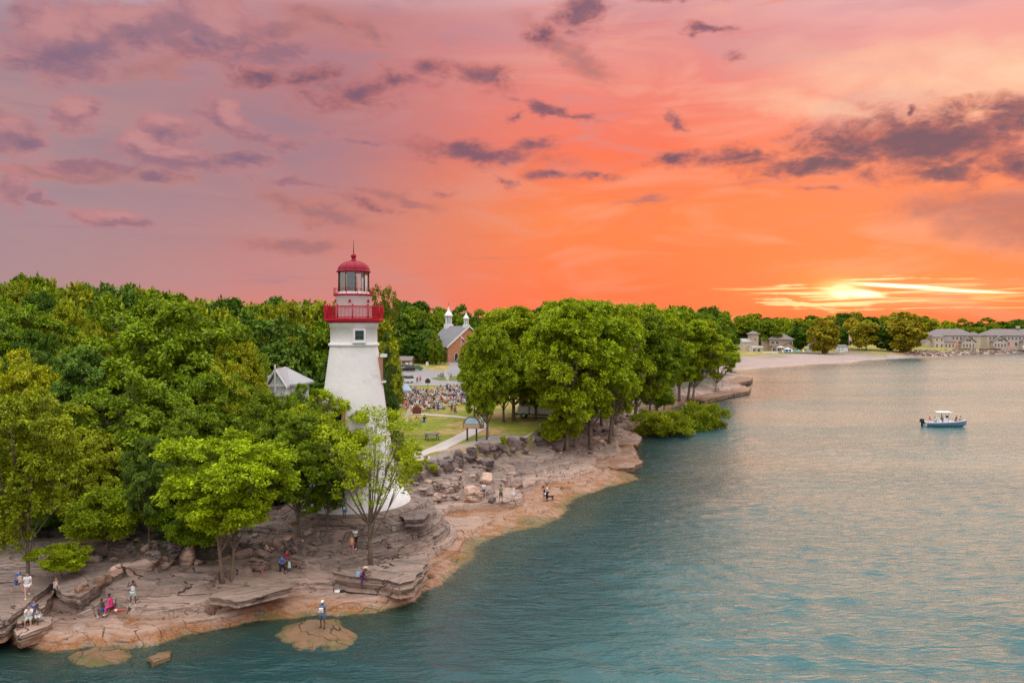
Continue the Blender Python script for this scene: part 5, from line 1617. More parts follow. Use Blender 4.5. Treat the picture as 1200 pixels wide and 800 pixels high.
def make_car(label, color, suv=False):
    r = empty('parked_car', (0, 0, 0), 0, label, 'car')
    L, W, H = (4.6, 1.85, 1.75) if suv else (4.5, 1.8, 1.45)
    # side outline extruded across the width, narrowed at the greenhouse
    b = .35
    low = [(-L / 2, b + .25), (-L / 2 + .06, b), (L / 2 - .1, b), (L / 2, b + .2), (L / 2 - .05, .78), (L / 2 - .35, .88), (.75, .98), (-L / 2 + .3, 1.02), (-L / 2 + .02, .92)]
    top = [(.80, .97), (.15, H), (-1.1 if not suv else -1.8, H), (-L / 2 + (.75 if not suv else .12), 1.0)]
    mb = MB()
    n = len(low)
    for sgn in (0,):
        vs = [(-W / 2, y, z) for y, z in low] + [(W / 2, y, z) for y, z in low]
        fs = [tuple(range(n)), tuple(range(2 * n - 1, n - 1, -1))] + [(j, i, n + i, n + j) for i, j in ((i, (i + 1) % n) for i in range(n))]
        mb.add(vs, fs)
    mb.add([(-W / 2 * .72, y, z + .012) for y, z in top[1:3]] + [(W / 2 * .72, y, z + .012) for y, z in top[1:3]], [(0, 1, 3, 2)])
    body = mb.build('body', carpaint, r, bevel=.05)
    body.color = (*color, 1)
    g = MB()
    kx = [(W / 2 * .95, top[0]), (W / 2 * .74, top[1]), (W / 2 * .74, top[2]), (W / 2 * .95, top[3])]
    vs = [(-x, y, z) for x, (y, z) in kx] + [(x, y, z) for x, (y, z) in kx]
    g.add(vs, [(0, 1, 2, 3), (7, 6, 5, 4), (0, 4, 5, 1), (1, 5, 6, 2), (2, 6, 7, 3)])
    g.build('windows', dark_glass, r)
    for sx in (-1, 1):
        for y in (L / 2 - .85, -L / 2 + .85): wheel(r, sx * (W / 2 - .12), y, .33)
        c = MB(); c.box((sx * .66, L / 2 - .02, .68), (.34, .06, .14)); c.build('headlight', lampglass, r)
    return r
cars = [(471, 434, (.75, .75, .75), True, 100, 'white van at the left of the far row in the car park'), (474.5, 448.5, (.78, .78, .78), True, 60, 'white car nearest the crowd, half behind the cedar'), (477.5, 435, (.015, .015, .018), True, 96, 'black car beside the small shelter'), (487, 434, (.03, .24, .10), False, 92, 'green car at the right end of the far row'),
        (523, 420.5, (.35, .34, .38), False, 20, 'grey car leftmost in the row below the church'), (527.5, 421.5, (.02, .02, .025), True, 15, 'black car second in the row below the church'), (533, 422, (.5, .06, .12), False, 12, 'crimson car in the row below the church'), (537, 424.5, (.02, .12, .36), False, 10, 'blue car nearest the drive below the church'),
        (541, 422, (.02, .20, .07), True, 8, 'dark green car at the hedge end below the church'), (546, 420, (.55, .12, .16), False, 6, 'pale red car farthest right below the church')]
for px, py, col, suv, rz, lb in cars:
    g = hit(px, py)
    c = make_car(lb, col, suv)
    c.location = (g.x, g.y, g.z + .06); c.rotation_euler = (0, 0, R(rz))

# ------------------------------------------------------------------ signs, board, bench, poles
def board():
    g = hit(553, 516.5); s = g.y / FPX
    r = empty('notice_board', g, R(-14), 'arched notice board with a blue picture panel on two dark posts', 'sign')
    for x in (-.56, .56):
        mb = MB(); mb.box((x, 0, .75), (.16, .16, 1.7)); mb.build('post', post_purple, r)
    mb = MB(); n = 14
    arc = [(1.05 * math.cos(math.pi * i / n), 1.9 + .95 * math.sin(math.pi * i / n)) for i in range(n + 1)]
    mb.extr([(-1.05, 1.45)] + [(1.05, 1.45)] + arc[:-1] + [(-1.05, 1.9)], -.09, .09); mb.build('panel_frame', wood_brown, r)
    mb = MB(); arc2 = [(.82 * math.cos(math.pi * i / n), 2.02 + .68 * math.sin(math.pi * i / n)) for i in range(n + 1)]
    mb.extr(arc2, -.115, -.088); mb.build('picture_panel', skyblue, r)
    mb = MB(); mb.box((0, -.11, 1.74), (1.9, .05, .5)); mb.build('text_panel', pmat('panel_tan', (.50, .34, .22), .6, .15, 5), r)
    mb = MB(); mb.box((1.25, -.1, 1.75), (.34, .12, .5)); mb.build('leaflet_box', wood_brown, r)
board()
def marker(px, py, label, m, hgt, w, hh, shape, polem):
    g = hit(px, py)
    r = empty('marker_sign', g, R(4), label, 'sign')
    mb = MB(); mb.tube([(0, 0, -.3), (0, 0, hgt)], .05, 8); mb.build('pole', polem, r)
    mb = MB()
    if shape == 'plaque':
        mb.extr([(-w * .5, hgt), (w * .5, hgt), (w * .55, hgt + hh * .65), (w * .32, hgt + hh * .72), (w * .22, hgt + hh), (-w * .22, hgt + hh), (-w * .32, hgt + hh * .72), (-w * .55, hgt + hh * .65)], -.05, .05)
    else:
        mb.extr([(-w / 2, hgt - hh * .1), (w / 2, hgt - hh * .1), (w / 2, hgt + hh * .75), (0, hgt + hh), (-w / 2, hgt + hh * .75)] if shape == 'peak' else [(-w / 2, hgt - hh * .1), (w / 2, hgt - hh * .1), (w / 2, hgt + hh * .9), (-w / 2, hgt + hh * .9)], -.05, .05)
    mb.build('plate', m, r)
brown_plate = pmat('plate_darkbrown', (.045, .022, .018), .5, .15)
red_brown = pmat('plate_redbrown', (.18, .045, .03), .55, .15)
marker(501.3, 453.5, 'dark brown cast plaque on a pole at the rear of the crowd', brown_plate, .9, 1.1, 1.05, 'plaque', iron_dark)
marker(488.5, 490, 'reddish brown plaque on a grey pole before the crowd', red_brown, .75, 1.25, 1.0, 'peak', chrome)
marker(481.5, 434, 'white square sign beside the green car', white_paint, 1.5, .9, 1.1, 'square', chrome)
marker(500.6, 432.5, 'white square sign on a post before the dark trees', white_paint, 1.3, .8, 1.1, 'square', chrome)
def picnic():
    g = hit(506.5, 515)
    r = empty('picnic_table', g, R(20), 'grey wooden picnic table on the lawn beside the path', 'picnic table')
    mb = MB(); [mb.box((0, -.3 + .15 * i, .75), (1.8, .13, .045)) for i in range(5)]; mb.build('table_top', wood_grey, r)
    for sy in (-1, 1):
        mb = MB(); mb.box((0, sy * .72, .44), (1.8, .26, .045)); mb.build('seat', wood_grey, r)
    for sx in (-1, 1):
        mb = MB()
        for sy in (-1, 1): mb.tube([(sx * .65, sy * .62, 0), (sx * .65, sy * .24, .73)], .05, 6)
        mb.box((sx * .65, 0, .40), (.07, 1.6, .09)); mb.build('leg', wood_grey, r)
picnic()
def lamp_post():
    g = hit(573.5, 515)
    r = empty('marker_post', g, 0, 'thin pale post in a concrete foot beside the grove trunk', 'post')
    mb = MB(); mb.box((0, 0, .15), (.32, .32, .3)); mb.build('foot', concrete, r)
    mb = MB(); mb.tube([(0, 0, .3), (0, 0, 1.7)], .03, 6); mb.build('pole', chrome, r)
lamp_post()
def fence():
    a, b = hit(475.5, 497), hit(481, 482.5)
    d = b - a; n = 22
    r = empty('picket_fence', a, math.atan2(d.y, d.x), 'white picket fence running back beside the cedar', 'fence')
    L = d.length
    mb = MB()
    for i in range(n): mb.box((L * i / (n - 1), 0, .62), (.09, .03, 1.25))
    mb.build('pickets', white_paint, r)
    mb = MB(); mb.box((L / 2, .04, .35), (L, .04, .1)); mb.box((L / 2, .04, .95), (L, .04, .1)); mb.build('rail', white_paint, r)
    for i in range(3):
        mb = MB(); mb.box((L * i / 2, .09, .65), (.12, .05, 1.4)); mb.build('post', white_paint, r)
fence()
def flag(px, py, D, H, label, cols, w=1.6, hang=True, name='flagpole', pm=None):
    g = at(px, py, D) if D else hit(px, py)
    r = empty(name, g, 0, label, 'flagpole')
    mb = MB(); mb.tube([(0, 0, -.5), (0, 0, H)], [.11 if D and D > 400 else .05, .05 if D and D > 400 else .03], 8); mb.ball((0, 0, H + .08), .12, 8); mb.build('pole', pm or white_paint, r)
    mb = MB(); n = len(cols)
    for i in range(n):
        zt = H - .2 - i * w / n
        vs = []
        for j in range(7):
            t = j / 6
            vs += [(t * w * .5, .12 * math.sin(t * 9), zt - t * w * .5), (t * w * .5, .12 * math.sin(t * 9), zt - w / n - t * w * .5)]
        mb.add(vs, [(2 * j, 2 * j + 1, 2 * j + 3, 2 * j + 2) for j in range(6)], i)
    mb.build('flag_cloth', cols, r)
fr = pmat('flag_red', (.55, .03, .04), .8, .1); fw = pmat('flag_white', (.8, .8, .8), .8, .05); fb = pmat('flag_blue', (.03, .06, .3), .8, .1); fo = pmat('flag_orange', (.8, .22, .03), .8, .1); fg = pmat('flag_green', (.05, .3, .08), .8, .1)
flag(995, 415, 440, 12.0, 'white flagpole with a striped flag on the far beach lawn', [fo, fg, fw, fo], 3.0)
flag(540.5, 418, 250, 8.0, 'flag on a short pole beside the church door', [fr, fw, fr, fb], 2.0)
flag(522.5, 452.5, 0, 3.4, 'tall pale banner pole at the rear of the crowd', [cloth_white, cloth_white], 1.4, name='banner_pole')
def parasol(px, py, D, s, m, label):
    g = at(px, py, D)
    r = empty('parasol', g, 0, label, 'parasol')
    mb = MB(); mb.lathe([(s, 2.1), (s * .55, 2.55), (.05, 2.9)], 10, smooth=False); mb.build('canopy', m, r)
    mb = MB(); mb.tube([(0, 0, -1), (0, 0, 2.9)], .05, 6); mb.build('pole', chrome, r)
cream_cloth = pmat('cloth_cream', (.70, .60, .48), .8, .05); red_cloth = pmat('cloth_red', (.62, .06, .04), .8, .05)
parasol(915, 411, 438, 2.6, cream_cloth, 'cream parasol before the tan beach house')
parasol(923, 413, 436, 2.4, cloth_white, 'white parasol on the deck by the beach')
parasol(1121, 407.5, 508, 2.2, red_cloth, 'red parasol before the left apartment house')
parasol(1184, 407.5, 510, 2.4, red_cloth, 'red parasol before the right apartment house')
def terrace(px, py, D, w, d, hgt, label, m, name='retaining_wall'):
    g = at(px, py, D)
    mb = MB(); mb.box((0, 0, 0), (w, d, hgt)); mb.box((0, 0, hgt / 2 + .1), (w + .2, d + .2, .2))
    o = mb.build(name, m, None, (g.x, D, g.z + hgt / 2 - .6)); tag(o, label, 'wall')
terrace(902, 416, 432, 9, 2, 2.4, 'pale low wall before the white beach house', white_paint)
terrace(935, 414.5, 434, 22, 1.2, 1.1, 'long blue grey deck wall below the tan beach house', wood_grey)
terrace(1160, 409.5, 500, 14, 1.2, 1.2, 'low stone wall before the right apartment house', rock_dark)
terrace(1128, 409.5, 500, 10, 1.2, 1.2, 'low stone wall before the left apartment house', rock_dark)
def deckchair(px, py, D, col, lb):
    g = at(px, py, D)
    r = empty('deck_chair', g, R(random.Random(int(px * 9)).uniform(-40, 40)), lb, 'chair', 'deck chairs on the far beach')
    mb = MB(); mb.box((0, 0, .5), (.9, .9, .1)); mb.build('seat', col, r)
    mb = MB(); mb.box((0, .45, 1.05), (.9, .1, 1.1), rx=R(-18)); mb.build('backrest', col, r)
    for sx in (-1, 1):
        mb = MB(); mb.box((sx * .4, 0, .22), (.08, .9, .5)); mb.build('leg', col, r)
chair_cols = [(cloth_white, 'white'), (cloth_blue, 'blue'), (pmat('cloth_aqua', (.15, .5, .6), .8, .05), 'turquoise')]
for i, (px, py) in enumerate([(918, 413), (921, 413.2), (924.5, 413), (928, 412.8), (932, 413), (936, 412.6), (942, 412.4), (947, 412.5), (1024, 413.5), (1030, 413.6), (1035, 413.4), (1040, 413.6), (1200, 408)]):
    m, nm = chair_cols[i % 3]
    deckchair(px, py, 431 if px < 1000 else 452, m, nm + ' deck chair among those on the far beach')

# ------------------------------------------------------------------ the motor boat
hull_blue = pmat('hull_blue', (.17, .28, .40), .3, .1, 1, spec=.6)
gel_white = pmat('gelcoat_white', (.80, .80, .80), .3, .04, 1, spec=.6)
engine_black = pmat('engine_black', (.012, .014, .018), .3, .1)
def make_boat():
    g = P(1108, 499.5, 0)
    r = empty('motor_boat', (g.x, g.y, 0), R(-97), 'blue hulled motor boat with white hard top and black outboard on the lake', 'boat')
    # hull: stations along y (bow +y), half widths at sheer/chine/keel
    L = 6.9
    st = []
    for i in range(15):
        t = i / 14; y = -L / 2 + t * L
        w = 1.22 * (1 - max(0, (t - .45) / .55) ** 2.3) * (.93 + .07 * min(1, t * 4)) + .01
        sh = .78 + .42 * t ** 2
        ch_ = .16 + .50 * max(0, t - .55) ** 1.5 * 2
        ke = -.32 + 1.25 * max(0, t - .72) ** 2 * 9 * .75
        st.append((y, w, sh, min(ch_, sh - .1), min(ke, sh - .15), w * (.86 - .25 * t ** 3)))
    hull, deck = MB(), MB()
    vs = []
    for y, w, sh, chn, ke, wc in st:
        yb = y
        vs += [(-w, yb, sh), (-w * .99, yb, sh - .10), (-wc, yb - .06 * (y > 2), chn), (0, yb - .25 * max(0, y - 1.6) * .3, ke), (wc, yb - .06 * (y > 2), chn), (w * .99, yb, sh - .10), (w, yb, sh)]
    fs, m = [], []
    for i in range(14):
        for j in range(6):
            a = i * 7 + j; fs.append((a, a + 1, a + 8, a + 7)); m.append(1 if j in (0, 5) else 0)
    for f, mm in zip(fs, m): pass
    hull.v = [tuple(v) for v in vs]; hull.f = [list(f) for f in fs]; hull.m = m; hull.sm = [True] * len(fs)
    hull.f.append(list(range(7))); hull.m.append(1); hull.sm.append(False)
    hull.build('hull', [hull_blue, gel_white], r)
    # gunwale cap and cockpit
    for i in range(14):
        pass
    vs, fs = [], []
    for y, w, sh, *_ in st:
        inn = max(0.0, w - .24)
        vs += [(-w - .03, y, sh), (-inn, y, sh + .03), (-inn * .95, y, .42 + .2 * max(0, y) / 3), (inn * .95, y, .42 + .2 * max(0, y) / 3), (inn, y, sh + .03), (w + .03, y, sh)]
    for i in range(14):
        for j in range(5):
            a = i * 6 + j; fs.append((a, a + 1, a + 7, a + 6))
    deck.add(vs, fs, 0); deck.build('deck', gel_white, r)
    mb = MB(); mb.box((0, -.1, .98), (.95, .9, 1.1), taper=.8); mb.box((0, .55, .70), (.8, .5, .55)); mb.build('console', gel_white, r, bevel=.04)
    mb = MB(); mb.box((0, .26, 1.72), (.8, .03, .42), rx=R(-22)); mb.build('windscreen', dark_glass, r)
    mb = MB(); mb.box((0, -1.05, .80), (1.1, .5, .75)); mb.box((0, -1.3, 1.3), (1.1, .12, .4)); mb.build('helm_seat', gel_white, r, bevel=.04)
    mb = MB(); mb.box((0, -.35, 2.50), (1.75, 2.5, .12)); mb.box((0, -.35, 2.58), (1.4, 2.0, .06)); mb.build('hard_top', gel_white, r, bevel=.05)
    for sx in (-1, 1):
        for y in (.3, -.8):
            mb = MB(); mb.tube([(sx * .55, y, .5), (sx * .62, y - .05, 2.45)], .035, 6); mb.build('top_support', chrome, r)
    mb = MB(); mb.tube([(.5, -1.1, 2.6), (.5, -1.25, 3.6)], .015, 5); mb.build('antenna', gel_white, r)
    mb = MB(); mb.box((0, -L / 2 - .42, 1.0), (.48, .72, .62), taper=.82); mb.box((0, -L / 2 - .40, .38), (.26, .34, .85)); mb.box((0, -L / 2 - .1, .62), (.34, .4, .3)); mb.build('outboard_motor', engine_black, r, bevel=.07)
    mb = MB()
    for sx in (-1, 1):
        pts = [(sx * (w - .1), y, sh + .28) for y, w, sh, *_ in st[8:]]
        mb.tube(pts, .018, 5)
        for q in pts[::2]: mb.tube([q, (q[0], q[1], q[2] - .28)], .014, 5)
    mb.build('bow_rail', chrome, r)
    return r
boat = make_boat()
# ------------------------------------------------------------------ people
SKIN = {'fair': pmat('skin_fair', (.56, .31, .22), .55, .06, 4), 'tan': pmat('skin_tan', (.42, .21, .13), .55, .06, 4), 'dark': pmat('skin_dark', (.12, .055, .035), .5, .08, 4)}
eye_m = pmat('eye_dark', (.02, .015, .012), .3, .0); lip_m = pmat('lip', (.35, .10, .09), .5, .05)
HAIRM = {'black': pmat('hair_black', (.012, .010, .010), .6, .2), 'brown': pmat('hair_brown', (.085, .045, .022), .6, .2), 'fair': pmat('hair_fair', (.25, .14, .07), .6, .2), 'grey': pmat('hair_grey', (.3, .29, .28), .6, .2)}
def cloth(n, c): return pmat('cloth_' + n, c, .85, .12, 5)
CL = {'white': cloth('tee_white', (.78, .78, .80)), 'navy': cloth('navy', (.03, .05, .13)), 'blue': cloth('blue_bright', (.03, .16, .50)), 'denim': cloth('denim', (.10, .17, .28)), 'purple': cloth('purple', (.14, .02, .14)), 'yellow': cloth('yellow', (.70, .47, .14)),
      'rainbow': cloth('shorts_pink', (.55, .16, .30)), 'black': cloth('black', (.015, .015, .018)), 'teal': cloth('teal', (.02, .32, .36)), 'maroon': cloth('maroon', (.26, .015, .06)), 'pink': cloth('pink', (.80, .06, .26)), 'camo': cloth('camo', (.10, .10, .055)),
      'green': cloth('green_grey', (.17, .24, .13)), 'olive': cloth('dark_olive', (.06, .08, .06)), 'sky': cloth('sky_blue', (.30, .52, .72)), 'red': cloth('red', (.55, .03, .04)), 'mint': cloth('mint', (.45, .62, .60)), 'straw': cloth('straw', (.68, .50, .38)), 'grey': cloth('grey', (.30, .30, .32)), 'brightgreen': cloth('bright_green', (.05, .40, .12))}

def skin_mesh(name, verts, edges, radii, m, parent=None, sub=1, extra=None, mats=None):
    me = bpy.data.meshes.new(name)
    me.from_pydata([tuple(v) for v in verts], edges, [])
    o = link(name, me)
    o.modifiers.new('skin', 'SKIN')
    if not me.skin_vertices: 
        bm = bmesh.new(); bm.from_mesh(me); bm.verts.layers.skin.verify(); bm.to_mesh(me); bm.free()
    for sv, r in zip(me.skin_vertices[0].data, radii):
        sv.radius = r if hasattr(r, '__len__') else (r, r)
        sv.use_root = False
    me.skin_vertices[0].data[0].use_root = True
    s = o.modifiers.new('sub', 'SUBSURF'); s.levels = sub; s.render_levels = sub
    dg = bpy.context.evaluated_depsgraph_get()
    res = bpy.data.meshes.new_from_object(o.evaluated_get(dg))
    bpy.data.objects.remove(o)
    bpy.data.meshes.remove(me)
    res.name = name
    res.materials.clear()
    for mm in (mats or [m]): res.materials.append(mm)
    res.polygons.foreach_set('use_smooth', np.ones(len(res.polygons), bool))
    if extra:
        bm = bmesh.new(); bm.from_mesh(res)
        for vs, fs, mi in extra:
            nv = [bm.verts.new(v) for v in vs]
            for f in fs:
                try:
                    ff = bm.faces.new([nv[i] for i in f]); ff.material_index = mi; ff.smooth = True
                except ValueError: pass
        bm.to_mesh(res); bm.free()
    ob = link(name, res, parent)
    return ob

def vdir(a, ab, side):
    """direction of a limb swung forward by a, out to its side by ab (degrees); 0 hangs down"""
    a, ab = R(a), R(ab)
    v = Vector((0, math.sin(a), -math.cos(a)))
    return Vector((v.x + side * math.sin(ab), v.y * math.cos(ab), v.z * math.cos(ab))).normalized()

POSES = {
    'stand':   dict(ll=(3, 0), rl=(-3, 2), la=(4, 8, 12), ra=(2, 8, 10)),
    'walk':    dict(ll=(26, 8), rl=(-22, 22), la=(-22, 6, 20), ra=(24, 6, 25), lean=6),
    'walk2':   dict(ll=(-20, 25), rl=(24, 6), la=(22, 6, 30), ra=(-18, 8, 15), lean=8),
    'hold':    dict(ll=(4, 0), rl=(-4, 3), la=(22, 12, 88, 35), ra=(22, 12, 88, 35)),
    'raise':   dict(ll=(5, 0), rl=(-6, 5), la=(78, 28, 100, 20), ra=(82, 28, 95, 20), lab=10),
    'wave':    dict(ll=(4, 0), rl=(-4, 3), la=(18, 10, 75, 30), ra=(70, 40, 75, -10)),
    'lean':    dict(ll=(32, 24), rl=(4, 10), la=(58, 6, 35, 20), ra=(62, 4, 25, 20), lean=26),
    'sit':     dict(ll=(78, 82), rl=(74, 84), la=(32, 12, 55, 35), ra=(34, 12, 50, 35), lean=14, lab=9),
    'sitlow':  dict(ll=(104, 98), rl=(96, 92), la=(42, 14, 40, 25), ra=(38, 14, 46, 25), lean=20, lab=12),
    'sitlegs': dict(ll=(88, 30), rl=(84, 22), la=(-28, 16, 8, 0), ra=(26, 14, 60, 30), lean=-12, lab=10),
    'crouch':  dict(ll=(112, 130), rl=(108, 128), la=(60, 10, 30, 20), ra=(60, 10, 30, 20), lean=30, lab=14),
}

def figure(name, pose, skin='fair', top='white', bottom='navy', hair='brown', long_hair=False, sleeve=.55, leg=.45, shoes='white', hat=None, dress=None, scale=1.0, girth=1.0, tank=False, detail=True, turn=0.0, prop=None, parent=None, objcol=None):
    p = POSES[pose] if isinstance(pose, str) else pose
    lean = R(p.get('lean', 0)); lab = p.get('lab', 4)
    up = Vector((0, math.sin(lean), math.cos(lean))); fwd = Vector((0, math.cos(lean), -math.sin(lean)))
    pel = Vector((0, 0, .95))
    J = {'pel': pel, 'waist': pel + up * .17, 'chest': pel + up * .34, 'ucht': pel + up * .47, 'neck': pel + up * .56}
    hd = (up + Vector((0, 0, 1)) * 1.2).normalized(); hf = Vector((math.sin(R(turn)), math.cos(R(turn)), -.08)).normalized()
    J['jaw'] = J['neck'] + hd * .075 + hf * .025; J['skull'] = J['neck'] + hd * .155 + hf * .008; J['crown'] = J['neck'] + hd * .225
    for s, sd in (('l', -1), ('r', 1)):
        th_, kn = p[s + 'l']
        J[s + 'hip'] = pel + Vector((sd * .095, 0, -.06))
        J[s + 'knee'] = J[s + 'hip'] + vdir(th_, lab, sd) * .42
        J[s + 'mth'] = J[s + 'hip'].lerp(J[s + 'knee'], .45)
        J[s + 'ank'] = J[s + 'knee'] + vdir(th_ - kn, lab * .3, sd) * .41
        J[s + 'calf'] = J[s + 'knee'].lerp(J[s + 'ank'], .33) + vdir(th_ - kn - 90, 0, sd) * .012
        fd = Vector((sd * .15, 1, -.12 if abs(th_ - kn) < 60 else -.3)).normalized()
        J[s + 'heel'] = J[s + 'ank'] - fd * .04 + Vector((0, 0, -.045)); J[s + 'toe'] = J[s + 'ank'] + fd * .16 + Vector((0, 0, -.05))
        ar = p[s + 'a']; inw = ar[3] if len(ar) > 3 else 0
        J[s + 'sho'] = J['ucht'] + Vector((sd * .175, 0, 0)) + up * .01
        J[s + 'elb'] = J[s + 'sho'] + vdir(ar[0] + p.get('lean', 0) * .3, ar[1], sd) * .28
        d = vdir(ar[0] + ar[2], -inw if inw else ar[1] * .5, sd)
        J[s + 'wri'] = J[s + 'elb'] + d * .25
        J[s + 'palm'] = J[s + 'wri'] + d * .07
        J[s + 'hd'] = d
    g = girth
    rad = {'pel': (.145 * g, .115 * g), 'waist': (.125 * g, .10 * g), 'chest': (.15 * g, .108 * g), 'ucht': (.125 * g, .085 * g), 'neck': .052, 'jaw': (.062, .070), 'skull': (.078, .092), 'crown': (.055, .062)}
    for s in 'lr':
        rad.update({s + 'hip': .088 * g, s + 'mth': .082 * g, s + 'knee': .054, s + 'calf': .056, s + 'ank': .036, s + 'heel': .036, s + 'toe': .03, s + 'sho': .058, s + 'elb': .040, s + 'wri': .026, s + 'palm': (.036, .022)})
    names = ['pel', 'waist', 'chest', 'ucht', 'neck', 'jaw', 'skull', 'crown'] + [s + q for s in 'lr' for q in ('hip', 'mth', 'knee', 'calf', 'ank', 'heel', 'toe', 'sho', 'elb', 'wri', 'palm')]
    ed = [('pel', 'waist'), ('waist', 'chest'), ('chest', 'ucht'), ('ucht', 'neck'), ('neck', 'jaw'), ('jaw', 'skull'), ('skull', 'crown')]
    for s in 'lr':
        ed += [('pel', s + 'hip'), (s + 'hip', s + 'mth'), (s + 'mth', s + 'knee'), (s + 'knee', s + 'calf'), (s + 'calf', s + 'ank'), (s + 'ank', s + 'heel'), (s + 'ank', s + 'toe'), ('ucht', s + 'sho'), (s + 'sho', s + 'elb'), (s + 'elb', s + 'wri'), (s + 'wri', s + 'palm')]
    ix = {n: i for i, n in enumerate(names)}
    low = min(J[n].z - (rad[n] if not isinstance(rad[n], tuple) else rad[n][1]) for n in names)
    if parent is None:
        root = empty(name)
    else: root = parent
    root['low'] = low
    sm = SKIN[skin]
    extra = []
    if detail:
        f = MB()
        for s, sd in (('l', -1), ('r', 1)):          # five fingers from the palm, curled a little
            d = J[s + 'hd']; across = d.cross(Vector((0, 0, 1)) if abs(d.z) < .8 else Vector((0, 1, 0))).normalized()
            nrm = d.cross(across).normalized()
            for k, Lf in enumerate((.062, .074, .070, .054)):
                b = J[s + 'palm'] + across * (.026 - .0175 * k) + d * .01
                f.tube([b, b + d * (.03 + Lf * .35), b + d * (.03 + Lf * .7) + nrm * .018, b + d * (.02 + Lf * .85) + nrm * .045], [.009, .0085, .008, .006], 5)
            b = J[s + 'palm'] - d * .03 + across * .03
            f.tube([b, b + across * .025 + d * .02, b + across * .03 + d * .055 + nrm * .012], [.011, .010, .007], 5)
        # face: nose, eyes, mouth, ears
        rt = hf.cross(hd).normalized()
        fc = J['skull'] + hf * .088
        f.tube([J['skull'] + hf * .08 + hd * .0, fc + hf * .004 - hd * .02, fc + hf * .018 - hd * .035, fc - hd * .04], [.006, .011, .014, .006], 6)
        for sd in (-1, 1):
            f.ball(J['skull'] + rt * sd * .085 - hd * .015, (.018, .02, .03), 6)
        extra.append((f.v, f.f, 0))
        e = MB()
        for sd in (-1, 1): e.ball(fc + rt * sd * .03 + hd * .002 - hf * .014, .012, 6)
        extra.append((e.v, e.f, 1))
        l = MB(); l.ball(fc - hd * .07 - hf * .012, (.024, .012, .008), 6); extra.append((l.v, l.f, 2))
    body = skin_mesh('body', [J[n] for n in names], [(ix[a], ix[b]) for a, b in ed], [rad[n] for n in names], sm, root, 1, extra, [sm, eye_m, lip_m])
    def garment(nm, pts, eds, rr, m):
        keys = list(dict.fromkeys([q for e_ in eds for q in e_])); ki = {q: i for i, q in enumerate(keys)}
        return skin_mesh(nm, [pts[q] for q in keys], [(ki[a], ki[b]) for a, b in eds], [rr[q] for q in keys], m, root, 1)
    add = lambda r, k, c: tuple(x * k + c for x in r) if isinstance(r, tuple) else r * k + c
    if dress is None:
        pts = dict(J); rr = {q: add(rad[q], 1.07, .016) for q in rad}
        pts['hem'] = pel - up * .02; rr['hem'] = add(rad['pel'], 1.08, .022)
        pts['col'] = J['ucht'].lerp(J['neck'], .45); rr['col'] = .075
        es = [('hem', 'waist'), ('waist', 'chest'), ('chest', 'ucht'), ('ucht', 'col')]
        if not tank:
            for s in 'lr':
                pts[s + 'slv'] = J[s + 'sho'].lerp(J[s + 'elb'], min(1, sleeve * 1.4)); rr[s + 'slv'] = .058
                es += [('ucht', s + 'sho'), (s + 'sho', s + 'slv')]
                rr[s + 'sho'] = .074
        garment('shirt', pts, es, rr, CL[top] if isinstance(top, str) else top)
        pts = dict(J); rr = {q: add(rad[q], 1.05, .012) for q in rad}
        rr['pel'] = add(rad['pel'], 1.05, .014)
        es = []
        for s in 'lr':
            es += [('pel', s + 'hip')]
            if leg <= .5:
                pts[s + 'cut'] = J[s + 'hip'].lerp(J[s + 'knee'], leg * 2 * .8 + .1); rr[s + 'cut'] = .088 * g
                es += [(s + 'hip', s + 'cut')]
            else:
                pts[s + 'cut'] = J[s + 'knee'].lerp(J[s + 'ank'], min(.95, (leg - .5) * 2)); rr[s + 'cut'] = .058
                es += [(s + 'hip', s + 'mth'), (s + 'mth', s + 'knee'), (s + 'knee', s + 'cut')]
                rr[s + 'knee'] = .072
        garment('trousers' if leg > .6 else 'shorts', pts, es, rr, CL[bottom] if isinstance(bottom, str) else bottom)
    else:
        mb = MB(); n = 18
        prof = [(-.32, .235), (-.12, .20), (.02, .175), (.17, .145), (.34, .165), (.47, .13), (.53, .07)]
        vs, fs = [], []
        for h_, r_ in prof:
            c = pel + up * h_
            for k in range(n):
                a = 2 * math.pi * k / n
                w = 1 + (.07 * math.sin(5 * a) if h_ < 0 else 0)
                vs.append(c + Vector((math.cos(a) * r_ * w * g, 0, 0)) + fwd * math.sin(a) * r_ * .78 * w * g)
        for i in range(len(prof) - 1):
            for k in range(n): fs.append((i * n + k, i * n + (k + 1) % n, (i + 1) * n + (k + 1) % n, (i + 1) * n + k))
        mb.add(vs, fs, 0, True); mb.build('dress', CL[dress], root)
    # hair
    mb = MB()
    hc = J['skull'] - hf * .02 + hd * .025
    mb.ball((0, 0, 0), (.090, .100, .092), 12)
    vs = []
    q = hf.to_track_quat('Y', 'Z').to_matrix()
    for v in mb.v:
        v = Vector(v)
        if v.y > .035 and v.z < .03: v.y = .02; v *= .8
        vs.append(tuple(q @ v + hc))
    mb.v = vs
    if long_hair:
        b = hc - hf * .06
        mb.tube([b + hd * .02, b - hf * .03 - hd * .10, b - hf * .035 - hd * .22, b - hf * .03 - hd * .33], [.085, .085, .075, .03], 8)
    mb.build('hair', HAIRM[hair], root)
    if hat:
        kind, hm = hat
        mb = MB(); t = J['crown'] + hd * .005
        if kind == 'sun': mb.lathe([(.20, .0), (.105, .02), (.10, .075), (.07, .105), (.001, .11)], 16, (t.x, t.y, t.z - .05))
        else:
            mb.lathe([(.098, -.03), (.100, .02), (.075, .062), (.001, .075)], 14, (t.x, t.y, t.z - .025))
            mb.box((t.x + hf.x * .12, t.y + hf.y * .12, t.z - .045), (.13, .14, .015), math.atan2(-hf.x, hf.y))
        mb.build('hat', CL[hm], root)
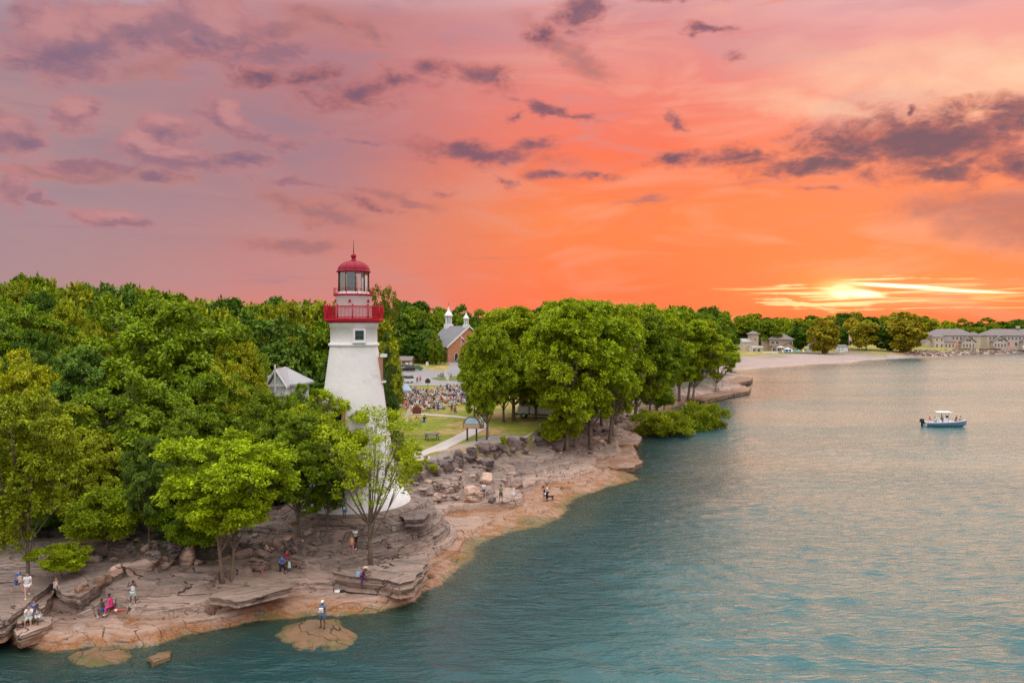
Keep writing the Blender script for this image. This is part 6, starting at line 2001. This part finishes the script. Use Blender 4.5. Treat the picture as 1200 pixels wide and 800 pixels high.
    if shoes:
        for s in 'lr':
            mb = MB(); a, b = J[s + 'heel'], J[s + 'toe']
            mb.tube([a + Vector((0, -.015, .01)), a.lerp(b, .4) + Vector((0, 0, .012)), b + (b - a) * .10], [.046, .046, .036], 8)
            mb.build('shoe', CL[shoes], root)
    root['hand_l'] = tuple(J['lpalm']); root['hand_r'] = tuple(J['rpalm'])
    return root

HEAD_CAM = math.pi
def person(px, py, face, pose, label, scale=1.0, seat=None, group=None, dz=0.0, **kw):
    """feet (or seat) on pixel px,py; FACE in degrees: 0 looks at the camera, +90 to the right of the picture"""
    g = hit(px, py)
    if py > 540:
        scale *= .80
        if seat: seat *= .80
    r = figure('person', pose, **kw)
    low = r['low']
    del r['low']
    rz = math.pi + R(face)
    r.rotation_euler = (0, 0, rz); r.scale = (scale,) * 3
    if seat is not None:         # pelvis rests at seat height above the ground, feet may hang forward
        z = g.z + seat - (.95 - .115) * scale
    else:
        z = g.z - (low + .0) * scale
    r.location = (g.x, g.y, z + dz)
    tag(r, label, 'person', group)
    M = Matrix.Translation(r.location) @ Matrix.Rotation(rz, 4, 'Z') @ Matrix.Scale(scale, 4)
    hands = (M @ Vector(r['hand_l']), M @ Vector(r['hand_r']))
    del r['hand_l']; del r['hand_r']
    return r, hands

def stick(a, b, name, label, cat, m, r0=.02, r1=.008, parts=None):
    a, b = Vector(a), Vector(b)
    root = empty(name, a, 0, label, cat)
    d = b - a
    mb = MB(); mb.tube([(0, 0, 0), tuple(d * .25)], r0 * 1.5, 6); mb.build('handle', parts or wood_brown, root)
    mb = MB(); mb.tube([tuple(d * .24), tuple(d)], [r0 * .7, r1], 5); mb.build('rod', m, root)
    return root

# --- on the rocks
r, hd = person(378, 735, 0, 'hold', 'person in white cap and loose blue shirt standing on a rock in the water', 1.05, skin='dark', top='denim', bottom='denim', hair='black', leg=.5, shoes='black', hat=('cap', 'white'), girth=1.22)
c = (hd[0] + hd[1]) / 2
bg = empty('bag', c, 0, 'white and yellow bag held by the person on the rock in the water', 'bag')
mb = MB(); mb.box((0, -.02, .0), (.26, .12, .26), taper=.9); mb.build('sack', CL['white'], bg, bevel=.03)
mb = MB(); mb.box((0, -.085, -.03), (.18, .012, .10)); mb.build('patch', CL['yellow'], bg)
r, hd = person(425, 688, 62, 'lean', 'person in purple dress trousers and straw hat leaning forward over a pole', .98, skin='dark', top='purple', bottom='purple', hair='black', leg=.9, shoes='black', hat=('sun', 'straw'), tank=True)
stick(hd[1] + Vector((-.25, 0, -.25)), hd[1] + Vector((1.0, -.1, .45)), 'fishing_pole', 'pale fishing pole held by the person in purple', 'fishing pole', CL['straw'], .022, .012)
bg = empty('shoulder_bag', r.location + Vector((-.3, .1, .76)), .3, 'blue and white bag hanging behind the person in purple', 'bag'); mb = MB(); mb.box((0, 0, 0), (.28, .14, .3), taper=.8); mb.build('sack', CL['sky'], bg, bevel=.03); mb = MB(); mb.tube([(-.1, 0, .14), (.1, .0, .42), (.16, 0, .14)], .012, 5); mb.build('strap', CL['white'], bg)
person(412.5, 648, 5, 'walk', 'person in yellow top and colourful shorts in front of a person in white', .95, skin='tan', top='yellow', bottom='rainbow', hair='black', leg=.2, shoes=None, tank=True)
person(416.5, 643, -30, 'hold', 'person in white shirt and black shorts right behind the person in yellow', 1.05, skin='dark', top='white', bottom='black', hair='black', leg=.5, shoes='white')
person(403.5, 608, 170, 'stand', 'child in teal shorts and white vest below the lighthouse', .82, skin='dark', top='white', bottom='teal', hair='black', leg=.5, shoes=None, tank=True)
person(424, 597.5, 60, 'walk', 'person in teal shirt beside the lighthouse wall behind the thin tree', .95, skin='tan', top='teal', bottom='navy', hair='black', leg=.3, shoes=None)
person(330, 668, 28, 'sit', 'person in bright blue shirt and dark trousers sitting on a rock', 1.0, seat=.40, skin='tan', top='blue', bottom='black', hair='black', leg=.95, shoes='black', girth=1.2)
person(337, 662, 60, 'sitlegs', 'person in maroon top sitting beside the one in bright blue', 1.0, seat=.36, skin='tan', top='maroon', bottom='brightgreen' if False else 'grey', hair='black', leg=.2, shoes='black', girth=1.12, long_hair=True)
person(339, 671, 200, 'stand', 'toddler in a pale rainbow dress standing before the seated pair', .66, skin='dark', hair='black', dress='mint', shoes='white')
person(156, 708, 12, 'raise', 'girl in white vest and mint shorts holding both arms up', .98, skin='dark', top='white', bottom='mint', hair='black', leg=.42, shoes='white', tank=True)
person(131, 717, -62, 'sit', 'person in a pink suit sitting on a black camp chair', 1.0, seat=.46, skin='dark', top='pink', bottom='pink', hair='black', leg=.9, shoes='white', girth=1.12, sleeve=.75)
def camp_chair(px, py, face, label):
    g = hit(px, py); r = empty('camp_chair', g, math.pi + R(face), label, 'chair'); r.scale = (.8,) * 3
    mb = MB(); mb.box((0, 0, .42), (.5, .46, .03)); mb.build('seat', CL['black'], r)
    mb = MB(); mb.box((0, -.25, .72), (.5, .03, .5), rx=R(10)); mb.build('backrest', CL['black'], r)
    for a, b in (((-.24, -.22), (.24, .22)), ((.24, -.22), (-.24, .22))):
        mb = MB(); mb.tube([(a[0], a[1], 0), (b[0], b[1], .42)], .014, 5); mb.tube([(a[0], b[1], 0), (b[0], a[1], .42)], .014, 5); mb.build('leg', iron_dark, r)
camp_chair(131, 717, -62, 'black folding camp chair under the person in pink')
r, hd = person(121.5, 719, -50, 'sit', 'child in camouflage top and blue shorts sitting before the person in pink', .85, seat=.36, skin='dark', top='camo', bottom='blue', hair='black', leg=.4, shoes='white')
stick(hd[1], hd[1] + Vector((-.85, -.35, -.35)), 'fishing_rod', 'pale fishing rod held out by the child in camouflage', 'fishing rod', CL['white'], .02, .012)
p0 = hit(132, 717.5); p1 = hit(148, 713)
rb = empty('rolled_umbrella', (p0 + p1) / 2 + Vector((0, -.1, .07)), math.atan2((p1 - p0).y, (p1 - p0).x), 'long red rolled umbrella with a white band lying on the rock', 'umbrella')
Lr = (p1 - p0).length
mb = MB(); mb.tube([(-Lr / 2, 0, 0), (-Lr * .1, 0, .01), (Lr / 2, 0, 0)], [.05, .075, .03], 8); mb.build('cloth', CL['red'], rb)
mb = MB(); mb.tube([(-Lr * .26, 0, .006), (-Lr * .08, 0, .01)], [.078, .08], 8); mb.build('band', CL['white'], rb)
mb = MB(); mb.tube([(Lr / 2, 0, 0), (Lr / 2 + .15, 0, 0)], .012, 5); mb.build('handle', CL['red'], rb)
person(65, 703.5, 72, 'walk', 'woman with long hair in white vest and blue shorts walking on the slab', 1.0, skin='fair', top='white', bottom='navy', hair='brown', leg=.15, shoes=None, tank=True, long_hair=True)
person(32, 700, 40, 'walk2', 'person in big white t-shirt looking down while striding along the left slab', 1.05, skin='fair', top='white', bottom='white', hair='black', leg=.25, shoes='white', girth=1.15)
person(21, 694, 78, 'walk', 'person in blue shirt and shorts carrying a towel at the left edge', 1.0, skin='fair', top='blue', bottom='blue', hair='fair', leg=.4, shoes=None)
g = hit(23, 694); tw = MB(); tw.add([(-.14, 0, .5), (.14, .05, .5), (.15, .06, 0), (-.13, .02, -.05), (-.14, -.03, .5), (.14, .02, .5), (.15, .03, 0), (-.13, -.01, -.05)], [(0, 1, 2, 3), (7, 6, 5, 4), (0, 4, 5, 1), (1, 5, 6, 2), (2, 6, 7, 3), (3, 7, 4, 0)])
tw_o = tw.build('towel', CL['straw'], None, (g.x + .12, g.y - .15, g.z + .66)); tw_o.scale = (.62, .62, .75)
tag(tw_o, 'pale towel over the arm of the person in blue at the left edge', 'towel')
person(35, 730, 15, 'sit', 'person in white shirt and pale shorts sitting on the corner slab', 1.02, seat=.38, skin='fair', top='white', bottom='mint', hair='brown', leg=.5, shoes='black', girth=1.1)
person(45.5, 729, 0, 'sit', 'person in white vest and white shorts sitting on the corner slab, right of the pair', 1.0, seat=.40, skin='dark', top='white', bottom='white', hair='black', leg=.4, shoes='black', tank=True)
person(41, 724, 10, 'sit', 'person in blue sitting behind the pair in white', .95, seat=.44, skin='fair', top='blue', bottom='denim', hair='brown', leg=.5, shoes='black')
for px, py, lb in ((36, 728, 'flat grey stone the person in white shirt sits on'), (46, 727.5, 'flat grey stone under the person in white vest'), (330, 667, 'low stone seat under the person in bright blue'), (122.5, 718.5, 'small cool grey stone under the child in camouflage'), (336.5, 661, 'stone seat under the person in maroon')):
    g = hit(px, py); boulder(px, py, 12, lb, m=rock_dry, seed=int(px), pos=Vector((g.x, g.y - .05, g.z - .12)), hk=.75)
person(567, 583, 10, 'hold', 'person in white shirt and navy shorts, leftmost of the anglers on the eastern shelf', 1.0, skin='fair', top='white', bottom='navy', hair='brown', leg=.3, shoes='white')
person(587, 588, 25, 'hold', 'person in green shirt and olive shorts with a dark cap on the eastern shelf', 1.08, skin='tan', top='green', bottom='olive', hair='black', leg=.5, shoes='black', hat=('cap', 'black'))
person(601.5, 586, 35, 'wave', 'girl in a white dress raising one hand on the eastern shelf', .98, skin='fair', hair='fair', dress='white', shoes='white')
person(637.5, 588, 60, 'stand', 'person in black top and white shorts, in front of a pair near the water', 1.08, skin='tan', top='black', bottom='white', hair='black', leg=.2, shoes=None, tank=True, long_hair=True)
person(641, 586.5, 75, 'hold', 'person in white shirt and black trousers behind the one in black top', 1.08, skin='tan', top='white', bottom='black', hair='black', leg=.9, shoes='black')

def dog(px, py, label):
    g = hit(px, py)
    r = empty('dog', g, R(95), label, 'dog'); r.scale = (.8,) * 3
    V = [(0, 0, .46), (0, .22, .48), (0, .40, .47), (0, .52, .60), (0, .58, .70), (0, .70, .68), (0, .80, .65), (0, -.20, .47), (0, -.34, .47), (0, -.48, .56), (0, -.60, .66)]
    E = [(0, 1), (1, 2), (2, 3), (3, 4), (4, 5), (5, 6), (0, 7), (7, 8), (8, 9), (9, 10)]
    Rr = [.12, .145, .12, .075, .08, .05, .032, .105, .11, .025, .015]
    for sx in (-1, 1):
        b = len(V)
        V += [(sx * .09, .34, .34), (sx * .09, .32, .18), (sx * .09, .34, .03), (sx * .09, .39, .02)]; E += [(2, b), (b, b + 1), (b + 1, b + 2), (b + 2, b + 3)]; Rr += [.05, .032, .026, .026]
        b = len(V)
        V += [(sx * .09, -.30, .33), (sx * .09, -.24, .26), (sx * .09, -.40, .16), (sx * .09, -.37, .03), (sx * .09, -.32, .02)]; E += [(8, b), (b, b + 1), (b + 1, b + 2), (b + 2, b + 3), (b + 3, b + 4)]; Rr += [.07, .05, .028, .025, .025]
    ex = MB()
    for sx in (-1, 1): ex.tube([(sx * .05, .55, .76), (sx * .075, .54, .82), (sx * .08, .55, .74)], [.02, .03, .012], 5)
    skin_mesh('body', V, E, Rr, CL['black'], r, 1, [(ex.v, ex.f, 0)], [CL['black']])
    mb = MB(); mb.ball((0, .40, .42), (.10, .08, .12), 8); mb.build('chest_patch', CL['white'], r)
dog(644.5, 586, 'black dog with a white chest beside the pair near the water')

# small things lying about
g = hit(304.5, 664); bk = empty('bucket', g, 0, 'white plastic bucket left of the fishing couple', 'bucket')
mb = MB(); mb.lathe([(.001, 0), (.15, 0), (.19, .40), (.205, .41), (.205, .44), (.185, .43), (.145, .02)], 16); mb.build('pail', white_paint, bk)
mb = MB(); mb.tube(bez((-.2, 0, .40), (0, -.3, .30), (.2, 0, .40), 9), .008, 5); mb.build('handle', chrome, bk)
g = hit(307, 671); stick(g + Vector((0, 0, .05)), hit(312.5, 660) + Vector((0, 0, .25)), 'fishing_rod', 'green fishing rod with a pink grip lying beside the white bucket', 'fishing rod', CL['mint'], .03, .012, CL['pink'])
g = hit(395, 694)
for i, (m, dx, lb) in enumerate(((CL['white'], 0, 'white cloth bundle lying on the bare rock'), (CL['black'], .28, 'black bag lying beside the white bundle on the bare rock'))):
    b = MB(); b.ball((0, 0, .08), (.20, .12, .10), 10); b.ball((.1, .03, .10), (.10, .09, .10), 8); o = b.build('bundle', m, None, (g.x + dx, g.y + dx * .2, g.z - .02)); tag(o, lb, 'bag')

# --- people on the lawn
person(565.5, 501, 10, 'walk', 'person in white top and bright green shorts on the path by the notice board', 1.0, skin='dark', top='white', bottom='brightgreen', hair='black', leg=.5, shoes='black', detail=False)
WK = [(559.5, 489.5, 'walk', 'white', 'black', 'person in white shirt at the left of the group walking up the path'), (562, 491, 'walk2', 'straw', 'maroon', 'person in tan top in the group walking up the path'), (565.5, 490, 'stand', 'pink', 'navy', 'person in pink top in the group walking up the path'), (568, 491.5, 'walk', 'black', 'denim', 'person in black top at the right of the group on the path'), (566, 493.5, 'walk2', 'red', 'grey', 'person in red top nearest of the group on the path')]
for px, py, po, t, b, lb in WK:
    person(px, py, 160, po, lb, 1.0, skin=('tan', 'dark', 'fair')[int(px) % 3], top=t, bottom=b, hair='black', leg=.45, detail=False)
person(497, 494.5, -20, 'sitlegs', 'person in black sitting on the worn grass behind the path', 1.0, seat=.12, skin='tan', top='black', bottom='blue', hair='black', leg=.9, detail=False)
person(529, 482, 20, 'sitlow', 'person in purple sitting alone between the path and the crowd', 1.0, seat=.3, skin='tan', top='purple', bottom='red', hair='black', leg=.9, detail=False)
person(533, 483.5, 20, 'sitlow', 'person in red sitting beside the one in purple before the crowd', 1.0, seat=.2, skin='tan', top='red', bottom='blue', hair='black', leg=.9, detail=False)
for px, py, t, lb in [(489, 450.5, 'maroon', 'person in maroon standing at the left rear of the crowd'), (492.5, 449, 'pink', 'person in pink standing at the left rear of the crowd'), (514, 444, 'white', 'person in white on the grassy island, left end of the row'), (516.5, 444.5, 'grey', 'person in grey on the grassy island'), (519, 444.8, 'blue', 'person in blue on the grassy island'), (525, 445, 'red', 'person in red on the grassy island'), (528.5, 444.3, 'sky', 'person in pale blue at the right end of the row on the grassy island')]:
    person(px, py, 20, 'stand', lb, 1.05, skin='fair', top=t, bottom='denim', hair='brown', leg=.5, detail=False)

# --- the seated crowd: three figures in two or three poses, copied
def crowd_proto(pose, **kw):
    r = figure('person', pose, detail=False, shoes=None, **kw)
    low = r['low']
    for q in ('low', 'hand_l', 'hand_r'): del r[q]
    dg = bpy.context.evaluated_depsgraph_get()
    bm = bmesh.new(); mats = []
    for c in r.children:
        off = len(bm.verts)
        mi = []
        for m in c.data.materials:
            if m not in mats: mats.append(m)
            mi.append(mats.index(m))
        bm2 = bmesh.new(); bm2.from_mesh(c.data)
        mp = [bm.verts.new(v.co - Vector((0, 0, low if pose == 'stand' else .83))) for v in bm2.verts]
        for f in bm2.faces:
            try:
                nf = bm.faces.new([mp[v.index] for v in f.verts]); nf.material_index = mi[f.material_index]; nf.smooth = True
            except ValueError: pass
        bm2.free()
    me = bpy.data.meshes.new('person'); bm.to_mesh(me); bm.free()
    for m in mats: me.materials.append(m)
    for c in list(r.children): bpy.data.objects.remove(c)
    bpy.data.objects.remove(r)
    return me
shirt_any = pmat('cloth_any', (1, 1, 1), .85, .1, 5, objcol=True)
CP = [crowd_proto('sitlow', skin='fair', top=shirt_any, bottom='denim', hair='brown', leg=.45), crowd_proto('sitlegs', skin='tan', top=shirt_any, bottom='grey', hair='black', leg=.9), crowd_proto('sitlow', skin='fair', top=shirt_any, bottom='straw', hair='fair', leg=.3, long_hair=True), crowd_proto('sit', skin='dark', top=shirt_any, bottom='navy', hair='black', leg=.5), crowd_proto('sitlegs', skin='fair', top=shirt_any, bottom='white', hair='grey', leg=.45)]
COLS = [('white', (.84, .84, .86), 19), ('red', (.68, .04, .06), 4), ('blue', (.04, .13, .48), 4), ('navy', (.025, .035, .10), 3), ('pink', (.80, .30, .42), 3), ('pale blue', (.38, .60, .80), 3), ('black', (.015, .015, .018), 3), ('grey', (.30, .30, .33), 2), ('tan', (.55, .40, .28), 2), ('green', (.06, .24, .12), 1), ('yellow', (.68, .52, .10), 1), ('maroon', (.24, .02, .06), 1)]
bag = [c for c in COLS for _ in range(c[2])]
rng = random.Random(77)
spots = []
tries = 0
while len(spots) < 292 and tries < 20000:
    tries += 1
    D = rng.uniform(113, 172)
    xa = PD(468, 400, D).x; xb = PD(563, 400, D).x
    x = rng.uniform(xa, xb)
    px = 600 + x / D * FPX
    y_px = 385 + 13 * FPX / D
    # outline of the crowd in the picture; bare patches of lawn inside
    top = np.interp(px, [468, 480, 500, 520, 548, 563], [451, 452, 456, 449, 449, 456])
    bot = np.interp(px, [468, 480, 495, 515, 535, 555, 563], [478, 484, 485, 481, 476, 474, 470])
    if not top + 6.5 < y_px < bot: continue
    if perlin(np.array([x * .22]), np.array([D * .10]), 5)[0] > .42: continue
    if px < 486 and 455 < y_px < 459: continue
    if any((x - a) ** 2 + ((D - b) * .6) ** 2 < .26 for a, b in spots): continue
    spots.append((x, D))
for x, D in spots:
    nm, col, _ = rng.choice(bag)
    o = link('person', rng.choice(CP))
    o.location = (x, D, 4.0 + rng.choice([.12, .12, .30, .42])); o.rotation_euler = (0, 0, R(rng.gauss(25, 35)))
    s = rng.uniform(1.0, 1.18); o.scale = (s, s, s)
    o.color = (*col, 1)
    tag(o, nm + ' topped listener seated in the crowd on the lawn', 'person', 'listeners in ' + nm + ' seated on the lawn')

# --- aboard the boat
bm_ = Matrix.Translation(boat.location) @ Matrix.Rotation(boat.rotation_euler.z, 4, 'Z')
for y, x, z, po, t, b, lb, sc in [(-.62, .0, .45, 'hold', 'grey', 'navy', 'person steering at the console of the boat', 1.0), (1.75, -.25, .62, 'sit', 'maroon', 'black', 'person in maroon sitting in the bow of the boat', .95), (2.25, .2, .66, 'sit', 'yellow', 'navy', 'person in yellow sitting at the tip of the bow of the boat', .9), (-2.3, -.35, .44, 'sit', 'pink', 'white', 'person in pink sitting at the stern of the boat', .95), (-1.75, .35, .44, 'sit', 'white', 'denim', 'person in white sitting near the stern of the boat', .95)]:
    r = figure('person', po, skin='tan', top=t, bottom=b, hair='black', leg=.45, shoes=None)
    low = r['low']
    for q in ('low', 'hand_l', 'hand_r'): del r[q]
    p = bm_ @ Vector((x, y, z))
    r.location = (p.x, p.y, p.z - low * sc if po != 'sit' else p.z + .38 - .835 * sc)
    r.rotation_euler = (0, 0, boat.rotation_euler.z + (R(180) if y < -1.5 else 0)); r.scale = (sc,) * 3
    tag(r, lb, 'person')
